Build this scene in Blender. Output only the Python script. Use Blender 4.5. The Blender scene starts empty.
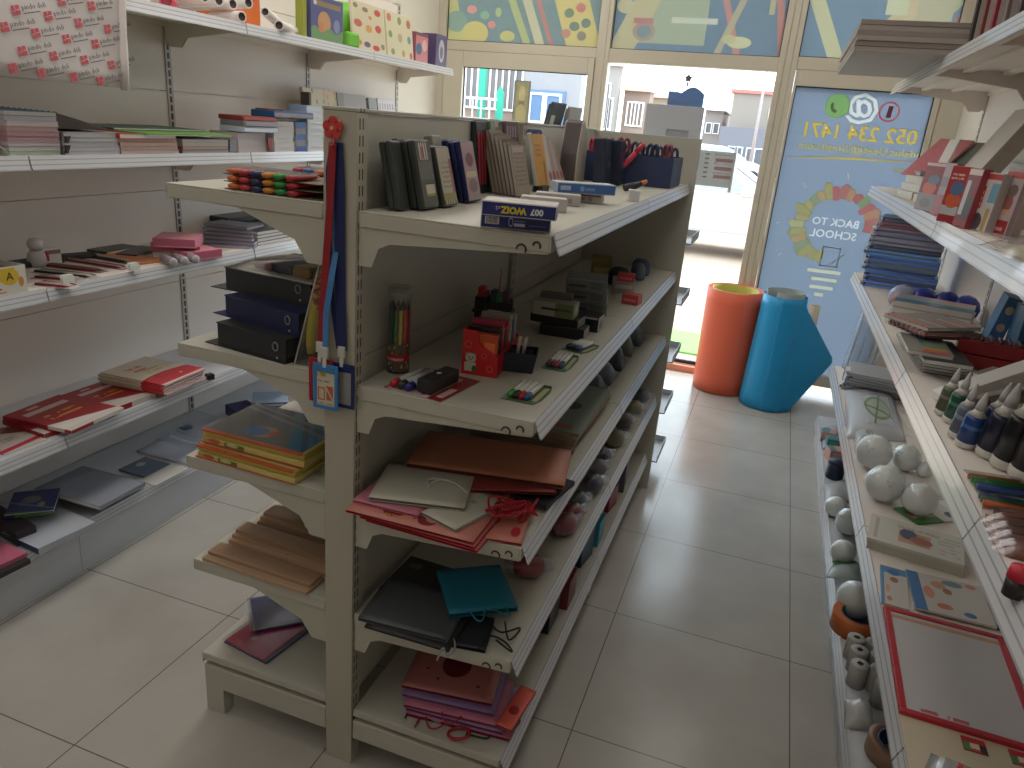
import bpy, math, random
from mathutils import Vector, Matrix, Euler
random.seed(7)
SC = bpy.context.scene
COL = SC.collection
R = math.radians
PI = math.pi

# ------------------------------------------------------------------ camera
CAMP = Vector((0.0, 0.0, 1.64))
FPX = 743.18
yaw, pit, rol = R(-18.1228), R(-19.43416), R(4.84739)
fw = Vector((math.sin(yaw)*math.cos(pit), math.cos(yaw)*math.cos(pit), math.sin(pit)))
r0 = Vector((math.cos(yaw), -math.sin(yaw), 0)); u0 = r0.cross(fw)
rt = r0*math.cos(rol) + u0*math.sin(rol)
up = -r0*math.sin(rol) + u0*math.cos(rol)
cd = bpy.data.cameras.new('camera'); cam = bpy.data.objects.new('camera', cd); COL.objects.link(cam)
cam.matrix_world = Matrix(((rt.x, up.x, -fw.x, CAMP.x), (rt.y, up.y, -fw.y, CAMP.y), (rt.z, up.z, -fw.z, CAMP.z), (0, 0, 0, 1)))
cd.sensor_width = 36; cd.sensor_fit = 'HORIZONTAL'; cd.lens = FPX/1024*36; cd.clip_start = 0.02; cd.clip_end = 500
SC.camera = cam

def ray(px, py):
    return rt*((px-512)/FPX) - up*((py-384)/FPX) + fw
def onz(px, py, z):
    d = ray(px, py); return CAMP + d*((z-CAMP.z)/d.z)
def onx(px, py, x):
    d = ray(px, py); return CAMP + d*((x-CAMP.x)/d.x)
def ony(px, py, y):
    d = ray(px, py); return CAMP + d*((y-CAMP.y)/d.y)

# ------------------------------------------------------------------ materials
def lin(c):
    if isinstance(c, str):
        c = c.lstrip('#'); c = tuple(int(c[i:i+2], 16) for i in (0, 2, 4))
    out = []
    for v in c[:3]:
        v = v/255.0
        out.append(v/12.92 if v <= 0.04045 else ((v+0.055)/1.055)**2.4)
    return (out[0], out[1], out[2], 1.0)

_M = {}
def mat(col, rough=0.5, metal=0.0, spec=0.5, trans=0.0, alpha=1.0, var=0.0, vscale=20, name=None):
    key = (str(col), rough, metal, spec, trans, alpha, var, vscale)
    if key in _M: return _M[key]
    m = bpy.data.materials.new(name or 'paint_%d' % len(_M)); m.use_nodes = True
    b = m.node_tree.nodes['Principled BSDF']
    b.inputs['Base Color'].default_value = lin(col)
    b.inputs['Roughness'].default_value = rough
    b.inputs['Metallic'].default_value = metal
    b.inputs['Specular IOR Level'].default_value = spec
    if trans: b.inputs['Transmission Weight'].default_value = trans
    if alpha < 1: b.inputs['Alpha'].default_value = alpha
    if var:
        nt = m.node_tree
        t = nt.nodes.new('ShaderNodeTexCoord'); n = nt.nodes.new('ShaderNodeTexNoise'); n.inputs['Scale'].default_value = vscale
        mp = nt.nodes.new('ShaderNodeMapRange'); mp.inputs[3].default_value = 1-var; mp.inputs[4].default_value = 1+var
        mx = nt.nodes.new('ShaderNodeMix'); mx.data_type = 'RGBA'; mx.blend_type = 'MULTIPLY'; mx.inputs[0].default_value = 1
        nt.links.new(t.outputs['Object'], n.inputs['Vector']); nt.links.new(n.outputs['Fac'], mp.inputs[0])
        mx.inputs[6].default_value = lin(col); nt.links.new(mp.outputs[0], mx.inputs[7])
        nt.links.new(mx.outputs[2], b.inputs['Base Color'])
    _M[key] = m
    return m

class NT:
    """tiny helper to write a procedural printed pattern on local (object) coordinates"""
    def __init__(s, name, rough=0.45):
        s.m = bpy.data.materials.new(name); s.m.use_nodes = True
        s.nt = s.m.node_tree; s.b = s.nt.nodes['Principled BSDF']; s.b.inputs['Roughness'].default_value = rough
        s.tc = s.nt.nodes.new('ShaderNodeTexCoord')
        s.sep = s.nt.nodes.new('ShaderNodeSeparateXYZ'); s.nt.links.new(s.tc.outputs['Generated'], s.sep.inputs[0])
        s.col = None
    def v(s, x):
        return x
    def math(s, op, a, b=None):
        n = s.nt.nodes.new('ShaderNodeMath'); n.operation = op
        for i, q in enumerate((a, b)):
            if q is None: continue
            if isinstance(q, (int, float)): n.inputs[i].default_value = q
            else: s.nt.links.new(q, n.inputs[i])
        return n.outputs[0]
    def rng(s, c, lo, hi):
        return s.math('MULTIPLY', s.math('GREATER_THAN', c, lo), s.math('LESS_THAN', c, hi))
    def base(s, c):
        n = s.nt.nodes.new('ShaderNodeRGB'); n.outputs[0].default_value = lin(c); s.col = n.outputs[0]
    def over(s, fac, c):
        n = s.nt.nodes.new('ShaderNodeMix'); n.data_type = 'RGBA'; s.nt.links.new(fac, n.inputs[0]); s.nt.links.new(s.col, n.inputs[6])
        if isinstance(c, (str, tuple)): n.inputs[7].default_value = lin(c)
        else: s.nt.links.new(c, n.inputs[7])
        s.col = n.outputs[2]
    def axis(s, a): return s.sep.outputs['XYZ'.index(a)]
    def noise(s, scale, kind='noise', rnd=0.0, stretch=None, coord='Generated'):
        src = s.tc.outputs[coord]
        if stretch:
            mp = s.nt.nodes.new('ShaderNodeMapping'); mp.inputs['Scale'].default_value = stretch; mp.inputs['Location'].default_value = (rnd, rnd*0.7, rnd*1.3); s.nt.links.new(src, mp.inputs[0]); src = mp.outputs[0]
        if kind == 'noise':
            n = s.nt.nodes.new('ShaderNodeTexNoise')
        else:
            n = s.nt.nodes.new('ShaderNodeTexVoronoi')
        n.inputs['Scale'].default_value = scale; s.nt.links.new(src, n.inputs['Vector'])
        return n
    def done(s):
        s.nt.links.new(s.col, s.b.inputs['Base Color']); return s.m

_P = {}
def printed(base, shapes=(), ax='XY', rough=0.4, scatter=None, name=None):
    """printed card: base colour, then rects ('r',u0,u1,v0,v1,col), discs ('c',u,v,ru,rv,col), lines of type ('t',u0,u1,v0,v1,n,col), scatter=(scale, thr, cols, stretch)"""
    key = (str(base), str(shapes), ax, rough, str(scatter))
    if key in _P: return _P[key]
    p = NT(name or 'print_%d' % len(_P), rough); p.base(base)
    U, V = p.axis(ax[0]), p.axis(ax[1])
    if scatter:
        sc, thr, cols, st = scatter[:4]; reg = scatter[4] if len(scatter) > 4 else None
        n = p.noise(sc, 'voronoi', 0.37*len(_P), st)
        ramp = p.nt.nodes.new('ShaderNodeValToRGB'); ramp.color_ramp.interpolation = 'CONSTANT'
        sr = p.nt.nodes.new('ShaderNodeSeparateColor'); p.nt.links.new(n.outputs['Color'], sr.inputs[0]); p.nt.links.new(sr.outputs[0], ramp.inputs[0])
        el = ramp.color_ramp.elements
        while len(el) < len(cols): el.new(0.5)
        for i, c in enumerate(cols):
            el[i].position = i/len(cols)
        for i, c in enumerate(cols): el[i].color = lin(c)
        f = p.math('LESS_THAN', n.outputs['Distance'], thr)
        if reg: f = p.math('MULTIPLY', f, p.math('MULTIPLY', p.rng(U, reg[0], reg[1]), p.rng(V, reg[2], reg[3])))
        p.over(f, ramp.outputs[0])
    for s in shapes:
        if s[0] == 'r':
            p.over(p.math('MULTIPLY', p.rng(U, s[1], s[2]), p.rng(V, s[3], s[4])), s[5])
        elif s[0] == 'c':
            du = p.math('DIVIDE', p.math('SUBTRACT', U, s[1]), s[3]); dv = p.math('DIVIDE', p.math('SUBTRACT', V, s[2]), s[4])
            d = p.math('ADD', p.math('MULTIPLY', du, du), p.math('MULTIPLY', dv, dv))
            p.over(p.math('LESS_THAN', d, 1.0), s[5])
        elif s[0] == 'w':   # wavy edge: everything v < v0 + amp*sin(f*u)
            sv = p.math('ADD', p.math('MULTIPLY', p.math('SINE', p.math('MULTIPLY', U, s[2])), s[3]), s[1])
            p.over(p.math('LESS_THAN', V, sv), s[4])
        elif s[0] == 'd':   # diagonal band a*u + b*v in lo..hi
            q = p.math('ADD', p.math('MULTIPLY', U, s[1]), p.math('MULTIPLY', V, s[2]))
            p.over(p.rng(q, s[3], s[4]), s[5])
        elif s[0] == 't':   # lines of small print
            n = p.noise(1.0, 'noise', 1.7*len(_P), (60*s[7] if len(s) > 7 else 60, 60*(s[7] if len(s) > 7 else 1), 60))
            fr = p.math('FRACT', p.math('MULTIPLY', p.math('SUBTRACT', V, s[3]), s[5]/max(1e-6, s[4]-s[3])))
            f = p.math('MULTIPLY', p.math('MULTIPLY', p.rng(U, s[1], s[2]), p.rng(V, s[3], s[4])), p.math('LESS_THAN', fr, 0.5))
            f = p.math('MULTIPLY', f, p.math('GREATER_THAN', n.outputs['Fac'], 0.46))
            p.over(f, s[6])
        elif s[0] == 'b':   # bars across U (count)
            fr = p.math('FRACT', p.math('MULTIPLY', p.math('SUBTRACT', U, s[1]), s[5]/max(1e-6, s[2]-s[1])))
            f = p.math('MULTIPLY', p.math('MULTIPLY', p.rng(U, s[1], s[2]), p.rng(V, s[3], s[4])), p.math('LESS_THAN', fr, 0.5))
            p.over(f, s[6])
    m = p.done(); _P[key] = m
    return m

def stripes(a, b, count, ax='Z', rough=0.6, name=None):
    """page edges: count fine lines along an axis"""
    key = ('stripes', str(a), str(b), count, ax)
    if key in _P: return _P[key]
    p = NT(name or 'page_edges_%d' % len(_P), rough); p.base(a)
    fr = p.math('FRACT', p.math('MULTIPLY', p.axis(ax), count))
    p.over(p.math('LESS_THAN', fr, 0.4), b)
    m = p.done(); _P[key] = m
    return m

def clear_film(tint=(235, 238, 240), gloss=0.35, name='clear_film', rough=0.12):
    """clear plastic: mostly see-through, with a soft sheen"""
    key = ('film', str(tint), gloss, rough)
    if key in _P: return _P[key]
    m = bpy.data.materials.new(name); m.use_nodes = True; nt = m.node_tree; nt.nodes.clear()
    o = nt.nodes.new('ShaderNodeOutputMaterial'); t = nt.nodes.new('ShaderNodeBsdfTransparent'); t.inputs[0].default_value = lin(tint)
    g = nt.nodes.new('ShaderNodeBsdfGlossy'); g.inputs['Roughness'].default_value = rough; g.inputs['Color'].default_value = (0.9, 0.92, 0.95, 1)
    lw = nt.nodes.new('ShaderNodeLayerWeight'); lw.inputs[0].default_value = 0.25
    mr = nt.nodes.new('ShaderNodeMapRange'); mr.inputs[3].default_value = gloss*0.12; mr.inputs[4].default_value = min(1, gloss*1.3)
    nt.links.new(lw.outputs['Facing'], mr.inputs[0])
    x = nt.nodes.new('ShaderNodeMixShader'); nt.links.new(mr.outputs[0], x.inputs[0]); nt.links.new(t.outputs[0], x.inputs[1]); nt.links.new(g.outputs[0], x.inputs[2])
    nt.links.new(x.outputs[0], o.inputs[0]); _P[key] = m
    return m

def milky(tint, opacity, rough=0.3, name='milky_plastic'):
    """half clear plastic bag: part diffuse white, part clear"""
    key = ('milky', str(tint), opacity, rough)
    if key in _P: return _P[key]
    m = bpy.data.materials.new(name); m.use_nodes = True; nt = m.node_tree; b = nt.nodes['Principled BSDF']
    b.inputs['Base Color'].default_value = lin(tint); b.inputs['Roughness'].default_value = rough
    b.inputs['Alpha'].default_value = opacity
    _P[key] = m
    return m

# ------------------------------------------------------------------ mesh builder
class MB:
    def __init__(s): s.v = []; s.f = []; s.mi = []; s.m = 0; s.sm = []; s.smooth = False
    def add(s, vs, fs, M=None):
        o = len(s.v)
        for p in vs:
            p = Vector(p); s.v.append(M @ p if M is not None else p)
        for f in fs:
            s.f.append([i+o for i in f]); s.mi.append(s.m); s.sm.append(s.smooth)
        return s
    def box(s, x0, x1, y0, y1, z0, z1, M=None):
        return s.add([(x0, y0, z0), (x1, y0, z0), (x1, y1, z0), (x0, y1, z0), (x0, y0, z1), (x1, y0, z1), (x1, y1, z1), (x0, y1, z1)],
                     [(0, 3, 2, 1), (4, 5, 6, 7), (0, 1, 5, 4), (1, 2, 6, 5), (2, 3, 7, 6), (3, 0, 4, 7)], M)
    def prism(s, pts, a0, a1, axis='z', M=None):
        n = len(pts)
        def P(u, v, w):
            return {'z': (u, v, w), 'y': (u, w, v), 'x': (w, u, v)}[axis]
        vs = [P(u, v, a0) for u, v in pts] + [P(u, v, a1) for u, v in pts]
        fs = [tuple(range(n-1, -1, -1)), tuple(range(n, 2*n))] + [(i, (i+1) % n, n+(i+1) % n, n+i) for i in range(n)]
        if axis == 'y': fs = [f[::-1] for f in fs]
        return s.add(vs, fs, M)
    def tube(s, pts, r, n=6, closed=False, M=None, caps=True):
        pts = [Vector(p) for p in pts]; N = len(pts)
        rr = r if isinstance(r, (list, tuple)) else [r]*N
        vs = []; fs = []
        prev = None
        for i, p in enumerate(pts):
            if closed: t = pts[(i+1) % N] - pts[i-1]
            else: t = pts[min(i+1, N-1)] - pts[max(i-1, 0)]
            if t.length < 1e-9: t = Vector((0, 0, 1))
            t.normalize()
            if prev is None:
                a = Vector((0, 0, 1)) if abs(t.z) < 0.9 else Vector((1, 0, 0))
                nx = t.cross(a).normalized()
            else:
                nx = (prev - t*prev.dot(t))
                nx = nx.normalized() if nx.length > 1e-6 else t.orthogonal().normalized()
            prev = nx; ny = t.cross(nx)
            for k in range(n):
                a = 2*PI*k/n; vs.append(p + nx*(math.cos(a)*rr[i]) + ny*(math.sin(a)*rr[i]))
        rng = N if closed else N-1
        for i in range(rng):
            j = (i+1) % N
            for k in range(n):
                fs.append((i*n+k, i*n+(k+1) % n, j*n+(k+1) % n, j*n+k))
        if not closed and caps:
            fs.append(tuple(range(n-1, -1, -1))); fs.append(tuple((N-1)*n+k for k in range(n)))
        old = s.smooth; s.smooth = True; s.add(vs, fs, M); s.smooth = old
        return s
    def cyl(s, c, r, h, n=20, r2=None, M=None, axis='z'):
        r2 = r if r2 is None else r2
        c = Vector(c); ax = {'z': (Vector((1, 0, 0)), Vector((0, 1, 0)), Vector((0, 0, 1))), 'y': (Vector((0, 0, 1)), Vector((1, 0, 0)), Vector((0, 1, 0))), 'x': (Vector((0, 1, 0)), Vector((0, 0, 1)), Vector((1, 0, 0)))}[axis]
        vs = []
        for hh, rd in ((0, r), (h, r2)):
            for k in range(n):
                a = 2*PI*k/n; vs.append(c + ax[0]*(rd*math.cos(a)) + ax[1]*(rd*math.sin(a)) + ax[2]*hh)
        old = s.smooth
        s.smooth = False; s.add(vs, [tuple(range(n-1, -1, -1)), tuple(range(n, 2*n))], M)
        s.smooth = True; s.add(vs, [(k, (k+1) % n, n+(k+1) % n, n+k) for k in range(n)], M); s.smooth = old
        return s
    def lathe(s, prof, c=(0, 0, 0), n=24, M=None, caps=True):
        c = Vector(c); vs = []; fs = []
        for r, z in prof:
            for k in range(n):
                a = 2*PI*k/n; vs.append(c + Vector((r*math.cos(a), r*math.sin(a), z)))
        for i in range(len(prof)-1):
            for k in range(n): fs.append((i*n+k, i*n+(k+1) % n, (i+1)*n+(k+1) % n, (i+1)*n+k))
        if caps:
            fs.append(tuple(range(n-1, -1, -1))); fs.append(tuple((len(prof)-1)*n+k for k in range(n)))
        old = s.smooth; s.smooth = True; s.add(vs, fs, M); s.smooth = old
        return s
    def grid(s, fn, nu, nv, M=None, thick=0.0):
        vs = [fn(i/nu, j/nv) for j in range(nv+1) for i in range(nu+1)]
        fs = [(j*(nu+1)+i, j*(nu+1)+i+1, (j+1)*(nu+1)+i+1, (j+1)*(nu+1)+i) for j in range(nv) for i in range(nu)]
        old = s.smooth; s.smooth = True; s.add(vs, fs, M); s.smooth = old
        return s
    def build(s, name, mats, parent=None, loc=None, rot=None, bevel=0.0, solid=0.0, mesh_only=False):
        me = bpy.data.meshes.new(name)
        me.from_pydata([tuple(v) for v in s.v], [], s.f)
        if not isinstance(mats, (list, tuple)): mats = [mats]
        for m in mats: me.materials.append(m)
        me.polygons.foreach_set('material_index', s.mi); me.polygons.foreach_set('use_smooth', s.sm)
        me.update()
        if mesh_only: return me
        return link_mesh(name, me, parent, loc, rot, bevel, solid)

def link_mesh(name, me, parent=None, loc=None, rot=None, bevel=0.0, solid=0.0):
    o = bpy.data.objects.new(name, me); COL.objects.link(o)
    if parent is not None: o.parent = parent
    if loc is not None: o.location = loc
    if rot is not None: o.rotation_euler = rot
    if solid:
        md = o.modifiers.new('shell', 'SOLIDIFY'); md.thickness = solid; md.offset = 0
    if bevel:
        md = o.modifiers.new('edge', 'BEVEL'); md.width = bevel; md.segments = 2; md.limit_method = 'ANGLE'; md.angle_limit = R(40)
    return o

def tag(o, label=None, cat=None, group=None, kind=None):
    if label: o['label'] = label
    if cat: o['category'] = cat
    if group: o['group'] = group
    if kind: o['kind'] = kind
    return o
def thing(name, label, cat, loc=(0, 0, 0), rz=0.0, group=None, rot=None, kind=None):
    o = bpy.data.objects.new(name, None); COL.objects.link(o); o.empty_display_size = 0.05
    o.location = loc; o.rotation_euler = rot if rot is not None else (0, 0, rz)
    return tag(o, label, cat, group, kind)
KIDS = {}
def copy_tree(o, parent=None):
    c = o.copy(); COL.objects.link(c)
    if parent is not None: c.parent = parent
    for ch in o.children: copy_tree(ch, c)
    return c
def struct(o):
    o['kind'] = 'structure'; return o
def text_mesh(name, s, size, material, parent, M, align='CENTER', bold=0.0, extrude=0.0004, mirror=False, sx=1.0):
    """lettering as real mesh: lies in the local xy plane of M"""
    cu = bpy.data.curves.new(name, 'FONT'); cu.body = s; cu.size = size; cu.align_x = align; cu.align_y = 'CENTER'; cu.extrude = extrude; cu.offset = bold; cu.resolution_u = 2
    t = bpy.data.objects.new(name+'_tmp', cu); COL.objects.link(t)
    dg = bpy.context.evaluated_depsgraph_get()
    me = bpy.data.meshes.new_from_object(t.evaluated_get(dg)); me.name = name
    bpy.data.objects.remove(t)
    S = Matrix.Diagonal((-sx if mirror else sx, 1, 1, 1))
    me.transform(M @ S)
    if mirror: me.flip_normals()
    me.materials.clear(); me.materials.append(material)
    return link_mesh(name, me, parent)

ORD = ['topmost', 'second from the top', 'third from the top', 'fourth from the top', 'fifth from the top', 'sixth from the top', 'seventh from the top', 'eighth from the top', 'ninth from the top', 'tenth from the top', 'eleventh from the top', 'twelfth from the top', 'thirteenth from the top', 'fourteenth from the top', 'fifteenth from the top', 'sixteenth from the top', 'seventeenth from the top', 'eighteenth from the top', 'nineteenth from the top', 'twentieth from the top']
def nth(i, n):
    """i counts from the bottom, n in the stack"""
    if n == 1: return 'single'
    if i == 0: return 'lowest'
    return ORD[n-1-i]
SEQ = ['first', 'second', 'third', 'fourth', 'fifth', 'sixth', 'seventh', 'eighth', 'ninth', 'tenth', 'eleventh', 'twelfth', 'thirteenth', 'fourteenth', 'fifteenth', 'sixteenth']

SC.view_settings.view_transform = 'Standard'; SC.view_settings.look = 'None'; SC.view_settings.gamma = 1.0
SC.view_settings.use_curve_mapping = False
SC.view_settings.exposure = 0.5
ORD = ['topmost', 'second down', 'third down', 'fourth down', 'fifth down', 'sixth down', 'seventh down', 'eighth down', 'ninth down', 'tenth down', 'eleventh down', 'twelfth down', 'thirteenth down', 'fourteenth down', 'fifteenth down', 'sixteenth down']
# ------------------------------------------------------------------ room shell
XLW, XRW, YS, YB, ZC = -2.56, 0.93, 5.40, -2.2, 2.95
def floor_mat():
    m = bpy.data.materials.new('ceramic_floor_tiles'); m.use_nodes = True; nt = m.node_tree; b = nt.nodes['Principled BSDF']
    tc = nt.nodes.new('ShaderNodeTexCoord'); sp = nt.nodes.new('ShaderNodeSeparateXYZ'); nt.links.new(tc.outputs['Object'], sp.inputs[0])
    def M(op, a, c=None):
        n = nt.nodes.new('ShaderNodeMath'); n.operation = op
        for i, q in enumerate((a, c)):
            if q is None: continue
            if isinstance(q, (int, float)): n.inputs[i].default_value = q
            else: nt.links.new(q, n.inputs[i])
        return n.outputs[0]
    lines = []
    for ax, off in ((0, -0.288), (1, 1.69)):
        f = M('FRACT', M('DIVIDE', M('SUBTRACT', sp.outputs[ax], off-60+0.002), 0.6)); lines.append(M('LESS_THAN', f, 0.0055))
    g = M('MAXIMUM', lines[0], lines[1])
    n1 = nt.nodes.new('ShaderNodeTexNoise'); n1.inputs['Scale'].default_value = 3.5; nt.links.new(tc.outputs['Object'], n1.inputs['Vector']); n1.inputs['Detail'].default_value = 5
    rp = nt.nodes.new('ShaderNodeValToRGB'); rp.color_ramp.elements[0].color = lin((176, 171, 162)); rp.color_ramp.elements[1].color = lin((190, 186, 178))
    rp.color_ramp.elements[0].position = 0.3; rp.color_ramp.elements[1].position = 0.7
    nt.links.new(n1.outputs['Fac'], rp.inputs[0])
    mx = nt.nodes.new('ShaderNodeMix'); mx.data_type = 'RGBA'; nt.links.new(g, mx.inputs[0]); nt.links.new(rp.outputs[0], mx.inputs[6]); mx.inputs[7].default_value = lin((104, 98, 92))
    nt.links.new(mx.outputs[2], b.inputs['Base Color'])
    n2 = nt.nodes.new('ShaderNodeTexNoise'); n2.inputs['Scale'].default_value = 9; nt.links.new(tc.outputs['Object'], n2.inputs['Vector'])
    mr = nt.nodes.new('ShaderNodeMapRange'); mr.inputs[3].default_value = 0.14; mr.inputs[4].default_value = 0.26; nt.links.new(n2.outputs['Fac'], mr.inputs[0]); nt.links.new(mr.outputs[0], b.inputs['Roughness'])
    return m
struct(MB().box(XLW-0.1, XRW+0.1, YB, YS+0.1, -0.06, 0).build('floor', floor_mat()))
wall_paint = mat((226, 220, 208), 0.7, var=0.02, vscale=4)
struct(MB().box(XLW-0.12, XLW, YB, YS+0.1, 0, ZC).build('wall_left', wall_paint))
struct(MB().box(XRW, XRW+0.12, YB, YS+0.1, 0, ZC).build('wall_right', wall_paint))
struct(MB().box(XLW-0.1, XRW+0.1, YB-0.1, YB, 0, ZC).build('wall_back', wall_paint))
struct(MB().box(XLW-0.1, XRW+0.1, YB, YS+0.1, ZC, ZC+0.08).build('ceiling', mat((235, 233, 228), 0.8)))

alu = mat((204, 196, 178), 0.42, var=0.015, vscale=6, name='cream_aluminium')
gasket = mat((40, 40, 42), 0.7)
glass = clear_film((250, 252, 252), 0.10, 'window_glass', 0.02)

def film_from(m0, trans=0.6, pale=0.5):
    """printed vinyl on glass: scatters part of the daylight through itself"""
    m = m0.copy(); nt = m.node_tree; b = nt.nodes['Principled BSDF']; out = [n for n in nt.nodes if n.type == 'OUTPUT_MATERIAL'][0]
    tl = nt.nodes.new('ShaderNodeBsdfTranslucent'); mx = nt.nodes.new('ShaderNodeMixShader'); mx.inputs[0].default_value = trans
    wash = nt.nodes.new('ShaderNodeMix'); wash.data_type = 'RGBA'; wash.inputs[0].default_value = pale; wash.inputs[7].default_value = lin((160, 166, 168))
    if b.inputs['Base Color'].is_linked: nt.links.new(b.inputs['Base Color'].links[0].from_socket, wash.inputs[6])
    else: wash.inputs[6].default_value = b.inputs['Base Color'].default_value
    nt.links.new(wash.outputs[2], b.inputs['Base Color']); nt.links.new(wash.outputs[2], tl.inputs[0])
    nt.links.new(b.outputs[0], mx.inputs[1]); nt.links.new(tl.outputs[0], mx.inputs[2]); nt.links.new(mx.outputs[0], out.inputs[0])
    return m

XA, XB2, XC, XD = -2.50, -1.365, -0.172, -0.058      # mullion positions from the left
XM = -1.275                                         # left side of the doorway
GZ0, GZ1, TZ0 = 2.07, 2.155, 2.155
# storefront frame members
struct(MB().box(XLW, XA, YS, YS+0.08, 0, ZC).build('trim_1', alu, bevel=0.003))
f = MB().box(XB2, XM-0.03, YS, YS+0.08, 0, ZC); f.box(XM-0.028, XM, YS-0.006, YS+0.08, 0, ZC); f.box(XB2+0.002, XM-0.002, YS+0.004, YS+0.076, 0.001, ZC-0.001); struct(f.build('trim_2', alu, bevel=0.003))
f = MB().box(XC, XC+0.038, YS-0.004, YS+0.08, 0, ZC); f.box(XC+0.041, XC+0.08, YS, YS+0.08, 0, ZC); f.box(XC+0.083, XD, YS-0.006, YS+0.08, 0, ZC); f.box(XC+0.002, XD-0.002, YS+0.004, YS+0.076, 0.001, ZC-0.001)
struct(f.build('trim_3', alu, bevel=0.003))
struct(MB().box(0.80, XRW, YS, YS+0.08, 0, ZC).build('trim_4', alu, bevel=0.003))
struct(MB().box(XA, XB2, YS+0.001, YS+0.079, GZ0+0.02, GZ1).build('trim_5', alu, bevel=0.003))
struct(MB().box(XM, XC, YS-0.003, YS+0.079, GZ0, GZ1).build('trim_6', alu, bevel=0.003))
struct(MB().box(XD, 0.80, YS+0.001, YS+0.079, GZ0+0.02, GZ1+0.01).build('trim_7', alu, bevel=0.003))
struct(MB().box(XLW, XRW, YS+0.005, YS+0.075, 2.74, ZC).build('trim_8', alu))
struct(MB().box(XM, XC, YS-0.03, YS+0.10, 0.0, 0.045).build('trim_9', mat((214, 150, 120), 0.5), bevel=0.003))   # doorway sill

# window left of the door: sash with clear glass and two hanging printed strips
w = struct(thing('window_1', 'cream framed clear window left of the shop door', 'window', (0, 0, 0)))
wx0, wx1, wz0, wz1 = -2.345, -1.41, 0.25, 1.985
f = MB()
for a in ((XA+0.004, wx0), (wx1, XB2-0.002)): f.box(a[0], a[1], YS-0.012, YS+0.05, 0.12, GZ0+0.018)
f.box(wx0, wx1, YS-0.012, YS+0.05, wz1, GZ0+0.018); f.box(wx0, wx1, YS-0.012, YS+0.05, 0.12, wz0)
f.build('frame', alu, w, bevel=0.004)
g = MB()
for a in ((wx0, wx0+0.006, wz0, wz1), (wx1-0.006, wx1, wz0, wz1), (wx0, wx1, wz1-0.006, wz1)): g.box(a[0], a[1], YS+0.02, YS+0.03, a[2], a[3])
g.build('gasket', gasket, w)
MB().box(wx0, wx1, YS+0.022, YS+0.026, wz0, wz1).build('pane', glass, w)
struct(MB().box(XA, XB2, YS, YS+0.08, 0, 0.118).build('trim_10', alu))
st = film_from(printed((150, 150, 130), [('r', 0.12, 0.88, 0.03, 0.97, (196, 180, 112)), ('c', 0.5, 0.74, 0.2, 0.17, (232, 216, 150)), ('r', 0.34, 0.66, 0.36, 0.62, (150, 128, 84)), ('c', 0.5, 0.36, 0.3, 0.2, (226, 208, 140)), ('r', 0.3, 0.7, 0.06, 0.14, (140, 128, 100))], 'XZ'), 0.45)
pa, pb = ony(514, 80, YS), ony(527, 125, YS)
tag(MB().box(pa.x, pb.x, YS-0.0125+0.03, YS+0.0205, pb.z-0.06, pa.z).build('window_sticker', st), 'tall yellow and grey sticker strip on the clear window', 'sticker')

# transom films
def teal_print(base, i, shapes, sc):
    return film_from(printed(base, shapes, 'XZ', 0.4, sc, 'transom_print_%d' % i), 0.85, 0.58)
t1 = teal_print((124, 140, 132), 1, [
    ('d', 1.0, 0.16, 0.0, 0.13, (206, 190, 110)), ('c', 0.06, 0.22, 0.07, 0.12, (142, 160, 128)), ('c', 0.19, 0.1, 0.09, 0.13, (212, 190, 92)),
    ('r', 0.22, 0.42, 0.52, 0.62, (214, 120, 108)), ('c', 0.16, 0.36, 0.035, 0.045, (222, 150, 130)), ('c', 0.25, 0.30, 0.03, 0.045, (150, 180, 140)), ('c', 0.30, 0.2, 0.028, 0.04, (222, 140, 120)), ('c', 0.34, 0.34, 0.02, 0.05, (180, 190, 110)),
    ('d', 1.0, 0.22, 0.60, 0.66, (206, 192, 150)), ('d', 1.0, 0.22, 0.69, 0.72, (200, 120, 100)), ('d', 1.0, 0.25, 0.52, 0.57, (188, 184, 110)),
    ('c', 0.41, 0.08, 0.05, 0.06, (206, 190, 96)), ('d', 1.0, 0.2, 0.80, 1.02, (214, 190, 100)), ('c', 0.80, 0.36, 0.03, 0.05, (120, 136, 84)), ('c', 0.87, 0.42, 0.03, 0.05, (204, 110, 80)), ('c', 0.84, 0.22, 0.032, 0.05, (120, 126, 88)), ('c', 0.91, 0.26, 0.03, 0.05, (110, 130, 96)), ('c', 0.79, 0.14, 0.03, 0.05, (196, 130, 90)), ('c', 0.89, 0.12, 0.03, 0.05, (150, 124, 84)), ('c', 0.86, 0.58, 0.035, 0.05, (120, 132, 90)),
    ], None)
t2 = teal_print((104, 124, 140), 2, [
    ('r', 0.14, 0.56, 0.08, 0.99, (172, 172, 140)), ('r', 0.35, 0.62, 0.30, 0.36, (204, 200, 176)), ('d', 1.0, -0.25, -0.02, 0.14, (196, 180, 132)), ('c', 0.19, 0.20, 0.07, 0.1, (178, 140, 110)), ('c', 0.19, 0.20, 0.045, 0.065, (128, 142, 138)), ('r', 0.12, 0.24, 0.28, 0.34, (188, 108, 96)), ('c', 0.06, 0.46, 0.05, 0.08, (200, 184, 140)),
    ('d', 1.0, 0.2, 0.74, 0.78, (196, 130, 110)), ('d', 1.0, -0.2, 0.62, 0.66, (186, 168, 128)), ('c', 0.76, 0.13, 0.07, 0.06, (206, 198, 150)), ('c', 0.70, 0.16, 0.04, 0.045, (198, 188, 130)), ('d', 1.0, 0.1, 0.99, 1.03, (196, 120, 106)), ('r', 0.90, 0.93, 0.42, 0.9, (190, 174, 120)),
    ], None)
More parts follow.
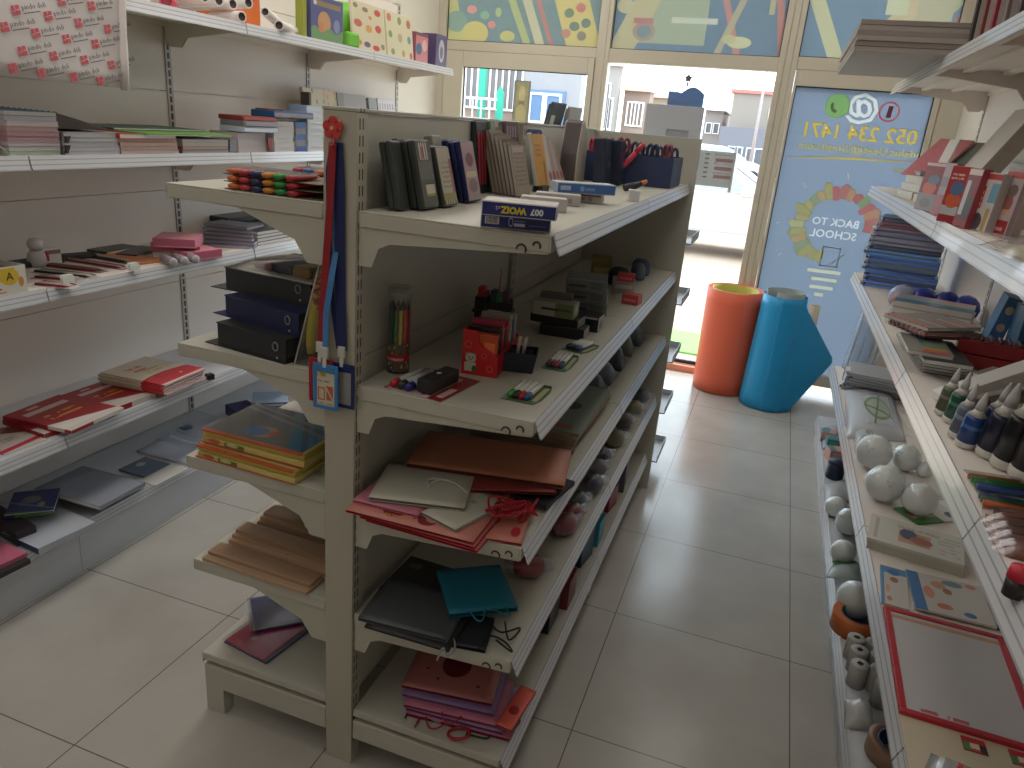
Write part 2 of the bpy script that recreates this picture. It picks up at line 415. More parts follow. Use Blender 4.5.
t3 = teal_print((112, 134, 152), 3, [
    ('d', 1.0, 0.35, 0.20, 0.31, (202, 192, 148)), ('c', 0.09, 0.62, 0.02, 0.03, (202, 190, 140)), ('d', 1.0, -0.6, 0.30, 0.52, (206, 184, 140)), ('d', 1.0, -0.6, 0.56, 0.66, (184, 180, 140)), ('r', 0.52, 0.66, 0.45, 0.80, (206, 200, 164)), ('d', 1.0, -0.45, 0.78, 0.84, (206, 138, 112)), ('r', 0.72, 0.95, 0.3, 0.75, (190, 178, 140)),
    ], None)
n = 2
for (a, b, m, z0) in ((XA, XB2, t1, GZ1), (XM, XC, t2, GZ1), (XD, 0.80, t3, GZ1+0.01)):
    w = struct(thing('window_%d' % n, ['', '', 'left transom pane with yellow and teal stationery print', 'middle transom pane with gift and pencil print', 'right transom pane with blue grey stationery print'][n], 'window'))
    MB().box(a, b, YS+0.042, YS+0.046, z0, 2.74).build('pane', glass, w)
    MB().box(a+0.002, b-0.002, YS+0.036, YS+0.038, z0+0.001, 2.739).build('film', m, w)
    g = MB(); g.box(a, b, YS+0.03, YS+0.041, z0, z0+0.006); g.box(a, a+0.005, YS+0.03, YS+0.041, z0, 2.74); g.box(b-0.005, b, YS+0.03, YS+0.041, z0, 2.74); g.build('gasket', gasket, w)
    n += 1
# blue printed window right of the door
w = struct(thing('window_5', 'tall window right of the door under blue printed film with mirrored phone number', 'window'))
rz0, rz1 = 0.14, 1.995
f = MB()
f.box(XD+0.002, XD+0.018, YS-0.012, YS+0.05, 0.06, GZ0+0.018); f.box(0.765, 0.798, YS-0.012, YS+0.05, 0.06, GZ0+0.018); f.box(XD+0.018, 0.765, YS-0.012, YS+0.05, rz1, GZ0+0.018); f.box(XD+0.018, 0.765, YS-0.012, YS+0.05, 0.06, rz0)
f.build('frame', alu, w, bevel=0.003)
MB().box(XD+0.018, 0.765, YS+0.026, YS+0.03, rz0, rz1).build('pane', glass, w)
blue = film_from(mat((148, 160, 182), 0.4), 0.8)
blue_film = MB().box(XD+0.019, 0.764, YS+0.018, YS+0.020, rz0, rz1).build('film', blue, w)
g = MB(); g.box(XD+0.018, 0.765, YS+0.012, YS+0.022, rz1-0.006, rz1); g.box(XD+0.018, XD+0.023, YS+0.012, YS+0.022, rz0, rz1); g.box(0.760, 0.765, YS+0.012, YS+0.022, rz0, rz1); g.build('gasket', gasket, w)
YF = YS+0.0165
def onfilm(px, py): return ony(px, py, YF)
FM = lambda c, t=0.8, pale=0.4: film_from(mat(c, 0.4), t, pale)
def mtext(name, s, px, py, size, c, bold=0.0, sx=1.0):
    p = onfilm(px, py)
    M = Matrix.Translation(p) @ Matrix.Rotation(R(90), 4, 'X')
    return text_mesh(name, s, size, FM(c), w, M, mirror=True, bold=bold, sx=sx)
mtext('phone_number', '052 234 1471', 858, 134, 0.124, (214, 190, 70), 0.003, 1.0)
mtext('email_line', 'alandalus.Uaet@Gmail.com', 866, 150.5, 0.068, (206, 196, 110), 0.0012, 1.08)
def disc(px, py, r, name, c, dy=0.0, ring=None):
    p = onfilm(px, py); b = MB()
    if ring is None: b.cyl((p.x, p.y-dy, p.z), r, 0.0006, 28, axis='y')
    else:
        pts = [(p.x+r*math.cos(t*PI/20), p.y-dy, p.z+r*math.sin(t*PI/20)) for t in range(40)]
        n0 = 40
        for k in range(n0):
            a, c2 = 2*PI*k/n0, 2*PI*(k+1)/n0
            q = [(p.x+rr*math.cos(t), p.z+rr*math.sin(t)) for rr, t in ((r, a), (r, c2), (ring, c2), (ring, a))]
            b.prism(q, p.y-dy, p.y-dy+0.0006, 'y')
    return b.build(name, FM(c), w)
disc(837.5, 106, 0.074, 'message_icon', (140, 176, 110))
p = onfilm(837.5, 106); b = MB()
b.tube([(p.x+0.032*math.cos(a), p.y-0.001, p.z+0.032*math.sin(a)) for a in [R(150+ i*15) for i in range(9)]], 0.009, 6); b.build('handset', FM((200, 214, 180)), w)
mtext('at_icon', '@', 863.5, 107.5, 0.19, (220, 222, 220), 0.004)
disc(889, 112, 0.060, 'phone_ring', (206, 96, 88), 0, 0.050)
p = onfilm(889, 112); b = MB(); b.prism([(p.x-0.012, p.z-0.034), (p.x+0.016, p.z-0.034), (p.x+0.02, p.z+0.034), (p.x-0.006, p.z+0.034)], p.y-0.001, p.y, 'y'); b.build('phone_icon', FM((206, 80, 76)), w)
# dividing rule, light bulb picture and its words
pa, pb = onfilm(788, 157), onfilm(918, 163); b = MB(); b.prism([(pa.x, pa.z), (pb.x, pb.z), (pb.x, pb.z+0.004), ((pa.x+pb.x)/2, (pa.z+pb.z)/2+0.016), (pa.x, pa.z+0.004)], YF, YF+0.0005, 'y'); b.build('gold_rule', FM((206, 188, 92)), w)
cpt = onfilm(834, 226); Rb = 0.245
rnd = random.Random(5)
cols = [(206, 86, 76), (208, 150, 84), (196, 182, 96), (150, 170, 110), (206, 198, 140), (200, 96, 82), (190, 178, 92), (160, 176, 130), (206, 170, 96)]
b = MB(); ms = [FM(c, 0.7, 0.6) for c in cols]
for k in range(22):
    a0, a1 = R(-6+k*12.2+0.2), R(-6+(k+1)*12.2-0.2)
    r0_, r1_ = Rb*(0.66+0.10*rnd.random()), Rb*(0.98+0.18*rnd.random())
    b.m = [0, 5, 1, 0, 3, 0, 1, 5][k % 8] if k < 9 else [2, 4, 6, 8, 7, 2, 6][k % 7]
    q = [(cpt.x+rr*math.cos(a), cpt.z+rr*math.sin(a)) for rr, a in ((r0_, a0), (r1_*(0.94+0.06*(k % 2)), a0), (r1_*1.03, (a0+a1)/2), (r1_*(1.0-0.06*(k % 2)), a1), (r0_*1.03, a1))]
    b.prism(q, YF-0.0002, YF+0.0004, 'y')
b.build('bulb_collage', ms, w)
b = MB()
for (x0, x1, y) in ((807, 841, 271), (811, 837, 279), (809, 833, 287), (814, 823, 294)):
    pa, pb = onfilm(x0, y), onfilm(x1, y+1); b.box(pa.x, pb.x, YF, YF+0.0005, (pa.z+pb.z)/2-0.012, (pa.z+pb.z)/2+0.012)
b.build('bulb_base_lines', FM((206, 206, 190)), w)
mtext('slogan', 'BACK TO', 835.5, 223, 0.068, (236, 238, 240), 0.001); mtext('slogan', 'SCHOOL', 833, 235, 0.072, (236, 238, 240), 0.001); 
b = MB(); pa, pb = onfilm(823, 246), onfilm(837, 268)
for q in ((pa.x, pb.z, pa.x+0.008, pa.z), (pb.x-0.008, pb.z, pb.x, pa.z), (pa.x, pb.z, pb.x, pb.z+0.008), (pa.x, pa.z-0.008, pb.x, pa.z)): b.box(q[0], q[2], YF, YF+0.0005, q[1], q[3])
b.prism([(pb.x-0.05, pb.z+0.02), (pb.x-0.04, pb.z+0.02), (pb.x+0.03, pa.z-0.04), (pb.x+0.02, pa.z-0.04)], YF-0.0006, YF-0.0001, 'y')
b.build('book_icon', FM((232, 232, 224)), w)
b = MB()
for (x0, y0, x1, y1) in ((803, 183, 807, 190), (848, 173, 849, 182), (776, 223, 780, 222), (777, 256, 783, 252)):
    pa, pb = onfilm(x0, y0), onfilm(x1, y1); b.tube([(pa.x, YF, pa.z), (pb.x, YF, pb.z)], 0.004, 5)
b.build('shine_marks', FM((236, 236, 232)), w)

# the printed shapes are let into the blue film, so daylight reaches them directly
def cut_out(film, parts):
    b = MB()
    for o in parts:
        ys = [v.co.y for v in o.data.vertices]; mid = (min(ys)+max(ys))/2
        b.add([(v.co.x, YS+0.010 if v.co.y < mid else YS+0.028, v.co.z) for v in o.data.vertices], [tuple(p.vertices) for p in o.data.polygons])
    c = b.build('cutter', blue)
    md = film.modifiers.new('cut', 'BOOLEAN'); md.object = c; md.operation = 'DIFFERENCE'; md.solver = 'EXACT'; md.use_self = True
    me = bpy.data.meshes.new_from_object(film.evaluated_get(bpy.context.evaluated_depsgraph_get()))
    film.modifiers.clear(); film.data = me; bpy.data.objects.remove(c)
for o in list(w.children):
    if o.name.split('.')[0] in ('phone_number', 'email_line', 'message_icon', 'at_icon', 'phone_ring', 'gold_rule', 'bulb_collage', 'bulb_base_lines', 'slogan', 'book_icon', 'shine_marks'): cut_out(blue_film, [o])

# shop door: frameless glass leaf with opening-hours sticker
d = struct(thing('door_1', 'frameless glass shop door leaf', 'door'))
MB().box(XM+0.006, XC-0.006, YS+0.03, YS+0.038, 0.075, GZ0-0.006).build('pane', glass, d)
MB().box(XM+0.006, XC-0.006, YS+0.022, YS+0.046, 0.05, 0.0745).build('bottom_seal', mat((46, 52, 58), 0.6), d)
pa, pb = ony(701, 150, YS), ony(731, 184, YS)
hr = thing('opening_hours_notice', 'white notice with three red rows stuck on the glass door', 'notice', (0, 0, 0))
MB().box(pa.x-0.005, pb.x, YS+0.026, YS+0.0298, pb.z-0.03, pa.z).build('sheet', film_from(mat((206, 204, 200), 0.5), 0.35), hr)
b = MB(); H = pa.z-pb.z; W = pb.x-pa.x
for k in range(3):
    z = pa.z - H*(0.28+0.27*k); b.box(pa.x+W*0.46, pb.x-W*0.06, YS+0.0245, YS+0.0258, z-H*0.05, z+H*0.06)
b.build('red_row', film_from(mat((196, 110, 110), 0.5), 0.3), hr)
b = MB()
for k in range(6):
    z = pa.z - H*(0.1+0.15*k); b.box(pa.x+W*0.14, pa.x+W*0.26, YS+0.0245, YS+0.0258, z-H*0.03, z+H*0.02)
    z = pa.z - H*(0.1+0.15*k); b.box(pa.x+W*0.42, pb.x-W*(0.1+0.2*(k % 2)), YS+0.0252, YS+0.0258, z-H*0.008, z+H*0.008)
b.build('printed_lines', mat((120, 120, 124), 0.5), hr)
# door pull: vertical frosted bar beside the notice
pa, pb = ony(735.5, 150, YS), ony(730, 190, YS)
MB().tube([(pa.x, YS+0.06, pa.z+0.02), (pa.x, YS+0.06, pb.z-0.02)], 0.012, 10).build('pull_bar', mat((206, 212, 210), 0.3), d)
# small lamp star hanging on the door glass
p = ony(688, 78, YS)
b = MB()
b.prism([(p.x + rr*math.cos(R(90+36*i)), p.z + rr*math.sin(R(90+36*i))) for i, rr in enumerate([0.028, 0.017]*5)], YS+0.024, YS+0.0298, 'y'); b.box(p.x-0.005, p.x+0.005, YS+0.024, YS+0.0298, p.z-0.05, p.z-0.02)
tag(b.build('door_sticker', mat((96, 90, 88), 0.6)), 'small dark flower sticker near the top of the glass door', 'sticker')

# ------------------------------------------------------------------ street outside
g = MB().box(-60, 60, YS+0.1, 140, -0.30, -0.10).build('ground', mat((176, 156, 136), 0.9, var=0.12, vscale=1.2)); struct(g)
struct(MB().box(-60, 60, 14.5, 21, -0.0995, -0.095).build('road', mat((160, 150, 140), 0.9, var=0.06, vscale=2)))
tag(MB().box(-1.6, 0.4, 6.22, 6.95, -0.0995, -0.085).build('door_mat', mat((128, 196, 96), 0.95, var=0.25, vscale=160)), 'green grass-like mat on the ground outside the door', 'mat')
def building(name, label, x0, x1, y0, y1, h, wallc, roof=None, wins=(), frame=(236, 234, 230), pane=(150, 156, 166), parapet=None):
    b = thing(name, label, 'building', ((x0+x1)/2, y0, -0.1)); cx = (x0+x1)/2
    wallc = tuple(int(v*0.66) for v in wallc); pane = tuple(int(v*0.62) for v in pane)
    MB().box(x0-cx, x1-cx, 0, y1-y0, 0, h).build('wall', mat(wallc, 0.9, var=0.03, vscale=0.8), b)
    if parapet: MB().box(x0-cx-0.15, x1-cx+0.15, -0.15, y1-y0, h, h+parapet[0]).build('parapet', mat(parapet[1], 0.9), b)
    if roof:
        rh = roof[0]; MB().add([(x0-cx-.06, -.3, h), (x1-cx+.06, -.3, h), (x1-cx+.06, y1-y0+.3, h), (x0-cx-.06, y1-y0+.3, h), (x0-cx+.2, (y1-y0)/2, h+rh), (x1-cx-.2, (y1-y0)/2, h+rh)], [(0, 1, 5, 4), (1, 2, 5), (2, 3, 4, 5), (3, 0, 4), (3, 2, 1, 0)]).build('roof', mat(roof[1], 0.9), b)
    for (wx, wz, ww, wh, bars) in wins:
        f = MB(); t = 0.05
        f.box(wx-ww/2-t, wx+ww/2+t, -0.07, 0, wz-t, wz); f.box(wx-ww/2-t, wx+ww/2+t, -0.07, 0, wz+wh, wz+wh+t); f.box(wx-ww/2-t, wx-ww/2, -0.07, 0, wz, wz+wh); f.box(wx+ww/2, wx+ww/2+t, -0.07, 0, wz, wz+wh)
        for k in range(bars): xx = wx-ww/2+ww*(k+1)/(bars+1); f.box(xx-0.02, xx+0.02, -0.06, 0, wz, wz+wh)
        fr = f.build('window', mat(frame, 0.6), b); MB().box(wx-ww/2, wx+ww/2, -0.03, -0.01, wz, wz+wh).build('pane', mat(pane, 0.3), fr)
    return b
# white villa seen through the doorway left, beige house beside it
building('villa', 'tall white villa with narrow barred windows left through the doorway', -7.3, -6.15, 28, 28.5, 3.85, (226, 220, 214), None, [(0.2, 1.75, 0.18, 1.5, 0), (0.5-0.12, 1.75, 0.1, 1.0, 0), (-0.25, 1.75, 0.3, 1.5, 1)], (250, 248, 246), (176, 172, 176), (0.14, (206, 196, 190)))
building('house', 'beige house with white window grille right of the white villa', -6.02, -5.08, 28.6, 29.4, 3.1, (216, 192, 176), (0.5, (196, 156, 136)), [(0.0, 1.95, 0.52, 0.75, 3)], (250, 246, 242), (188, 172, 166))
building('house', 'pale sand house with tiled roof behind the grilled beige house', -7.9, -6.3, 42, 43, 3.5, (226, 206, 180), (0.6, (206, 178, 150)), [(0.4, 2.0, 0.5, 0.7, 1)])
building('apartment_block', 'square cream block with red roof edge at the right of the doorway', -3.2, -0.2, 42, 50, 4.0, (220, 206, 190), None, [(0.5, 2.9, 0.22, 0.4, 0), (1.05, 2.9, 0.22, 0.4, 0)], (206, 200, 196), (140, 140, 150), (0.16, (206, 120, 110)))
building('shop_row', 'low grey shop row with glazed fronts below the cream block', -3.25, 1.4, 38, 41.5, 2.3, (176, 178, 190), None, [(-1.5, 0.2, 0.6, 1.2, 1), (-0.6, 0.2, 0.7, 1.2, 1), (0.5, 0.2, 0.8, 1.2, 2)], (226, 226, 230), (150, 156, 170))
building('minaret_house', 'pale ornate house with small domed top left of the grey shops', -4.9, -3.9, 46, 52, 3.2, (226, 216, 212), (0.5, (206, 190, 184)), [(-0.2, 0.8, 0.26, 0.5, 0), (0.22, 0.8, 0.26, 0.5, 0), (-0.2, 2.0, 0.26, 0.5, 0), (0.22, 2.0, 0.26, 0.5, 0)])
# buildings seen through the clear window
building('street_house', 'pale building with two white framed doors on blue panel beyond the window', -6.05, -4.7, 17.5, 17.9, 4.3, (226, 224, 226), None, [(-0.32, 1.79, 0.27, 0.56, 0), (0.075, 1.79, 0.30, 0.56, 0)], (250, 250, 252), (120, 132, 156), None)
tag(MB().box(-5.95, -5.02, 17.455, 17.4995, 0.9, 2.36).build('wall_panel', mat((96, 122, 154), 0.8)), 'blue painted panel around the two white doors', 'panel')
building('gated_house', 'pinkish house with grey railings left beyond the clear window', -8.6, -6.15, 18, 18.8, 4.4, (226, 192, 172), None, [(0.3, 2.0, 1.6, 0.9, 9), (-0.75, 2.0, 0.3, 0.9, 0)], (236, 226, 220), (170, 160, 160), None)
rl = thing('boundary_wall', 'grey mesh boundary wall left beyond the clear window', 'wall', (-7.3, 16.0, -0.1))
MB().box(-1.4, 1.15, 0, 0.12, 0, 1.75).build('wall_base', mat((170, 166, 166), 0.9), rl)
f = MB()
for k in range(13): f.box(-1.4+0.2*k-0.012, -1.4+0.2*k+0.012, 0.04, 0.08, 1.75, 2.12)
f.box(-1.4, 1.15, 0.03, 0.09, 2.12, 2.17); f.box(-1.4, 1.15, 0.03, 0.09, 1.93, 1.955)
f.build('railing', mat((206, 200, 198), 0.7), rl)
for x, h, lb in ((-6.63, 3.1, 'taller turquoise post in front of the pinkish house'), (-6.2, 2.3, 'shorter turquoise post in front of the pinkish house')):
    b = MB().box(-0.07, 0.07, -0.06, 0.06, 0, h); b.prism([(-0.07, h), (0.07, h), (0, h+0.12)], -0.06, 0.06, 'y')
    tag(b.build('gate_post', mat((50, 160, 134), 0.7), loc=(x, 16.4, -0.1)), lb, 'post')
# lamp pole
pl = thing('street_lamp', 'thin grey street lamp pole in front of the cream block', 'street lamp', (-1.55, 36, -0.1))
MB().tube([(0, 0, 0), (0, 0, 5.3)], [0.09, 0.04], 8).build('pole', mat((160, 150, 148), 0.6), pl)
MB().lathe([(0.02, 5.3), (0.12, 5.36), (0.14, 5.46), (0.05, 5.56)], n=10).build('lamp_head', mat((150, 140, 138), 0.6), pl)

def car(label, x, y, rz, paint, s=1.0):
    c = thing('car', label, 'car', (x, y, -0.10), rz)
    prof = [(-1.85, 0.30), (-1.86, 0.62), (-1.78, 0.86), (-1.70, 0.95), (-0.55, 1.0), (0.62, 1.0), (1.30, 0.90), (1.74, 0.74), (1.86, 0.52), (1.84, 0.28)]
    b = MB()
    def sect(y, k):   # pull the ends in with |y|
        return [(px*(1-0.06*k), y, pz) for px, pz in prof]
    n = len(prof); vs = []
    for yy, k in ((-0.80, 1.0), (-0.84, 0.4), (-0.60, 0.0), (0.60, 0.0), (0.84, 0.4), (0.80, 1.0)): vs += sect(yy, k)
    fs = [tuple(range(n-1, -1, -1)), tuple(range(5*n, 6*n))]
    for j in range(5):
        for i in range(n): fs.append((j*n+i, j*n+(i+1) % n, (j+1)*n+(i+1) % n, (j+1)*n+i))
    b.smooth = True; b.add(vs, fs); b.build('body', mat(paint, 0.25), c, bevel=0.02)
    cab = [(-1.72, 0.97), (-1.42, 1.40), (-1.1, 1.48), (-0.1, 1.46), (0.25, 1.36), (0.86, 1.0)]
    b = MB(); n = len(cab); vs = [(u, -0.78+0.16*(v-0.97)/0.5, v) for u, v in cab] + [(u, 0.78-0.16*(v-0.97)/0.5, v) for u, v in cab]
    b.add(vs, [tuple(range(n-1, -1, -1)), tuple(range(n, 2*n))] + [(i, (i+1) % n, n+(i+1) % n, n+i) for i in range(n)]); b.build('cabin', mat(paint, 0.25), c, bevel=0.02)
    for sy in (-1, 1):
        b = MB()
        for q in ([(-0.62, 1.02), (-0.62, 1.38), (-0.12, 1.37), (0.16, 1.30), (0.58, 1.02)], [(-1.44, 1.02), (-1.26, 1.34), (-0.70, 1.38), (-0.70, 1.02)]):
            vs = []
            for off in (0.008, -0.01):
                vs += [(u, sy*(0.78-0.16*(v-0.97)/0.5+off), v) for u, v in q]
            k = len(q); b.add(vs, [tuple(range(k)), tuple(range(2*k-1, k-1, -1))] + [(i, i+k, (i+1) % k+k, (i+1) % k) for i in range(k)])
        b.build('side_window', mat((150, 160, 168), 0.1), c)
        b = MB(); b.lathe([(0.02, -0.09), (0.07, -0.07), (0.085, 0), (0.06, 0.08), (0.01, 0.09)], n=12, M=Matrix.Translation((0.52, sy*0.93, 1.02)) @ Matrix.Rotation(R(90), 4, 'Y')); b.build('wing_mirror', mat(paint, 0.3), c)
        b = MB(); b.box(-0.36, -0.22, sy*0.84-0.012, sy*0.84+0.012, 0.83, 0.855); b.build('door_handle', mat((200, 200, 198), 0.3), c)
        b = MB(); b.box(-0.9, 1.0, sy*0.838-0.012, sy*0.838+0.012, 0.42, 0.46); b.build('side_moulding', mat((206, 204, 200), 0.4), c)
        for wx in (-1.18, 1.15):
            wv = MB(); wv.lathe([(0.16, -0.1), (0.29, -0.1), (0.31, -0.06), (0.31, 0.06), (0.29, 0.1), (0.16, 0.1)], n=28, M=Matrix.Translation((wx, sy*0.765, 0.31)) @ Matrix.Rotation(R(90), 4, 'X'))
            wo = wv.build('wheel', mat((46, 46, 48), 0.8), c)
            hb = MB(); hb.lathe([(0.01, -0.1), (0.17, -0.09), (0.18, 0.09), (0.01, 0.1)], n=20, M=Matrix.Translation((wx, sy*0.765, 0.31)) @ Matrix.Rotation(R(90), 4, 'X')); hb.build('hub', mat((170, 170, 172), 0.4), wo)
    MB().add([(0.29, -0.6, 1.36), (0.29, 0.6, 1.36), (0.88, 0.7, 1.0), (0.88, -0.7, 1.0)], [(0, 3, 2, 1)]).build('windscreen', mat((150, 164, 172), 0.1), c, solid=0.01)
    for sy in (-1, 1):
        MB().box(1.70, 1.80, sy*0.62-0.12, sy*0.62+0.12, 0.62, 0.74).build('headlight', mat((226, 230, 232), 0.15), c, bevel=0.01)
    return c
car('white car parked right outside the glass door', -1.0, 12.7, 0.0, (206, 203, 200))
car('small silver car parked far off by the grey shops', -2.5, 33, R(8), (206, 208, 212))
# ------------------------------------------------------------------ shelving units
def slot_post_mat(base, face, cols, width, pitch=0.032, duty=0.66, z0=0.05):
    """painted steel upright with punched slots in columns on one face (face: local axis across which columns sit)"""
    m = bpy.data.materials.new('slotted_steel'); m.use_nodes = True; nt = m.node_tree; b = nt.nodes['Principled BSDF']; b.inputs['Roughness'].default_value = 0.4
    p = NT.__new__(NT); p.m = m; p.nt = nt; p.b = b
    p.tc = nt.nodes.new('ShaderNodeTexCoord'); p.sep = nt.nodes.new('ShaderNodeSeparateXYZ'); nt.links.new(p.tc.outputs['Object'], p.sep.inputs[0]); p.col = None
    p.base(base)
    z = p.math('FRACT', p.math('DIVIDE', p.sep.outputs[2], pitch)); f = p.math('LESS_THAN', z, duty)
    f = p.math('MULTIPLY', f, p.math('GREATER_THAN', p.sep.outputs[2], z0))
    q = None
    for c in cols:
        r = p.rng(p.sep.outputs[face], c-width/2, c+width/2); q = r if q is None else p.math('MAXIMUM', q, r)
    p.over(p.math('MULTIPLY', f, q), (38, 36, 32)); return p.done()

CREAM = mat((192, 190, 177), 0.42, var=0.015, vscale=5, name='cream_powder_coat')
CREAM2 = mat((236, 227, 218), 0.45, var=0.015, vscale=3, name='white_powder_coat')
COOLW = mat((206, 208, 212), 0.42, name='daylight_tinted_white_coat')  # white coat again, with cool daylight on low shelves put into the colour
def rail_mat():
    p = NT('price_rail_plastic', 0.22); p.base((214, 216, 220))
    fr = p.math('FRACT', p.math('MULTIPLY', p.axis('Z'), 3)); p.over(p.math('LESS_THAN', fr, 0.22), (172, 174, 182)); m = p.done()  # grey bands paint the ribs and glossy streak reflections into the colour
    p.b.inputs['Coat Weight'].default_value = 0.3
    return m
RAIL = rail_mat()

def make_shelf(parent, xb, xf, y0, y1, z, m, rail=None, bracket=None, lip=0.032, hooks=False, joints=None):
    """one shelf board; front lies at xf, back at xb; bracket = list of (distance from back, depth below the top)"""
    s = 1 if xf > xb else -1
    g = 0.002
    b = MB()
    def bx(xa, xc, *r): b.box(min(xa, xc), max(xa, xc), *r)
    bx(xb, xf, y0+g, y1-g, z-0.004, z)
    bx(xf-s*0.004, xf, y0+g, y1-g, z-lip, z-0.004)
    bx(xb, xb+s*0.004, y0+g, y1-g, z-lip*0.8, z-0.004)
    bx(xb+s*0.004, xf-s*0.004, y0+g, y0+g+0.003, z-lip, z-0.004); bx(xb+s*0.004, xf-s*0.004, y1-g-0.003, y1-g, z-lip, z-0.004)
    # return flange under the front and two stiffener channels
    bx(xf-s*0.03, xf-s*0.004, y0+g, y1-g, z-lip, z-lip+0.003)
    for t in (0.36, 0.68):
        xx = xb+(xf-xb)*t; b.box(xx-0.015, xx+0.015, y0+0.01, y1-0.01, z-0.016, z-0.004)
    o = b.build('shelf', m, parent, bevel=0.0015)
    if bracket:
        for yy in (y0+g+0.004, y1-g-0.007):
            b = MB(); pts = [(xb+s*d, z-h) for d, h in bracket]
            b.prism(pts, yy, yy+0.003, 'y'); b.build('bracket', m, o)
    if hooks:
        for yy in (y0+g-0.001,):
            b = MB()
            for dx, dz, rr in ((0.028, 0.016, 0.0075), (0.058, 0.026, 0.0095)):
                c = (xf-s*dx, yy, z-dz-0.006)
                b.tube([(c[0]+rr*math.cos(t), yy, c[2]+rr*math.sin(t)) for t in [R(-30+i*30) for i in range(8)]], 0.002, 5)
            b.build('hook_slot', mat((54, 50, 44), 0.6), o)
    if rail:
        h, out, inn = rail
        segs = joints or [(y0, y1)]
        for (a, c) in segs:
            b = MB()
            pts = [(xf+s*0.0015, z+0.004), (xf+s*0.0045, z+0.004), (xf+s*(out+0.003), z-h), (xf+s*out, z-h), (xf+s*0.004, z-0.006)]
            b.prism(pts, a+0.003, c-0.003, 'y')
            b.build('price_rail', RAIL, o)
    return o

# ---- gondola in the middle
GX0, GX1 = -0.875, -0.795
gon = thing('gondola_shelving', 'cream double sided gondola shelving unit standing in the middle of the shop', 'shelving unit', (-0.835, 1.335, 0))
def L(x, y): return (x+0.835, y-1.335)
POST = slot_post_mat((184, 181, 166), 1, (0.012, 0.024), 0.0045)
for yy in (1.335, 2.335):
    b = MB().box(-0.038, 0.038, 0, 0.042, 0, 1.632); b.box(-0.04, 0.04, -0.001, 0.043, 1.632, 1.64)
    b.build('upright', POST, gon, loc=(0, yy-1.335, 0), bevel=0.002)
for (a, c) in ((1.378, 2.334), (2.378, 3.333)):
    for sx in (-1, 1):
        b = MB(); hs = [0.2, 0.62, 1.04, 1.46, 1.632]
        if sx > 0: hs = [0.2, 0.66, 1.12, 1.632]
        for i in range(len(hs)-1):
            for (s0, s1) in ((a, c),):
                x = 0.012*sx*1.6; b.box(min(x, x+0.006*sx), max(x, x+0.006*sx), s0-1.335+0.0005, s1-1.335-0.0005, hs[i]+0.001, hs[i+1]-0.001)
        b.build('back_panel', CREAM, gon)
    b = MB().box(-0.03, 0.03, a-1.335, c-1.335, 1.632, 1.639); b.build('top_cap', CREAM, gon, bevel=0.002)
BRL = [(0, 0.004), (0.39, 0.004), (0.39, 0.03), (0.22, 0.034), (0.075, 0.085), (0.045, 0.13), (0, 0.13)]
BRR = [(0, 0.004), (0.405, 0.004), (0.405, 0.036), (0.07, 0.060), (0.045, 0.072), (0.03, 0.112), (0, 0.112)]
ZL = [1.452, 1.083, 0.789, 0.489]; ZR = [1.445, 1.070, 0.775, 0.475]
ZLB, ZRB = 0.192, 0.180
for (a, c) in ((1.338, 2.335), (2.335, 3.333)):
    for k, z in enumerate(ZL):
        make_shelf(gon, -0.040, -0.444, a-1.335, c-1.335, z, CREAM, None, BRL)
    for k, z in enumerate(ZR):
        make_shelf(gon, 0.040, 0.450, a-1.335, c-1.335, z, CREAM, (0.036, 0.016, 0), BRR, hooks=(a < 2))
# base decks and feet
for s, zz, dep in ((-1, ZLB, 0.436), (1, ZRB, 0.445)):
    for (a, c) in ((1.338, 2.335), (2.335, 3.333)):
        b = MB(); x0, x1 = s*0.041, s*dep
        b.box(min(x0, x1), max(x0, x1), a-1.335+0.001, c-1.335-0.001, zz-0.004, zz)
        xs = sorted((x1-s*0.003, x1)); b.box(xs[0], xs[1], a-1.335+0.001, c-1.335-0.001, zz-0.032, zz-0.004)
        b.box(min(x0, x1), max(x0, x1), a-1.335+0.001, a-1.335+0.004, zz-0.022, zz-0.004)
        o = b.build('base_deck', CREAM, gon, bevel=0.0015)
        if s > 0:
            b = MB(); b.prism([(x1+0.0015, zz+0.003), (x1+0.0045, zz+0.003), (x1+0.02, zz-0.036), (x1+0.017, zz-0.036)], a-1.335+0.003, c-1.335-0.003, 'y'); b.build('price_rail', RAIL, o)
    for yy in (1.338, 2.330):
        b = MB()
        b.prism([(s*0.041, zz-0.036), (s*(dep-0.006), zz-0.036), (s*(dep-0.006), 0), (s*(dep-0.066), 0), (s*(dep-0.066), 0.085), (s*0.041, 0.085)], yy-1.335, yy-1.335+0.04, 'y')
        b.build('foot', CREAM, gon, bevel=0.002)
# full depth end panel closing the far end
MB().box(-0.455, 0.482, 3.335-1.335, 3.357-1.335, 0.0, 1.632).build('end_panel', CREAM, gon, bevel=0.002)

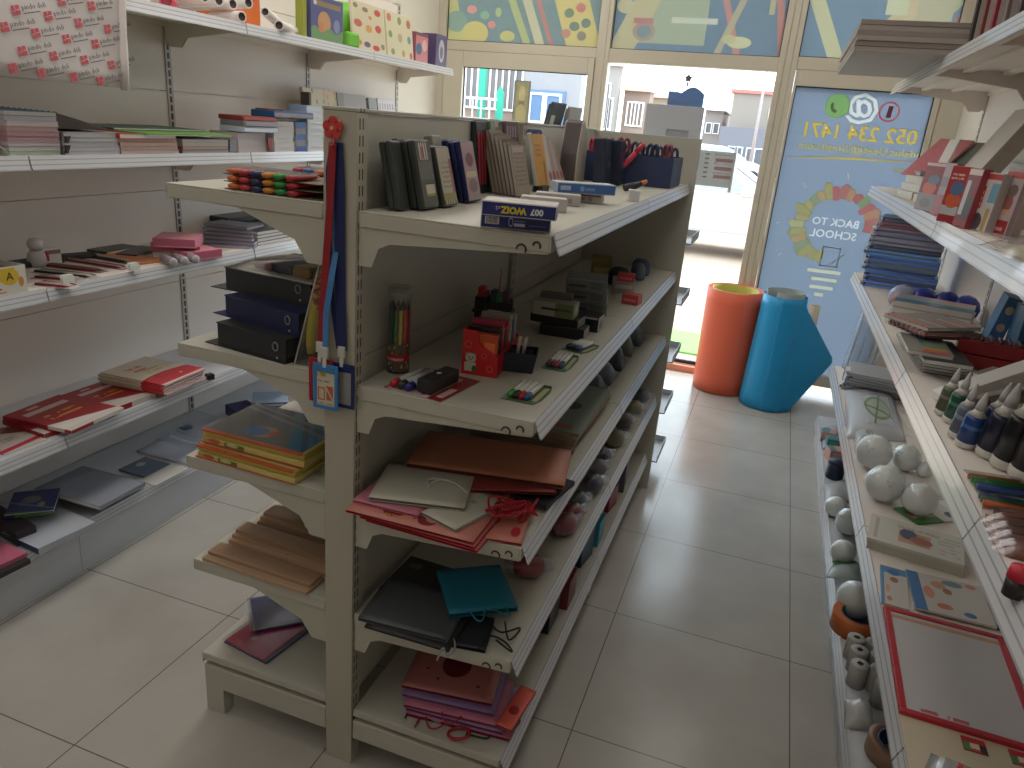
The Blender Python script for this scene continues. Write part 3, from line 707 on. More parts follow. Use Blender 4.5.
# ---- wall shelving on the left
WL = thing('wall_shelving', 'long white wall shelving unit along the left wall', 'shelving unit', (-2.5, 0.675, 0))
PSL = slot_post_mat((190, 184, 176), 1, (0.0, ), 0.012, 0.034, 0.72)
LBAYS = [-0.325, 0.675, 1.677, 2.680, 3.682, 4.685]
BRW = [(0, 0.004), (0.36, 0.004), (0.36, 0.03), (0.1, 0.062), (0.07, 0.10), (0.02, 0.10), (0, 0.085)]
for yy in LBAYS:
    b = MB().box(-0.04, 0.004, -0.016, 0.016, 0, 2.28); b.build('upright', PSL, WL, loc=(0, yy-0.675, 0))
LZ = [1.915, 1.426, 1.028, 0.524]
for i in range(len(LBAYS)-1):
    a, c = LBAYS[i]-0.675, LBAYS[i+1]-0.675
    b = MB()
    for z0, z1 in ((0.193, 0.43), (0.43, 0.835), (0.835, 1.24), (1.24, 1.643), (1.643, 2.05), (2.05, 2.27)):
        b.box(-0.022, 0.0, a+0.017, c-0.017, z0+0.0012, z1-0.0012)
    b.build('back_panel', CREAM2, WL)
    for z in LZ:
        make_shelf(WL, 0.005, 0.392, a, c, z, CREAM2 if z > 1 else COOLW, (0.038, 0.010, 0), BRW)
    b = MB(); b.box(0.0, 0.40, a+0.001, c-0.001, 0.188, 0.192); b.box(0.396, 0.40, a+0.001, c-0.001, 0.10, 0.188); o = b.build('base_deck', COOLW, WL, bevel=0.001)
    b = MB(); b.box(0.388, 0.397, a+0.001, c-0.001, 0.0, 0.0985); b.build('plinth', COOLW, WL)
    b = MB(); b.prism([(0.401, 0.195), (0.405, 0.195), (0.412, 0.155), (0.408, 0.155)], a+0.003, c-0.003, 'y'); b.build('price_rail', RAIL, o)

# ---- wall shelving on the right
WR = thing('wall_shelving', 'long white wall shelving unit along the right wall', 'shelving unit', (0.87, 1.47, 0))
RBAYS = [0.46, 1.465, 2.475, 3.482, 4.486]
PSR = slot_post_mat((206, 202, 196), 1, (0.0, ), 0.012, 0.034, 0.72)
RZ = [1.965, 1.468, 1.010, 0.468]
RX = -0.425
for yy in RBAYS:
    b = MB().box(-0.004, 0.04, -0.016, 0.016, 0, 2.28); b.build('upright', PSR, WR, loc=(0, yy-1.47, 0))
for i in range(len(RBAYS)-1):
    a, c = RBAYS[i]-1.47, RBAYS[i+1]-1.47
    b = MB()
    for z0, z1 in ((0.193, 0.43), (0.43, 0.835), (0.835, 1.24), (1.24, 1.643), (1.643, 2.05), (2.05, 2.27)):
        b.box(0.0, 0.022, a+0.017, c-0.017, z0+0.0012, z1-0.0012)
    b.build('back_panel', CREAM2, WR)
    for k, z in enumerate(RZ):
        make_shelf(WR, -0.005, [-0.425, -0.425, -0.407, -0.405][k], a, c, z, CREAM2, (0.050, (0.018, 0.012, 0.019, 0.019)[k], 0), BRW, hooks=False)
    b = MB(); b.box(RX, 0.0, a+0.001, c-0.001, 0.146, 0.150); b.box(RX, RX+0.004, a+0.001, c-0.001, 0.06, 0.146); o = b.build('base_deck', COOLW, WR, bevel=0.001)
    b = MB(); b.box(RX+0.004, RX+0.012, a+0.001, c-0.001, 0.0, 0.0585); b.build('plinth', COOLW, WR)
    b = MB(); b.prism([(RX-0.0015, 0.154), (RX-0.0045, 0.154), (RX-0.016, 0.104), (RX-0.013, 0.104)], a+0.003, c-0.003, 'y'); b.build('price_rail', RAIL, o)
# ------------------------------------------------------------------ goods: builders
EPS = 0.0006
def frame2(a, b):
    """origin + heading from two world points (A left, B right, thing lies to the left of A->B)"""
    a, b = Vector(a), Vector(b); d = b-a
    return a, math.hypot(d.x, d.y), math.atan2(d.y, d.x)
def rect3(A, B, C, z):
    a, b, c = onz(*A, z), onz(*B, z), onz(*C, z)
    o, w, rz = frame2(a, b)
    n = Vector((-math.sin(rz), math.cos(rz), 0)); d = (c-b).dot(n)
    if d < 0:
        o, w, rz = frame2(b, a); d = -d
    return Vector((o.x, o.y)), w, d, rz
def at(o, z): return (o[0], o[1], z)

def book(name, label, cat, o, z, w, d, t, rz, cover, pages=None, spine='x0', group=None, ct=0.0012, rings=False, ringcol=(60, 60, 62), tilt=0.0, over=0.002):
    """closed book or notebook lying flat, local corner at the origin; cover wraps the spine side"""
    r = thing(name, label, cat, (o[0], o[1], z), rz, group)
    if tilt: r.rotation_euler = (tilt, 0, rz)
    b = MB(); b.box(0, w, 0, d, t-ct, t); b.box(0, w, 0, d, 0, ct)
    if not rings:
        if spine == 'x0': b.box(0, ct, 0, d, ct, t-ct)
        elif spine == 'x1': b.box(w-ct, w, 0, d, ct, t-ct)
        elif spine == 'y0': b.box(0, w, 0, ct, ct, t-ct)
        elif spine == 'y1': b.box(0, w, d-ct, d, ct, t-ct)
    b.build('cover', cover, r)
    b = MB(); e = over; x0, x1, y0, y1 = e, w-e, e, d-e
    if not rings:
        if spine == 'x0': x0 = ct
        if spine == 'x1': x1 = w-ct
        if spine == 'y0': y0 = ct
        if spine == 'y1': y1 = d-ct
    b.box(x0, x1, y0, y1, ct, t-ct); b.build('pages', pages or PAPER, r)
    if rings:
        b = MB(); n = max(5, int((d if spine in ('x0', 'x1') else w)/0.022)); rr = t*0.5+0.0015
        for i in range(n):
            q = (i+0.5)/n
            if spine in ('x0', 'x1'):
                cx = 0.003 if spine == 'x0' else w-0.003; cy = d*q
                b.tube([(cx+(rr*math.cos(a)-rr*0.6)*(1 if spine == 'x0' else -1), cy, t/2+rr*0.98*math.sin(a)) for a in [k*PI/4 for k in range(8)]], 0.0011, 4, closed=True)
            else:
                cy = 0.003 if spine == 'y0' else d-0.003; cx = w*q
                b.tube([(cx, cy+(rr*math.cos(a)-rr*0.6)*(1 if spine == 'y0' else -1), t/2+rr*0.98*math.sin(a)) for a in [k*PI/4 for k in range(8)]], 0.0011, 4, closed=True)
        b.build('spiral_binding', mat(ringcol, 0.35, 0.6), r)
    return r
PAPER = stripes((232, 230, 224), (206, 204, 198), 14, 'Z', name='paper_edges')
PAPERW = mat((236, 236, 234), 0.6)
def slab(name, label, cat, o, z, w, d, t, rz, m, group=None, bevel=0.001, tilt=None, parent=None):
    b = MB().box(0, w, 0, d, 0, t)
    q = b.build(name, m, parent, loc=(o[0], o[1], z), rot=(0, 0, rz) if tilt is None else (tilt[0], tilt[1], rz), bevel=bevel)
    if label: tag(q, label, cat, group)
    return q
def carton(name, label, cat, o, z, w, d, h, rz, m, group=None, front=None, top=None, side=None, rot=None, lid=None):
    """printed carton: body with printed panels and a lid seam"""
    r = thing(name, label, cat, (o[0], o[1], z), rz, group, rot)
    MB().box(0, w, 0, d, 0, h).build('body', m, r, bevel=0.0012)
    if front: MB().box(0.002, w-0.002, -0.0006, 0.0002, 0.002, h-0.002).build('front_panel', front, r)
    if side: MB().box(w-0.0002, w+0.0006, 0.002, d-0.002, 0.002, h-0.002).build('side_panel', side, r)
    if top: MB().box(0.002, w-0.002, 0.002, d-0.002, h-0.0002, h+0.0006).build('top_panel', top, r)
    if lid:
        MB().box(-0.0007, w+0.0007, -0.0009, d+0.0007, h*lid, h*lid+0.0015).build('lid_seam', mat((90, 90, 92), 0.6), r)
    return r
def jit(a): return (random.random()*2-1)*a

def lw_line(px0, px1, py, X):
    """span along the left wall shelf front seen between two pixel columns -> o, w, rz(facing +X)"""
    a, b = onx(px0, py, X), onx(px1, py, X)
    return (X, a.y), b.y-a.y, R(90)
def rw_line(px0, px1, py0, py1, X):
    a, b = onx(px0, py0, X), onx(px1, py1, X)
    return (X, a.y), a.y-b.y, R(-90)
def local(o, rz, x, y):
    return (o[0]+x*math.cos(rz)-y*math.sin(rz), o[1]+x*math.sin(rz)+y*math.cos(rz))
# ------------------------------------------------------------------ goods on the left wall shelving
Z2, Z3, Z4, Z5 = 1.426+EPS, 1.028+EPS, 0.524+EPS, 0.192+EPS
def lstack(px0, px1, pyb, pyt, X, z, depth, cols, word, where, group, cat='notebook', spine='x0', rings=False, jx=0.004, kind='notebook', pages=None, cover_over=0.002):
    o, w, rz = lw_line(px0, px1, pyb, X)
    D = onx((px0+px1)/2, pyb, X); h = abs(onx((px0+px1)/2, pyt, X).z - D.z)
    n = len(cols); t = h/n; out = []
    for i, c in enumerate(cols):
        cc, pp = (c if isinstance(c[0], (tuple, str)) else (c, None))
        oo = local(o, rz, jit(jx), 0.004+abs(jit(jx)))
        lab = '%s, %s %s' % (word(i) if callable(word) else word, nth(i, n), where)
        m = cc if not isinstance(cc, tuple) else mat(cc, 0.45)
        pm = pages if pp is None else stripes(pp, tuple(int(v*0.88) for v in pp), 8)
        out.append(book(kind, lab, cat, oo, z+i*(t+0.0002), w, depth, t, rz+jit(0.012), m, pm, spine, group, rings=rings))
    return o, w, rz, z+n*(t+0.0002), t
# stack one: nine spiral notebooks under a teal cover
cw = [(206, 218, 200), (150, 168, 158), (196, 176, 182), (176, 140, 150), (190, 150, 156), (200, 160, 162), (214, 206, 208), (188, 178, 196), (70, 120, 142)]
nm = ['pale green', 'grey green', 'mauve', 'dusty plum', 'dull pink', 'rose pink', 'off white', 'lilac', 'teal covered']
pg = [(210, 220, 204), (214, 220, 212), (214, 196, 200), (196, 160, 168), (200, 164, 168), (206, 172, 172), (222, 216, 214), (206, 200, 212), (216, 214, 210)]
lstack(12, 64, 156, 112, -2.12, Z2, 0.24, list(zip(cw, pg)), lambda i: nm[i]+' spiral notebook', 'in the tall stack on the left second shelf', 'spiral notebooks stacked on the left wall', rings=True, spine='x1')
o, w, rz = lw_line(-18, 10, 157, -2.12)
b = MB(); b.grid(lambda u, v: Vector((u*w, v*0.22, 0.085*math.sin(PI*min(1, max(0, v)))*0.35 + 0.09*(1-u)**0.6*(0.35+0.65*math.sin(PI*(0.1+0.8*v))))), 8, 8)
tag(b.build('plastic_bag', milky((222, 216, 212), 0.85), loc=(o[0], o[1], Z2+0.0012), rot=(0, 0, rz), solid=0.002), 'crumpled pale plastic packet at the far left edge of the second shelf', 'packet')
# dark folder bridging the stacks
a, c = onx(56, 111, -2.12), onx(113, 131.5, -2.12)
b = MB(); b.prism([(a.y+0.008, a.z-0.004), (a.y+0.008, c.z+0.004), (c.y-0.01, c.z+0.003), (c.y, c.z+0.006)], -2.36, -2.135, 'x')
tag(b.build('document_folder', mat((78, 66, 62), 0.6), bevel=0.004), 'dark brown folder sloping between two stacks on the second shelf', 'folder')
lstack(67, 122, 155.5, 133, -2.12, Z2, 0.27, [((196, 196, 202), (206, 206, 212))]*5, 'white paper pad', 'in the pile under the sloping dark folder', 'white pads on the left wall', cat='paper pad', kind='paper_pad')
for k, (y0, y1) in enumerate(((136, 143), (145, 153))):
    a, c = onx(62.5, y0, -2.115), onx(70, y1, -2.115)
    b = MB(); b.prism([(a.y, c.z), (c.y-0.01, c.z), (c.y, a.z), (a.y+0.006, a.z)], -2.112, -2.108, 'x'); b.box(-2.112, -2.104, a.y+0.003, a.y+0.008, c.z, a.z)
    tag(b.build('binder_clip', mat((70, 68, 72), 0.4, 0.3)), ['upper', 'lower'][k]+' dark binder clip at the left edge of the white pad pile', 'clip', 'clips on white pads')
o, w, rz, zt, t = lstack(122, 180, 152.5, 137, -2.12, Z2, 0.24, [((222, 198, 190), (220, 206, 200)), ((206, 150, 150), (216, 196, 190)), ((214, 176, 140), (226, 206, 190)), ((196, 110, 104), (224, 200, 196))], lambda i: ['pinkish', 'rose', 'peach', 'brick'][i]+' notebook', 'in the low stack under the red notebook', 'notebooks with warm covers')
a, c = onx(112, 133, -2.14), onx(176, 137, -2.11)
book('notebook', 'wide notebook with flat red cover on the low warm stack', 'notebook', (-2.108, a.y), zt+0.0004, c.y-a.y, 0.30, 0.016, R(90), mat((186, 62, 60), 0.5), None, 'x0', 'notebooks with warm covers')
o, w, rz, zt, t = lstack(184, 230, 152, 138, -2.12, Z2, 0.24, [((120, 118, 124), (190, 190, 196)), ((190, 110, 104), (214, 196, 190)), ((206, 196, 176), (220, 214, 206)), ((190, 186, 180), (214, 210, 204))], lambda i: ['grey', 'dull red', 'sand', 'pale'][i]+' notebook', 'in the stack under the bright green file', 'notebooks under the green file')
a, c = onx(122, 132, -2.14), onx(236, 138, -2.10)
b1 = thing('file_folder', 'bright green file lying wide over a stack', 'file', (-2.10, a.y+0.05, zt+0.012), R(90))
w1 = c.y-a.y-0.05
MB().prism([(0, 0.02), (0.02, 0), (w1-0.02, 0), (w1, 0.02), (w1, 0.30), (0, 0.30)], 0.004, 0.008).build('cover', mat((106, 168, 62), 0.4), b1, bevel=0.001)
MB().prism([(0.004, 0.024), (0.022, 0.003), (w1-0.022, 0.003), (w1-0.004, 0.022), (w1-0.004, 0.296), (0.004, 0.296)], 0, 0.0038).build('sheet_insert', PAPERW, b1)
b2 = thing('file_folder', 'dark teal file lying beneath the bright green file', 'file', (-2.24, a.y+0.06, zt+0.021), R(90))
MB().box(0, w1*0.95, 0, 0.24, 0, 0.006).build('cover', mat((92, 116, 110), 0.5), b2, bevel=0.001)
MB().box(0.003, w1*0.95-0.003, -0.001, 0.237, 0.0015, 0.0045).build('sheet_insert', PAPERW, b2)
b2['label'] = 'grey teal file lying behind the front edge of the bright green file'
a, c = onx(229, 139, -2.13), onx(240, 152, -2.13)
b = MB(); b.prism([(a.y, c.z), (c.y, c.z), (c.y-0.01, a.z), (a.y+0.005, a.z)], -2.16, -2.13, 'x'); tag(b.build('binder_clip', mat((130, 130, 134), 0.4, 0.3), bevel=0.003), 'grey clip between green file stack and the wrapped paper', 'clip')
# maroon topped wrapped stack
lstack(240, 268, 152.5, 133, -2.12, Z2, 0.14, [((214, 200, 200), (216, 206, 206)), ((212, 198, 200), (220, 210, 212)), ((206, 188, 190), (214, 204, 206))], 'wrapped white paper pack', 'in the pile under the maroon cover', 'wrapped paper packs', cat='paper pack', kind='paper_pack', pages=None)
o, w, rz = lw_line(238, 272, 140, -2.14); zb = Z2 + 0.105
zz = onx(255, 133, -2.12).z + 0.003
for k, (c, hgt, lb, d0) in enumerate((((196, 204, 220), 0.022, 'pale blue file under the grey file on the wrapped paper', 0.0), ((130, 124, 132), 0.022, 'grey file between maroon and pale blue files', 0.004), ((146, 58, 50), 0.018, 'maroon file on top of the wrapped paper pile', -0.004))):
    f = thing('box_file', lb, 'file', (-2.10+d0, o[1]-0.012, zz), R(90), 'files on the wrapped paper')
    b = MB(); b.prism([(0, 0.004), (w*0.5, -0.002), (w, 0.002), (w, 0.12), (0, 0.12)], 0, hgt); b.build('cover', mat(c, 0.5), f, bevel=0.002)
    MB().box(0.006, w-0.006, -0.003, 0.004, 0.004, hgt-0.004).build('sheet_insert', mat(tuple(min(255, v+30) for v in c), 0.6), f)
    zz += hgt+0.0006
a, c = onx(267, 138, -2.118), onx(275, 151, -2.118)
b = MB(); b.prism([(a.y+0.012, c.z), (a.y+0.03, c.z), (a.y+0.034, a.z), (a.y, a.z), (a.y, a.z-0.02)], -2.118, -2.1175+0.004, 'x'); tag(b.build('price_tag', mat((150, 44, 44), 0.5)), 'dark red tag hanging at the right of the wrapped paper pile', 'tag')
# clear wrapped white paper pile and blue stack under a blue file
lstack(276, 296, 151.5, 121, -2.12, Z2, 0.12, [((220, 218, 220), (222, 220, 222))]*6, 'clear wrapped white pad', 'in the pile left of the blue binders', 'clear wrapped pads', cat='paper pad', kind='paper_pad')
o, w, rz = lw_line(275, 298, 118, -2.115); zz = onx(286, 121, -2.12).z+0.004
slab('paper_sheet', 'thin pink sheet lying on the clear wrapped pads', 'paper', o, zz, w, 0.12, 0.004, rz, mat((206, 160, 156), 0.6))
lstack(297.5, 307.5, 151.5, 122, -2.12, Z2, 0.12, [(34, 84, 150), (120, 116, 132), (40, 92, 158), (122, 118, 134), (42, 100, 166)], lambda i: ['blue', 'greyish', 'blue', 'greyish', 'blue'][i]+' ring binder', 'in the narrow banded pile', 'banded binders', cat='binder', kind='ring_binder', pages=None, spine='y0')
o, w, rz = lw_line(268, 308, 110, -2.13); zz += 0.008
f = thing('file_folder', 'wide blue file lying over the clear wrapped pads and binders', 'file', (-2.10, o[1], zz), R(90))
MB().box(0, w, 0, 0.12, 0, 0.028).build('cover', mat((36, 92, 142), 0.4), f, bevel=0.004); MB().box(0.004, w-0.004, -0.002, 0.004, 0.006, 0.021).build('sheet_insert', mat((150, 140, 140), 0.6), f)
slab('paper_sheet', 'dark red sheet lying on the wide blue file', 'paper', (-2.16, o[1]+0.03), zz+0.0286, w*0.4, 0.06, 0.005, R(90), mat((132, 40, 40), 0.6))
lstack(309, 324, 151.5, 106, -2.12, Z2, 0.10, [((210, 214, 222), (218, 220, 226))]*7 + [((170, 194, 220), (210, 216, 226))], lambda i: 'pale blue pad' if i == 7 else 'clear wrapped white pad', 'beside the gondola post', 'clear wrapped pads by the gondola', cat='paper pad', kind='paper_pad')
# small goods further along, showing over the gondola
def lean_card(name, lab, cat, px0, px1, pyt, X, z, hgt, m, lean=14, t=0.012, group=None, extra=None, y=None):
    a, c = onx(px0, pyt, X), onx(px1, pyt, X)
    r = thing(name, lab, cat, (X, a.y, z+0.0005), R(90), group)
    r.rotation_euler = (R(-lean), 0, R(90))
    w = c.y-a.y
    MB().box(0, w, 0.0, t, 0.0, hgt).build('card', m, r, bevel=0.0015)
    if extra: extra(r, w, hgt)
    return r
flower = lambda base, sc, cols: printed(base, [], 'XZ', 0.5, (sc, 0.33, cols, (1, 1, 1)))
spec = [(309, 331, 88, 0.31, flower((206, 198, 176), 7, [(190, 120, 90), (150, 160, 110), (206, 160, 120)]), 'cream floral card pack leaning at the far end of the second shelf'),
        (331, 342, 90, 0.30, flower((206, 190, 160), 6, [(206, 120, 90), (160, 150, 110), (214, 170, 120)]), 'small floral card beside the grey boxes on the second shelf'),
        (343, 371, 94, 0.28, printed((150, 142, 132), [('c', 0.25, 0.5, 0.1, 0.14, (110, 102, 96)), ('c', 0.65, 0.45, 0.08, 0.14, (104, 98, 92)), ('r', 0.0, 0.22, 0, 1, (128, 120, 112))], 'XZ'), 'wide grey box showing over the gondola top'),
        (374, 382, 98, 0.27, printed((150, 146, 140), [('r', 0.2, 0.8, 0.2, 0.8, (128, 124, 118))], 'XZ'), 'narrow grey box left of the white card over the gondola'),
        (383, 400, 99, 0.27, printed((226, 222, 224), [('b', 0.08, 0.95, 0.78, 0.9, 6, (180, 160, 164))], 'XZ'), 'white card with small marks near the end of the second shelf')]
for px0, px1, pyt, hh, m, lb in spec:
    zt = onx((px0+px1)/2, pyt, -2.33).z
    lean_card('card_pack' if 'card' in lb else 'gift_box', lb, 'card pack' if 'card' in lb else 'box', px0, px1, pyt, -2.33, Z2, max(0.1, zt-Z2), m, 8, 0.02)
b = MB(); a = onx(305, 96, -2.38); b.prism([(0, 0), (0.03, 0), (0.05, 0.2), (0.04, 0.21)], 0, 0.12); 
tag(MB().box(0, 0.02, 0, 0.05, 0, max(0.1, onx(306, 92, -2.33).z-Z2)).build('file_folder', mat((96, 84, 76), 0.6), loc=(-2.3, onx(304, 100, -2.33).y, Z2), rot=(0, 0, R(90)), bevel=0.002), 'brown upright folder edge beside the cream floral pack', 'file')

# ---- top shelf
Z1 = 1.915+EPS
# wrapped paper pack hanging over the front at the left
def mesh_into(b, me, M):
    vs = [v.co.copy() for v in me.vertices]; b.add(vs, [tuple(p.vertices) for p in me.polygons], M)
XP = -2.075
p0, p1, p2 = onx(-22, 74, XP), onx(127, 88.5, XP), onx(117, -2, XP)
pk = thing('paper_pack', 'white wrapped paper pack with red and grey print hanging over the top left shelf', 'paper pack', (XP, p0.y, 0))
YW = p1.y-p0.y
b = MB(); n = 14
tilt = (p1.z-p0.z)/YW
def pkf(u, v):
    y = u*(p1.y-p0.y + 0.005*math.sin(v*3)); z0 = p0.z + tilt*y; zz = z0 + v*(1.984-z0)
    return Vector((0.006*math.sin(u*4.2+v*3) , y, zz))
vs_f = MB(); vs_f.grid(pkf, 16, 8); 
vs_f.build('wrapper', mat((214, 208, 206), 0.38, var=0.03, vscale=14), pk, solid=0.012)
b = MB(); b.tube([(0.004, YW+0.008+0.02*(v-1), p0.z+tilt*YW-0.006+v*(1.985-p0.z-tilt*YW)) for v in (0, 0.25, 0.5, 0.75, 1.0)], [0.013, 0.014, 0.012, 0.013, 0.012], 10)
b.build('rolled_edge', mat((222, 214, 210), 0.35), pk)
MB().box(-0.36, 0.004, 0.0, YW, 1.9175, 1.984).build('top_fold', mat((214, 208, 206), 0.38, var=0.03, vscale=14), pk, bevel=0.004)
lg_r, lg_k = MB(), MB()
cu = bpy.data.curves.new('t', 'FONT'); cu.body = 'pindo deli'; cu.size = 0.020; cu.align_y = 'CENTER'; cu.extrude = 0.0002; cu.resolution_u = 1
to = bpy.data.objects.new('t', cu); COL.objects.link(to); dg = bpy.context.evaluated_depsgraph_get(); tme = bpy.data.meshes.new_from_object(to.evaluated_get(dg)); bpy.data.objects.remove(to)
for (lx, ly) in [(9, 68), (37, 73), (70, 77), (98, 81), (18, 51), (50, 56), (82, 60), (110, 65), (32, 33), (64, 39), (94, 44), (0, 27), (46, 16), (77, 23), (106, 29), (12, 10), (90, 6), (60, 1)]:
    q = onx(lx+3, ly, XP+0.0095)
    if q.y-p0.y > YW-0.055: continue
    yy, zz = q.y-p0.y, q.z
    M = Matrix.Translation((0.0095+0.006*math.sin(yy/YW*4.2+ (zz-p0.z)/(1.985-p0.z)*3), yy, zz)) @ Matrix.Rotation(R(14), 4, 'X') @ Matrix(((0, 0, 1, 0), (1, 0, 0, 0), (0, 1, 0, 0), (0, 0, 0, 1)))
    for (x0, y0, x1, y1) in ((-0.013, -0.012, -0.002, -0.003), (0.001, 0.002, 0.012, 0.012), (-0.012, 0.0, -0.003, 0.012), (0.0, -0.012, 0.012, -0.001)):
        lg_r.box(x0, x1, y0, y1, -0.0003, 0.0008, M)
    mesh_into(lg_k, tme, M @ Matrix.Translation((0.018, 0.004, 0.0004)))
    lg_k.box(0.02, 0.075, -0.012, -0.0095, 0, 0.0005, M)
lg_r.build('printed_emblem', mat((214, 92, 104), 0.5), pk); lg_k.build('printed_lettering', mat((104, 98, 98), 0.5), pk)

# rolls of white and red paper on the top shelf
def roll(name, lab, cat, p_end, p_far, r, m, core=(70, 58, 52), group=None, cap=None):
    p_end, p_far = Vector(p_end), Vector(p_far); d = p_far-p_end; ln = d.length
    rr = thing(name, lab, cat, p_end, 0, group); rr.rotation_euler = d.to_track_quat('Z', 'Y').to_euler()
    b = MB(); b.lathe([(r*0.72, 0.004), (r*0.74, 0), (r, 0), (r, ln), (r*0.74, ln), (r*0.72, ln-0.004)], n=18, caps=False); b.build('sheet', m, rr)
    MB().lathe([(r*0.70, 0.004), (r*0.71, 0.0), (r*0.715, 0.004), (r*0.715, ln-0.004), (r*0.70, ln-0.003)], n=18, caps=True).build('core', mat(core, 0.8), rr)
    return rr
SR = 0.021
shine = mat((226, 220, 216), 0.25)
for k, (px, py, dx, dy, m, lb) in enumerate([(205, 6, -0.33, 0.10, shine, 'leftmost white paper roll over the pink roll'), (219, 4, -0.33, 0.10, shine, 'second white paper roll from the left on top shelf'), (233, 5, -0.33, 0.10, shine, 'third white paper roll from the left on top shelf'), (248.5, 3, -0.19, 0.06, shine, 'fourth white paper roll from the left lying on others'), (242, 19, -0.19, 0.06, shine, 'white paper roll with lowest dark end left of centre'), (279, 29, -0.10, 0.30, shine, 'white paper roll whose end sticks out beyond the shelf front')]):
    q = onx(px, py, -2.10 if py > 15 else -2.14)
    zz = Z1+SR+0.0005 if py > 12 else Z1+SR*3+0.002
    q = Vector((q.x, q.y, max(zz, q.z)))
    roll('paper_roll', lb, 'paper roll', q, (q.x+dx, q.y+dy, q.z), SR, m, group='white paper rolls on the top shelf')
q = onx(298, 14, -2.12); roll('paper_roll', 'white paper roll lying crosswise before the orange box', 'paper roll', (-2.12, onx(262, 12, -2.12).y+0.02, Z1+SR*3), (-2.2, onx(302, 16, -2.12).y, Z1+SR+0.006), SR*0.9, shine)
roll('paper_roll', 'pink paper roll lying under the white rolls', 'paper roll', (-2.16, onx(196, 8, -2.12).y-0.1, Z1+0.026), (-2.30, onx(222, 8, -2.12).y-0.06, Z1+0.026), 0.025, mat((216, 84, 104), 0.4), core=(150, 60, 70))
a, c = onx(268, 0, -2.16), onx(294, 6, -2.16)
carton('card_box', 'orange box behind the white paper rolls on the top shelf', 'box', (-2.33, a.y-0.05), Z1, 0.22, 0.16, 0.14, R(90), mat((214, 112, 54), 0.5), front=printed((216, 116, 58), [('r', 0.1, 0.9, 0.1, 0.16, (180, 60, 40))], 'XZ'))
a, c = onx(303, 30, -2.13), onx(309, 10, -2.13)
slab('card_box', 'narrow lime green box left of the purple game box', 'box', (-2.125, a.y-0.005), Z1, 0.028, 0.04, 0.16, R(90), mat((150, 160, 60), 0.5))
a, c = onx(310, 26, -2.12), onx(342, 32, -2.12)
pz = printed((88, 92, 140), [('r', 0.08, 0.92, 0.78, 0.9, (150, 130, 90)), ('c', 0.4, 0.42, 0.2, 0.26, (196, 150, 100)), ('w', 0.26, 14, 0.05, (110, 150, 90)), ('c', 0.3, 0.3, 0.08, 0.12, (206, 130, 90)), ('c', 0.8, 0.4, 0.1, 0.16, (130, 140, 180)), ('c', 0.12, 0.84, 0.05, 0.05, (206, 206, 220))], 'XZ')
carton('game_box', 'purple childrens game box with night castle picture on top shelf', 'box', (-2.115, a.y), Z1, c.y-a.y, 0.05, 0.185, R(90), mat((92, 90, 140), 0.5), front=pz, side=mat((76, 76, 120), 0.5))
b = MB(); a = onx(349, 30, -2.2); b.lathe([(0.0, -0.11), (0.06, -0.105), (0.10, -0.06), (0.115, 0.0), (0.10, 0.06), (0.06, 0.105), (0, 0.11)], n=22)
tag(b.build('ball', mat((112, 186, 60), 0.5, var=0.1, vscale=30), loc=(-2.265, a.y+0.03, Z1+0.111)), 'bright green round ball behind the purple game box', 'ball')
b = MB(); b.box(0, 0.11, 0, 0.03, 0, 0.07); tag(b.build('soft_cushion', mat((112, 190, 62), 0.7), loc=(-2.112, onx(343, 35, -2.14).y+0.004, Z1), rot=(0, 0, R(90)), bevel=0.012), 'small green cushion right of the purple game box', 'cushion')
fl1 = printed((216, 206, 176), [('c', 0.13, 0.9, 0.07, 0.05, (140, 136, 110)), ('c', 0.42, 0.86, 0.09, 0.05, (150, 130, 110)), ('c', 0.8, 0.86, 0.10, 0.07, (206, 90, 80)), ('c', 0.18, 0.55, 0.12, 0.08, (196, 110, 90)), ('c', 0.5, 0.48, 0.1, 0.08, (216, 160, 100)), ('c', 0.8, 0.52, 0.1, 0.08, (200, 90, 84)), ('c', 0.16, 0.16, 0.09, 0.06, (220, 140, 80)), ('c', 0.42, 0.14, 0.1, 0.06, (120, 100, 130)), ('c', 0.7, 0.1, 0.11, 0.06, (206, 80, 80)), ('c', 0.92, 0.16, 0.06, 0.06, (140, 150, 100)), ('c', 0.56, 0.72, 0.05, 0.04, (214, 140, 110))], 'XZ')
fl2 = printed((218, 212, 180), [('c', 0.12, 0.86, 0.08, 0.09, (206, 130, 120)), ('c', 0.5, 0.84, 0.07, 0.09, (150, 150, 120)), ('c', 0.85, 0.82, 0.08, 0.1, (190, 120, 110)), ('c', 0.14, 0.5, 0.07, 0.08, (140, 166, 100)), ('c', 0.5, 0.46, 0.08, 0.1, (190, 170, 140)), ('c', 0.85, 0.46, 0.07, 0.09, (120, 160, 160)), ('c', 0.2, 0.12, 0.07, 0.07, (150, 160, 110)), ('c', 0.6, 0.12, 0.06, 0.08, (190, 160, 110)), ('c', 0.9, 0.1, 0.06, 0.08, (206, 110, 100))], 'XZ')
for px0, px1, py, pt, m, lb in ((354, 386, 46, -2, fl1, 'cream sticker pad with big flowers on the top shelf'), (388, 414, 55, 9, fl2, 'cream sticker pad with small plants nearer the window on top shelf')):
    a = onx(px0, py, -2.12); c = onx(px1, py, -2.12); h = onx(px0, pt, -2.12).z-Z1
    lean_card('sticker_pad', lb, 'sticker pad', px0, px1, py, -2.12, Z1, h, m, 6, 0.012, 'sticker pads on the top shelf')
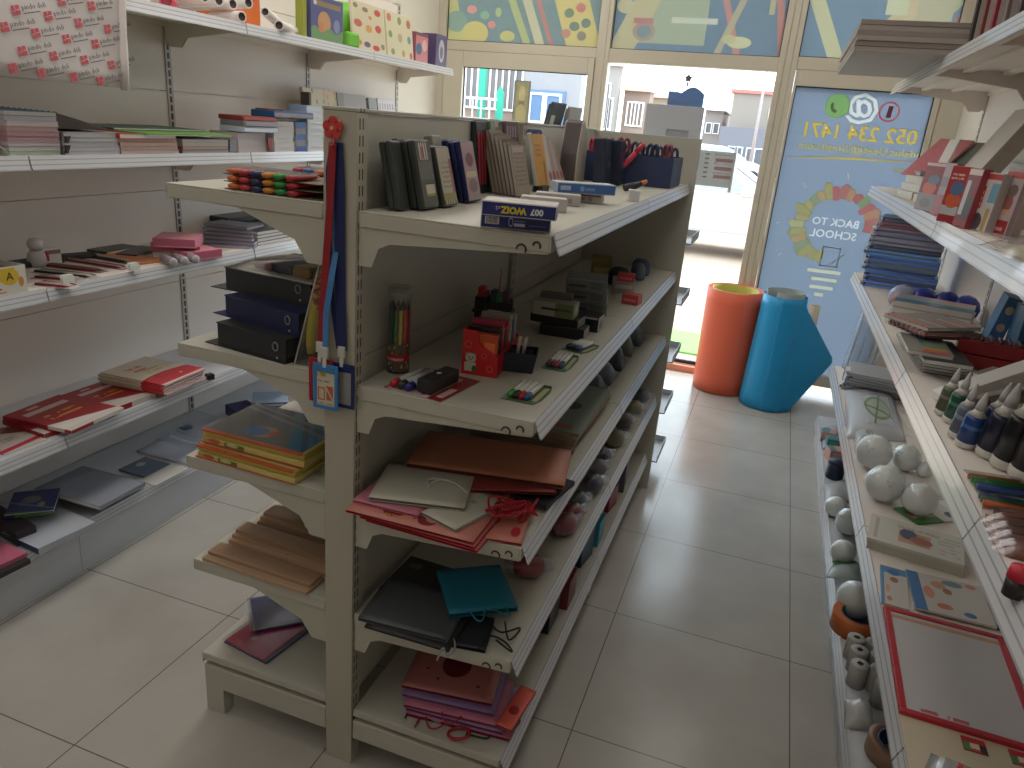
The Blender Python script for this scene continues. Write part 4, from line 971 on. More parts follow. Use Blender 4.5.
for k, (px0, px1, py, pt, m, sd, lb) in enumerate(((415, 431, 59, 31, printed((206, 130, 134), [('c', 0.25, 0.45, 0.24, 0.2, (70, 110, 150)), ('c', 0.7, 0.6, 0.2, 0.2, (226, 180, 180)), ('r', 0, 1, 0.9, 1, (120, 80, 100))], 'XZ'), (150, 90, 110), 'pink toy box near the window end of the top shelf'), (435, 447, 63, 33, printed((96, 90, 130), [('c', 0.5, 0.5, 0.26, 0.36, (190, 190, 200)), ('c', 0.5, 0.45, 0.14, 0.2, (120, 120, 140))], 'XZ'), (84, 70, 110), 'purple toy box last on the top shelf'))):
    a, c = onx(px0, py, -2.12), onx(px1, py, -2.12)
    carton('toy_box', lb, 'box', (-2.118, a.y), Z1, min(0.16, c.y-a.y), 0.10, onx(px0, pt, -2.12).z-Z1, R(90), mat(sd, 0.5), 'toy boxes on the top shelf', front=m)

# ---- third shelf (flat packs)
o, w, rz = lw_line(-14, 27.5, 293, -2.12)
b = thing('open_carton', 'white open carton with yellow round emblem at left of third shelf', 'box', (-2.115, o[1], Z3), R(90))
f = MB(); f.box(0, w, 0, 0.003, 0, 0.085); f.box(0, w, 0.197, 0.2, 0, 0.085); f.box(0, 0.003, 0.003, 0.197, 0, 0.085); f.box(w-0.003, w, 0.003, 0.197, 0, 0.085); f.box(0.003, w-0.003, 0.003, 0.197, 0, 0.003)
f.build('body', printed((214, 208, 198), [], 'XZ'), b)
MB().box(0.002, w-0.002, -0.001, -0.0001, 0.002, 0.083).build('front_panel', printed((222, 218, 208), [('c', 0.58, 0.66, 0.24, 0.32, (224, 190, 60)), ('r', 0.28, 0.72, 0.5, 0.98, (224, 190, 60)), ('c', 0.86, 0.42, 0.07, 0.19, (206, 150, 70)), ('r', 0.05, 0.35, 0.2, 0.28, (190, 120, 90)), ('r', 0.1, 0.45, 0.08, 0.14, (206, 150, 140))], 'XZ'), b)
text_mesh('emblem_letter', 'A', 0.034, mat((50, 46, 42), 0.5), b, Matrix.Translation((w*0.58, -0.0012, 0.055)) @ Matrix.Rotation(R(90), 4, 'X'))
carton('crayon_box', 'teal box lying inside the white open carton', 'box', local((-2.115, o[1]), R(90), 0.01, 0.02), Z3+0.0036, w-0.03, 0.12, 0.068, R(90), mat((70, 120, 108), 0.5))
carton('card_box', 'brown flat box behind the white open carton', 'box', local((-2.115, o[1]), R(90), 0.01, 0.206), Z3, w+0.03, 0.12, 0.095, R(90), mat((132, 104, 84), 0.6))
def strip_pack(lab, A, B, wid, z, base, bands, t=0.008, group='flat pencil packs on the third shelf'):
    a, c = onz(*A, z+t), onz(*B, z+t); oo, w, rz = frame2(a, c)
    r = thing('pencil_pack', lab, 'pencil pack', (oo.x, oo.y, z), rz, group)
    MB().box(0, w, 0, wid, 0, 0.0014).build('card', mat(base, 0.5), r)
    n = len(bands)
    for i, bc in enumerate(bands):
        yy = wid*(i+0.5)/n; q = MB(); rr = min(0.0042, wid/n*0.46); q.tube([(0.012, yy, 0.0015+rr), (w-0.03, yy, 0.0015+rr), (w-0.012, yy, 0.0015+rr)], [rr, rr, 0.0006], 6); q.build('pencil', mat(bc, 0.4), r)
    return r
dr, dk, wt, bw = (140, 30, 44), (44, 38, 40), (206, 196, 194), (110, 92, 86)
for (A, B, wd, base, bands, lb) in [((30, 283), (72, 287), 0.05, wt, [dr, wt, wt, dr], 'white pencil pack with dark red ends nearest the joint on third shelf'),
        ((30, 276), (78, 280), 0.05, (190, 178, 176), [dr, wt, wt, wt], 'pale pencil pack second from the shelf front beside the white carton'),
        ((30, 270), (92, 277), 0.045, (196, 186, 184), [dk, wt, wt, bw], 'long grey pencil pack with dark lower edge'),
        ((32, 263), (100, 271), 0.045, (150, 130, 128), [dr, bw, bw, wt], 'long dull brown pencil pack with red edge'),
        ((52, 257), (122, 268), 0.04, (180, 160, 156), [dr, wt, dr], 'long pencil pack with two red rows'),
        ((72, 253), (126, 262), 0.035, (140, 130, 130), [dk, bw, wt], 'grey pencil pack near the orange sheet')]:
    strip_pack(lb, A, B, wd, Z3, base, bands)
for (px, py, lb) in ((133, 269, 'white price clip holder on the third shelf edge'), (67, 284, 'small white price tag at the joint of the third shelf')):
    q = onx(px, py, -2.102); b = MB(); b.box(-0.012, 0.002, -0.02, 0.022, 0.0, 0.018); b.box(-0.006, 0.003, -0.006, 0.010, -0.014, 0.0); b.prism([(-0.02, 0.018), (0.022, 0.018), (0.018, 0.026), (-0.016, 0.026)], -0.016, 0.0, 'x')
    tag(b.build('price_clip', mat((222, 226, 216), 0.35), loc=(-2.094, q.y, Z3+0.009), bevel=0.001), lb, 'price clip')
# small figures at the back of the third shelf
q = onx(37, 255, -2.40); b = thing('trinket', 'white and red trinket with round head at the back of third shelf', 'trinket', (q.x, q.y, Z3), 0)
MB().lathe([(0.028, 0), (0.034, 0.02), (0.03, 0.045), (0.02, 0.056)], n=16).build('body', mat((196, 190, 192), 0.4), b); MB().lathe([(0.0, 0.055), (0.022, 0.06), (0.028, 0.078), (0.02, 0.095), (0, 0.1)], n=16).build('head', mat((206, 202, 202), 0.4), b)
MB().box(-0.005, 0.032, 0.012, 0.02, 0.02, 0.05).build('ribbon', mat((190, 40, 50), 0.4), b)
q = onx(49, 255, -2.39); carton('eraser_box', 'small white and olive box beside the round headed trinket', 'box', (q.x, q.y-0.03), Z3, 0.07, 0.05, 0.055, R(80), mat((222, 218, 214), 0.5), front=printed((224, 220, 216), [('r', 0, 1, 0.72, 1, (130, 120, 92))], 'XZ'))
q = onx(22, 252, -2.40); slab('pencil_case', 'black flat pencil case behind the white carton', 'case', (q.x, q.y-0.05), Z3, 0.2, 0.07, 0.02, R(85), mat((52, 50, 52), 0.6), bevel=0.006)
q = onx(62, 250, -2.42); slab('pencil_case', 'black flat case at the back right of the small white box', 'case', (q.x, q.y-0.0), Z3, 0.12, 0.06, 0.016, R(70), mat((50, 48, 50), 0.6), bevel=0.005)
def flat3(name, lab, cat, A, B, C, z, t, m, group=None, bk=None, **k):
    oo, w, d, rz = rect3(A, B, C, z+t)
    if bk: return book(name, lab, cat, oo, z, w, d, t, rz, m, bk if bk is not True else None, group=group, **k)
    return slab(name, lab, cat, oo, z, w, d, t, rz, m, group)
flat3('card_sheet', 'orange card lying on the third shelf', 'card', (135, 264), (166, 260), (131, 251), Z3, 0.006, mat((206, 132, 86), 0.5))
for k, (A, B, C, c, z, lb) in enumerate((((107, 252), (140, 246), (134, 241), (60, 56, 58), 0, 'black notepad at the back of the third shelf'), ((137, 255), (160, 247), (150, 242), (84, 78, 80), 0, 'dark notepad with pale edge in front of pink boxes'))):
    flat3('notepad', lb, 'notepad', A, B, C, Z3+z, 0.011, mat(c, 0.4), 'notepads on the third shelf', bk=True)
for k in range(3):
    q = onz(174+11*k, 259-1.5*k, Z3+0.02); strip = printed((190, 184, 188), [('b', 0, 1, 0, 1, 9, (96, 84, 92))], 'ZX')
    b = MB(); b.lathe([(0.008, 0), (0.016, 0.003), (0.0165, 0.09), (0.008, 0.094)], n=14); tag(b.build('tape_roll', strip, loc=(q.x-0.05, q.y, Z3+0.0168), rot=(0, R(90), R(-25))), ['leftmost', 'middle', 'rightmost'][k]+' patterned wrapped roll in front of the pink boxes', 'wrapped roll', 'patterned rolls')
pk1, pk2 = (206, 116, 140), (196, 104, 130)
pkp = mat((222, 132, 158), 0.5)
for (A, B, C, z, t, lb) in (((187, 253), (222, 249), (211, 243), 0.0, 0.034, 'lower single pink box nearest the shelf front'), ((150, 246), (200, 247), (205, 236), 0.024, 0.022, 'pink box under the topmost pink box'), ((152, 238), (195, 240), (214, 231), 0.047, 0.034, 'topmost pink box on the third shelf')):
    oo, w, d, rz = rect3(A, B, C, Z3+z+t)
    carton('gift_box', lb, 'box', oo, Z3+z, min(w, 0.2), max(0.1, min(d, 0.16)), t, rz, mat(pk1, 0.5), 'pink boxes', front=printed(pk2, [('r', 0, 1, 0.0, 0.12, (226, 160, 176))], 'XZ'), top=mat((206, 140, 152), 0.5))
flat3('notepad', 'flat wrapped notepad supporting the pink boxes', 'notepad', (152, 252), (190, 252), (196, 242), Z3, 0.023, mat((126, 118, 118), 0.4), bk=True)
for i in range(6):
    oo, w, d, rz = rect3((203+ (i % 2), 247-4.2*i-3), (247+(i % 3), 247-3.6*i-1), (257, 239-3.4*i), Z3+0.012*(i+1))
    book('notebook', 'grey violet notebook, %s in the pile right of the pink boxes' % nth(i, 6), 'notebook', oo, Z3+0.0122*i, 0.21, 0.15, 0.012, rz+jit(0.02), mat((104, 104, 122) if i % 2 else (120, 108, 124), 0.4), stripes((206, 206, 216), (150, 150, 166), 3), 'x0', 'grey violet notebooks')
fl = thing('file_bundle', 'dark green file bundle behind the grey violet notebooks', 'file', (-2.33, onx(238, 224, -2.33).y, Z3), R(86))
for k, c in enumerate(((36, 44, 40), (60, 84, 60), (34, 36, 42))):
    b = MB(); b.box(0, 0.30, 0.03*k, 0.16+0.02*k, 0.028*k, 0.028*k+0.026); b.build('file_sleeve', mat(c, 0.4), fl, bevel=0.004)
for i in range(4):
    a = onx(262, 240-4*i, -2.14)
    book('notebook', 'navy notebook with white pages, %s in the pile by the gondola shelf' % nth(i, 4), 'notebook', (-2.14, onx(258, 242, -2.14).y), Z3+0.0152*i, 0.24, 0.16, 0.015, R(90)+jit(0.04), mat((44, 48, 62), 0.4), PAPERW, 'y1', 'navy notebooks')
b = MB(); q = onx(307, 250, -2.14); b.lathe([(0.0, 0), (0.03, 0), (0.045, 0.02), (0.048, 0.06), (0.03, 0.09), (0.012, 0.098)], n=18); tag(b.build('glue_bottle', mat((92, 136, 160), 0.35), loc=(-2.16, q.y+0.02, Z3)), 'pale blue rounded bottle under the gondola top shelf', 'bottle')

# ---- fourth shelf (red boards and magazines)
RED = (156, 30, 40)
rd = lambda i: printed(RED, [('r', 0.10, 0.30, 0.18, 0.80, (206, 180, 176)), ('t', 0.40, 0.60, 0.2, 0.8, 3, (206, 130, 60), 0.12), ('r', 0.72, 0.88, 0.12, 0.62, (214, 206, 200)), ('r', 0.90, 1.0, 0.0, 1.0, (206, 198, 190)), ('r', 0.02, 0.06, 0.3, 0.6, (200, 150, 150)), ('w', 0.05, 30, 0.03, (206, 198, 190))], 'YX', 0.4)
rd2 = printed(RED, [('r', 0.12, 0.86, 0.72, 0.82, (206, 186, 180)), ('t', 0.2, 0.75, 0.42, 0.64, 2, (220, 140, 60), 0.10), ('d', 0.25, 1.0, 0.10, 0.34, (216, 208, 200)), ('r', 0.0, 1.0, 0.0, 0.1, (206, 196, 188)), ('r', 0.3, 0.5, 0.88, 0.93, (206, 170, 170))], 'XY', 0.4)
flat3('board_game', 'red board game box with white stripe at left of fourth shelf', 'box', (2, 420), (44, 434), (9, 409), Z4, 0.018, printed(RED, [('r', 0.3, 0.45, 0.3, 0.7, (206, 180, 176)), ('r', 0.7, 1.0, 0.0, 0.3, (206, 196, 190))], 'XY'), 'red boards')
def quadlay(name, lab, cat, P, z, t, m, group=None, sub=None):
    """flat board from four pixel corners on its top face (near-left, near-right, far-right, far-left), regularised to a rectangle"""
    a, b, c, d = [onz(*p, z+t) for p in P]
    x = ((b-a)+(c-d))/2; rz = math.atan2(x.y, x.x); w = x.length; n = Vector((-math.sin(rz), math.cos(rz), 0)); dep = (((d-a)+(c-b))/2).dot(n)
    ctr = (a+b+c+d)/4
    o = ctr - Vector((math.cos(rz), math.sin(rz), 0))*w/2 - n*dep/2
    if sub == 'book': return book(name, lab, cat, o, z, w, dep, t, rz, m, None, 'y0', group)
    return slab(name, lab, cat, o, z, w, dep, t, rz, m, group)
quadlay('board_game', 'large red board with gold writing and cream torn band on fourth shelf', 'board', [(62, 434), (117, 411), (66, 391), (12, 413)], Z4+0.0188, 0.014, rd2, 'red boards')
quadlay('board_game', 'second red board with gold writing partly under the magazines', 'board', [(108, 412), (150, 393), (112, 379), (69, 391)], Z4, 0.022, rd2, 'red boards')
for i in range(7):
    top = i == 6
    m = printed((206, 196, 176), [('w', 0.34, 3.5, 0.05, (190, 44, 52)), ('r', 0, 1, 0, 0.05, (226, 196, 190)), ('t', 0.2, 0.55, 0.62, 0.86, 2, (196, 110, 90), 0.1), ('t', 0.35, 0.8, 0.48, 0.66, 2, (206, 160, 90), 0.12), ('r', 0.62, 0.68, 0.16, 0.2, (240, 200, 200))], 'XY', 0.35)
    a, bb, c, d = [onz(*p, Z4+0.0225+0.042) for p in ((164, 386), (204, 369), (160, 358), (106, 372))]
    rz = math.atan2(bb.y-a.y, bb.x-a.x); w = 0.235; dp = 0.30
    book('magazine', 'cream and red magazine, %s in the pile at the right of fourth shelf' % nth(i, 7), 'magazine', (a.x+jit(0.004), a.y+jit(0.004)), Z4+0.0225+i*0.0064, w, dp, 0.0062, rz+jit(0.015), m, PAPERW, 'x0', 'cream and red magazines', ct=0.0006)
q = onz(208, 374, Z4+0.03); slab('binder_clip', 'black binder clip at the right corner of the magazines', 'clip', (q.x, q.y), Z4, 0.03, 0.03, 0.024, R(70), mat((36, 36, 40), 0.4), bevel=0.003)
q = onz(60, 436, Z4)
lf = printed((206, 198, 190), [('d', 0.5, 1.0, 0.98, 1.3, (120, 66, 60)), ('c', 0.3, 0.8, 0.16, 0.12, (110, 60, 60)), ('t', 0.35, 0.7, 0.36, 0.5, 2, (150, 140, 136), 0.3), ('d', -0.1, 1.0, 0.03, 0.13, (196, 44, 74))], 'XY', 0.4)
quadlay('leaflet', 'white leaflet with crimson corner stripe at the far left of fourth shelf', 'leaflet', [(-10, 458), (42, 443), (8, 420), (-30, 436)], Z4, 0.003, lf)
# ---- base shelf
bl = printed((44, 58, 110), [('d', 0.1, 1.0, 0.02, 0.12, (92, 120, 60)), ('r', 0, 1, 0, 0.03, (196, 206, 240)), ('c', 0.45, 0.6, 0.2, 0.16, (120, 116, 110)), ('c', 0.3, 0.45, 0.12, 0.1, (90, 100, 130)), ('d', 0.4, 1.0, 0.5, 0.56, (110, 120, 160)), ('c', 0.7, 0.35, 0.08, 0.1, (150, 140, 100))], 'XY', 0.3)
g1 = quadlay('notebook', 'white covered notebook with blue and green page edge on base shelf', 'notebook', [(38, 549), (97, 521), (58, 508), (2, 532)], Z5, 0.026, printed((190, 196, 206), [], 'XY'), sub='book')
for ch in g1.children:
    if ch.name.startswith('pages'): ch.data.materials[0] = printed((30, 60, 90), [('r', 0.5, 1, 0.4, 1, (60, 130, 70))], 'XZ')
quadlay('notebook', 'blue pictured notebook slipping off the dark pile on base shelf', 'notebook', [(40, 516), (80, 504), (34, 494), (-20, 492)], Z5+0.056, 0.014, bl, sub='book')
quadlay('box_file', 'dark purple box file under the blue pictured notebook', 'file', [(24, 532), (34, 524), (0, 505), (-30, 512)], Z5, 0.052, mat((66, 56, 64), 0.5))
quadlay('notebook', 'pink notebook at the left frame edge on base shelf', 'notebook', [(-40, 585), (24, 553), (2, 539), (-50, 560)], Z5+0.018, 0.014, mat((196, 106, 130), 0.5), sub='book')
quadlay('box_file', 'black box file under the pink notebook', 'file', [(-30, 590), (26, 560), (2, 544), (-50, 566)], Z5, 0.017, mat((52, 50, 54), 0.5))
for i in range(4):
    quadlay('ledger', 'grey cloth ledger, %s in the pile on the base shelf' % nth(i, 4), 'ledger', [(98+i*0.3, 507+jit(1)), (145, 482+jit(1)), (82, 466), (36, 488)], Z5+i*0.0162, 0.0158, mat((146, 150, 162) if i == 3 else (120, 124, 136), 0.5, var=0.06, vscale=30), 'grey ledgers', sub='book')
quadlay('document_pad', 'slate blue card with round white spot on the base shelf', 'card', [(143, 477), (169, 464), (146, 456), (119, 469)], Z5+0.004, 0.004, printed((100, 114, 136), [('c', 0.55, 0.7, 0.14, 0.12, (176, 184, 190))], 'XY'))
quadlay('paper_sheet', 'cream sheet lying at the front of the base shelf', 'paper', [(146, 490), (186, 470), (172, 462), (146, 476)], Z5, 0.003, mat((206, 204, 196), 0.6))
q = [onz(*p, Z5+0.01) for p in ((136, 450), (170, 433), (205, 446), (186, 463))]
def curl(u, v):
    p = q[0].lerp(q[1], u).lerp(q[3].lerp(q[2], u), v); return Vector((p.x, p.y, Z5+0.003+0.03*max(0, v-0.5)**1.5*u*2+0.002*math.sin(u*6)))
b = MB(); b.grid(curl, 10, 10); tag(b.build('paper_sheet', mat((206, 212, 226), 0.55), solid=0.0015), 'curled white sheet on the base shelf near the yellow books', 'paper')
quadlay('paper_pad', 'flat white pad under the curled sheet at the back of base shelf', 'paper pad', [(178, 448), (214, 432), (200, 420), (160, 437)], Z5, 0.0022, mat((200, 206, 220), 0.55))
quadlay('envelope', 'long white envelope lying further along the base shelf', 'envelope', [(190, 440), (232, 424), (222, 414), (182, 428)], Z5+0.0026, 0.002, mat((206, 210, 222), 0.55))
quadlay('tag_card', 'small bright blue diamond card on the base shelf', 'card', [(185, 429.5), (193, 427.5), (187, 424.5), (179, 428)], Z5+0.006, 0.002, mat((40, 110, 180), 0.4))
# blue toned cartons at the far part
for (P, z, t, c, fr, lb) in (([(240, 414), (262, 409), (258, 398), (236, 404)], 0, 0.05, (42, 56, 110), printed((44, 60, 120), [('c', 0.5, 0.5, 0.35, 0.35, (90, 120, 160)), ('r', 0, 1, 0.85, 1, (150, 170, 70))], 'XZ'), 'blue printed carton at the far part of the base shelf'), ([(252, 403), (288, 402), (282, 392), (250, 393)], 0.052, 0.03, (150, 166, 190), printed((34, 44, 84), [('r', 0.1, 0.9, 0.4, 0.8, (170, 190, 210))], 'XZ'), 'pale blue carton lying on the blue printed carton')):
    a = onz(*P[0], Z5+z+t); bb = onz(*P[1], Z5+z+t)
    carton('card_box', lb, 'box', (a.x, a.y), Z5+z, min(0.24, (bb-a).length), 0.15, t, math.atan2(bb.y-a.y, bb.x-a.x), mat(c, 0.5), front=fr)
# ------------------------------------------------------------------ goods on the gondola, left side
G1, G2, G3, G4, G5 = [z+EPS for z in (1.452, 1.083, 0.789, 0.489, 0.192)]
H1, H2, H3, H4, H5 = [z+EPS for z in (1.445, 1.070, 0.775, 0.475, 0.180)]
def stick_pack(lab, o, z, rz, cols, n_len=0.10, group='crayon packs'):
    r = thing('crayon_pack', lab, 'crayon pack', (o[0], o[1], z), rz, group); p = 0.030
    W = p*len(cols)
    MB().box(-0.012, W+0.05, 0.006, n_len+0.05, 0, 0.0016).build('backing_card', mat((122, 100, 78), 0.7), r)
    for i, c in enumerate(cols):
        b = MB(); b.lathe([(0.004, -0.002), (0.0115, 0.0), (0.0128, 0.012), (0.0128, n_len*0.5), (0.010, n_len*0.8), (0.003, n_len)], n=12, M=Matrix.Translation((p*(i+0.5), 0, 0.0082)) @ Matrix.Diagonal((1.16, 1, 0.50, 1)) @ Matrix.Rotation(R(-90), 4, 'X'))
        b.build('crayon', mat(c, 0.3), r)
    b = MB(); b.box(0, W, 0.004, n_len*0.95, 0.0148, 0.0151); b.build('clear_cover', clear_film((240, 240, 240), 0.5), r)
    return r
cc = [(206, 104, 40), (190, 60, 70), (48, 54, 104), (206, 136, 50), (40, 150, 70), (176, 44, 60)]
for i in range(3):
    stick_pack('crayon pack with orange to red caps, %s in the front pile' % nth(i, 3), (-1.126+jit(0.003), 1.350), G1+i*0.0155, R(-1)+jit(0.01), cc, group='front crayon packs')
c2 = [(176, 56, 80), (60, 90, 150), (206, 120, 60), (60, 160, 80), (196, 90, 90), (120, 140, 170)]
for i in range(3):
    stick_pack('crayon pack with red to grey caps, %s in the rear pile' % nth(i, 3), (-1.085+jit(0.003), 1.53), G1+i*0.0155, R(-3)+jit(0.01), c2, group='rear crayon packs')
strip = thing('crayon_pack', 'single flat crayon pack at the left of the rear pile', 'crayon pack', (-1.20, 1.60, G1), R(-15))
MB().box(0, 0.09, 0, 0.14, 0, 0.002).build('backing_card', mat((150, 110, 100), 0.6), strip); MB().box(0.01, 0.08, 0.01, 0.1, 0.002, 0.012).build('crayon', mat((196, 70, 80), 0.4), strip, bevel=0.004)

def lever_file(lab, A, B, z, h, c, dep=0.27, tl=0.025):
    a, bb = onz(*A, z), onz(*B, z); o, w, rz = frame2(a, bb)
    r = thing('lever_arch_file', lab, 'file', (o.x, o.y, z), rz, 'lever arch files')
    m = mat(c, 0.42, var=0.06, vscale=40)
    MB().box(-tl, w+0.002, -0.006, dep, 0, 0.0025).build('cover', m, r, bevel=0.0008)
    b = MB(); b.prism([(0.004, 0.0025), (w, 0.0025), (w, h-0.0025), (0.004, h-0.0025)], 0, 0.003, 'y')
    b.prism([(0.0, 0.0026), (0.004, 0.0026), (0.004, h-0.0026), (0.0, h-0.0026)], 0.004, 0.02, 'y'); b.build('spine', m, r, bevel=0.0012)
    MB().box(0.0, w+0.001, 0.0, dep, h-0.0025, h).build('cover', m, r, bevel=0.0008)
    MB().box(0.012, w-0.02, 0.02, dep-0.02, 0.003, h-0.003).build('paper_block', mat((96, 94, 96), 0.7), r)
    b = MB(); ch = (w*0.86, -0.0006, h*0.62); b.tube([(ch[0]+0.008*math.cos(t), -0.001, ch[2]+0.010*math.sin(t)) for t in [k*PI/6 for k in range(12)]], 0.0016, 5, closed=True); b.build('finger_ring', mat((160, 160, 164), 0.3, 0.7), r)
    b = MB(); b.cyl((w*0.88, -0.0012, h*0.16), 0.003, 0.0014, 8, axis='y'); b.build('rivet', mat((206, 206, 206), 0.3, 0.6), r)
    return r
lever_file('black lever arch file at the bottom of the pile of three', (217, 344.5), (286, 364), G2, 0.056, (44, 47, 50), tl=0.034)
zz = G2+0.0562
a0 = onz(217, 344.5, G2); a1 = onz(286, 364, G2)
lever_file('navy blue lever arch file in the middle of the pile', (225, 315.5), (299, 337), zz, 0.052, (40, 46, 84), tl=0.036)
lever_file('charcoal lever arch file on top of the pile', (225, 289), (311, 306), zz+0.0522, 0.056, (54, 57, 60), tl=0.040)
zt = zz+0.1084
tb = thing('toy_set', 'clear topped toy tray with red, navy and yellow parts on the charcoal file', 'toy set', (-1.15, 1.47, zt), R(-8))
MB().box(-0.06, 0.24, 0.0, 0.14, 0, 0.003).build('tray', mat((206, 206, 200), 0.5), tb)
b = MB(); b.box(-0.03, 0.03, 0.02, 0.12, 0.003, 0.028); b.m = 1; b.box(0.034, 0.09, 0.02, 0.12, 0.003, 0.026); b.m = 2; b.box(0.094, 0.15, 0.02, 0.12, 0.003, 0.03); b.m = 1; b.box(0.154, 0.21, 0.02, 0.12, 0.003, 0.024)
b.build('pieces', [mat((120, 44, 60), 0.4), mat((44, 54, 84), 0.4), mat((176, 130, 60), 0.4)], tb, bevel=0.008)
b = MB(); b.grid(lambda u, v: Vector((-0.075+0.33*u, -0.02+0.18*v, 0.004+0.036*math.sin(PI*u)**0.4*math.sin(PI*v)**0.4)), 14, 10); b.build('clear_cover', clear_film((236, 238, 236), 0.5), tb)
# clear case with yellow tube standing beside the files
cs = thing('clear_case', 'clear plastic case holding a yellow bent tube beside the files', 'case', (-0.962, 1.352, G2), R(12))
b = MB(); pts = [(0.0, 0.0), (0.075, 0.0), (0.085, 0.24), (0.062, 0.24)]
b.prism(pts, 0, 0.16, 'y'); b.build('clear_shell', clear_film((236, 238, 234), 0.45), cs)
b = MB(); b.tube([(p[0], 0.0, p[1]) for p in pts], 0.0018, 5, closed=True); b.build('edge_seam', mat((190, 192, 186), 0.3), cs)
b = MB(); b.tube([(0.026+0.030*(q**1.6), 0.035, 0.02+0.19*q) for q in [i/8 for i in range(9)]], [0.010, 0.013, 0.0135, 0.0135, 0.0135, 0.0135, 0.0135, 0.013, 0.010], 12); b.build('yellow_tube', mat((206, 186, 40), 0.4), cs)
b = MB(); b.tube([(0.05+0.018*(q**1.4), 0.055, 0.02+0.19*q) for q in [i/6 for i in range(7)]], 0.012, 10); b.build('pale_tube', mat((190, 190, 130), 0.4), cs)
b = MB(); b.tube([(0.048+0.012*math.sin(q*22), 0.02, 0.13+0.08*q) for q in [i/12 for i in range(13)]], 0.0045, 6); b.build('red_cord', mat((176, 60, 44), 0.5), cs)

# workbooks shrink-wrapped in two bundles
def bundle(lab, A, B, z, h, dep, top, name='workbook_pack', edge=0.012):
    a, bb = onz(*A, z), onz(*B, z); o, w, rz = frame2(a, bb)
    o = Vector((o.x, max(o.y, 1.345)))
    r = thing(name, lab, 'workbook pack', (o[0], o[1], z), rz, 'shrink-wrapped workbook packs')
    k = 2; t = h/k
    face = printed((206, 192, 116), [('r', 0.0, 0.18, 0, 1, (206, 170, 110)), ('c', 0.12, 0.6, 0.06, 0.4, (180, 110, 70)), ('r', 0.22, 0.42, 0.1, 0.9, (96, 120, 66)), ('c', 0.3, 0.6, 0.06, 0.3, (206, 200, 150)), ('r', 0.0, 1.0, 0.0, 0.12, (206, 196, 160))], 'XZ', 0.3)
    for i in range(k):
        e = edge*(1-i/k)
        b = MB(); b.box(0.004*(k-i) - 0.008, w-0.0035*i, -e+0.012, dep, i*t+0.0003, (i+1)*t-0.0003)
        b.build('workbook', face if i < k-1 else [mat((206, 186, 90), 0.4)], r, bevel=0.002)
    MB().box(0.001, w-0.013, 0.012, dep-0.002, h, h+0.0008).build('top_cover', top, r)
    b = MB(); b.box(-0.002, w-0.008, -0.0012+0.0006, 0.0118, h-0.003, h+0.0012); b.build('orange_band', mat((206, 92, 44), 0.4), r)
    b = MB(); b.box(-0.006, w-0.002, -0.002+0.0009, 0.002, 0.0006, 0.0036); b.build('orange_band', mat((196, 84, 44), 0.4), r)
    b = MB(); b.grid(lambda u, v: Vector((-0.006+(w+0.008)*u, -0.004+(dep+0.008)*v, h+0.0015+0.003*abs(math.sin(9*u+5*v)) )), 16, 16); b.build('shrink_film', clear_film((244, 246, 246), 0.25), r)
    return r
bt = printed((110, 108, 110), [('d', 1.0, 0.45, 0.86, 2.0, (70, 140, 176)), ('d', 1.0, 0.45, 0.98, 1.04, (44, 96, 130)), ('d', 1.0, 0.5, 1.12, 1.16, (50, 110, 140)), ('d', 1.0, 0.6, 1.3, 1.36, (130, 180, 196)), ('d', 0.35, 1.0, 0.80, 0.86, (146, 146, 146)), ('d', 0.3, 1.0, 0.92, 0.97, (150, 148, 144)), ('c', 0.47, 0.26, 0.13, 0.16, (196, 150, 90)), ('c', 0.41, 0.24, 0.11, 0.13, (70, 130, 196)), ('c', 0.57, 0.26, 0.04, 0.08, (196, 90, 50))], 'XY', 0.25)
bundle('shrink-wrapped yellow workbook pack lying underneath', (190, 461), (288, 490), G3, 0.032, 0.20, mat((206, 194, 130), 0.4))
bundle('shrink-wrapped yellow workbook pack on top with grey and blue cover', (203, 442), (304, 469), G3+0.0352, 0.034, 0.215, bt)
slab('leaflet', 'pink and white leaflet behind the yellow workbook packs', 'leaflet', (-1.06, 1.60), G3, 0.15, 0.2, 0.05, R(-8), printed((206, 200, 196), [('d', 0.6, 1.0, 0.4, 0.9, (206, 130, 110))], 'XY'))

# kraft envelope packs, fanned one behind the other
yy = 1.342
for i, (t, n, dep) in enumerate(((0.020, 2, 0.070), (0.042, 4, 0.085), (0.052, 5, 0.095), (0.058, 5, 0.10), (0.062, 6, 0.11), (0.066, 6, 0.12))):
    w = 0.325-0.006*i
    r = thing('envelope_pack', '%s kraft envelope pack counting from the gondola end, in clear film' % SEQ[i], 'envelope pack', (-1.252+0.012*i, yy, G4), R(-2), 'kraft envelope packs')
    for j in range(n):
        z0 = t*j/n; y0 = dep*0.55*j/n
        b = MB(); b.box(0.003*j+jit(0.003), w-0.004*j+jit(0.003), y0, dep, z0+0.0002, z0+t/n-0.0002)
        b.build('envelope', mat([(190, 158, 128), (178, 146, 116), (200, 168, 138)][(i+j) % 3], 0.6), r, bevel=0.0008)
    b = MB(); b.grid(lambda u, v: Vector((-0.003+(w+0.004)*u, -0.002+dep*v, t*min(1, 0.25+v*1.6)+0.0022+0.0015*math.sin(23*v+3*u))), 12, 12); b.build('clear_wrap', clear_film((246, 244, 242), 0.16, rough=0.2), r)
    yy += dep+0.004

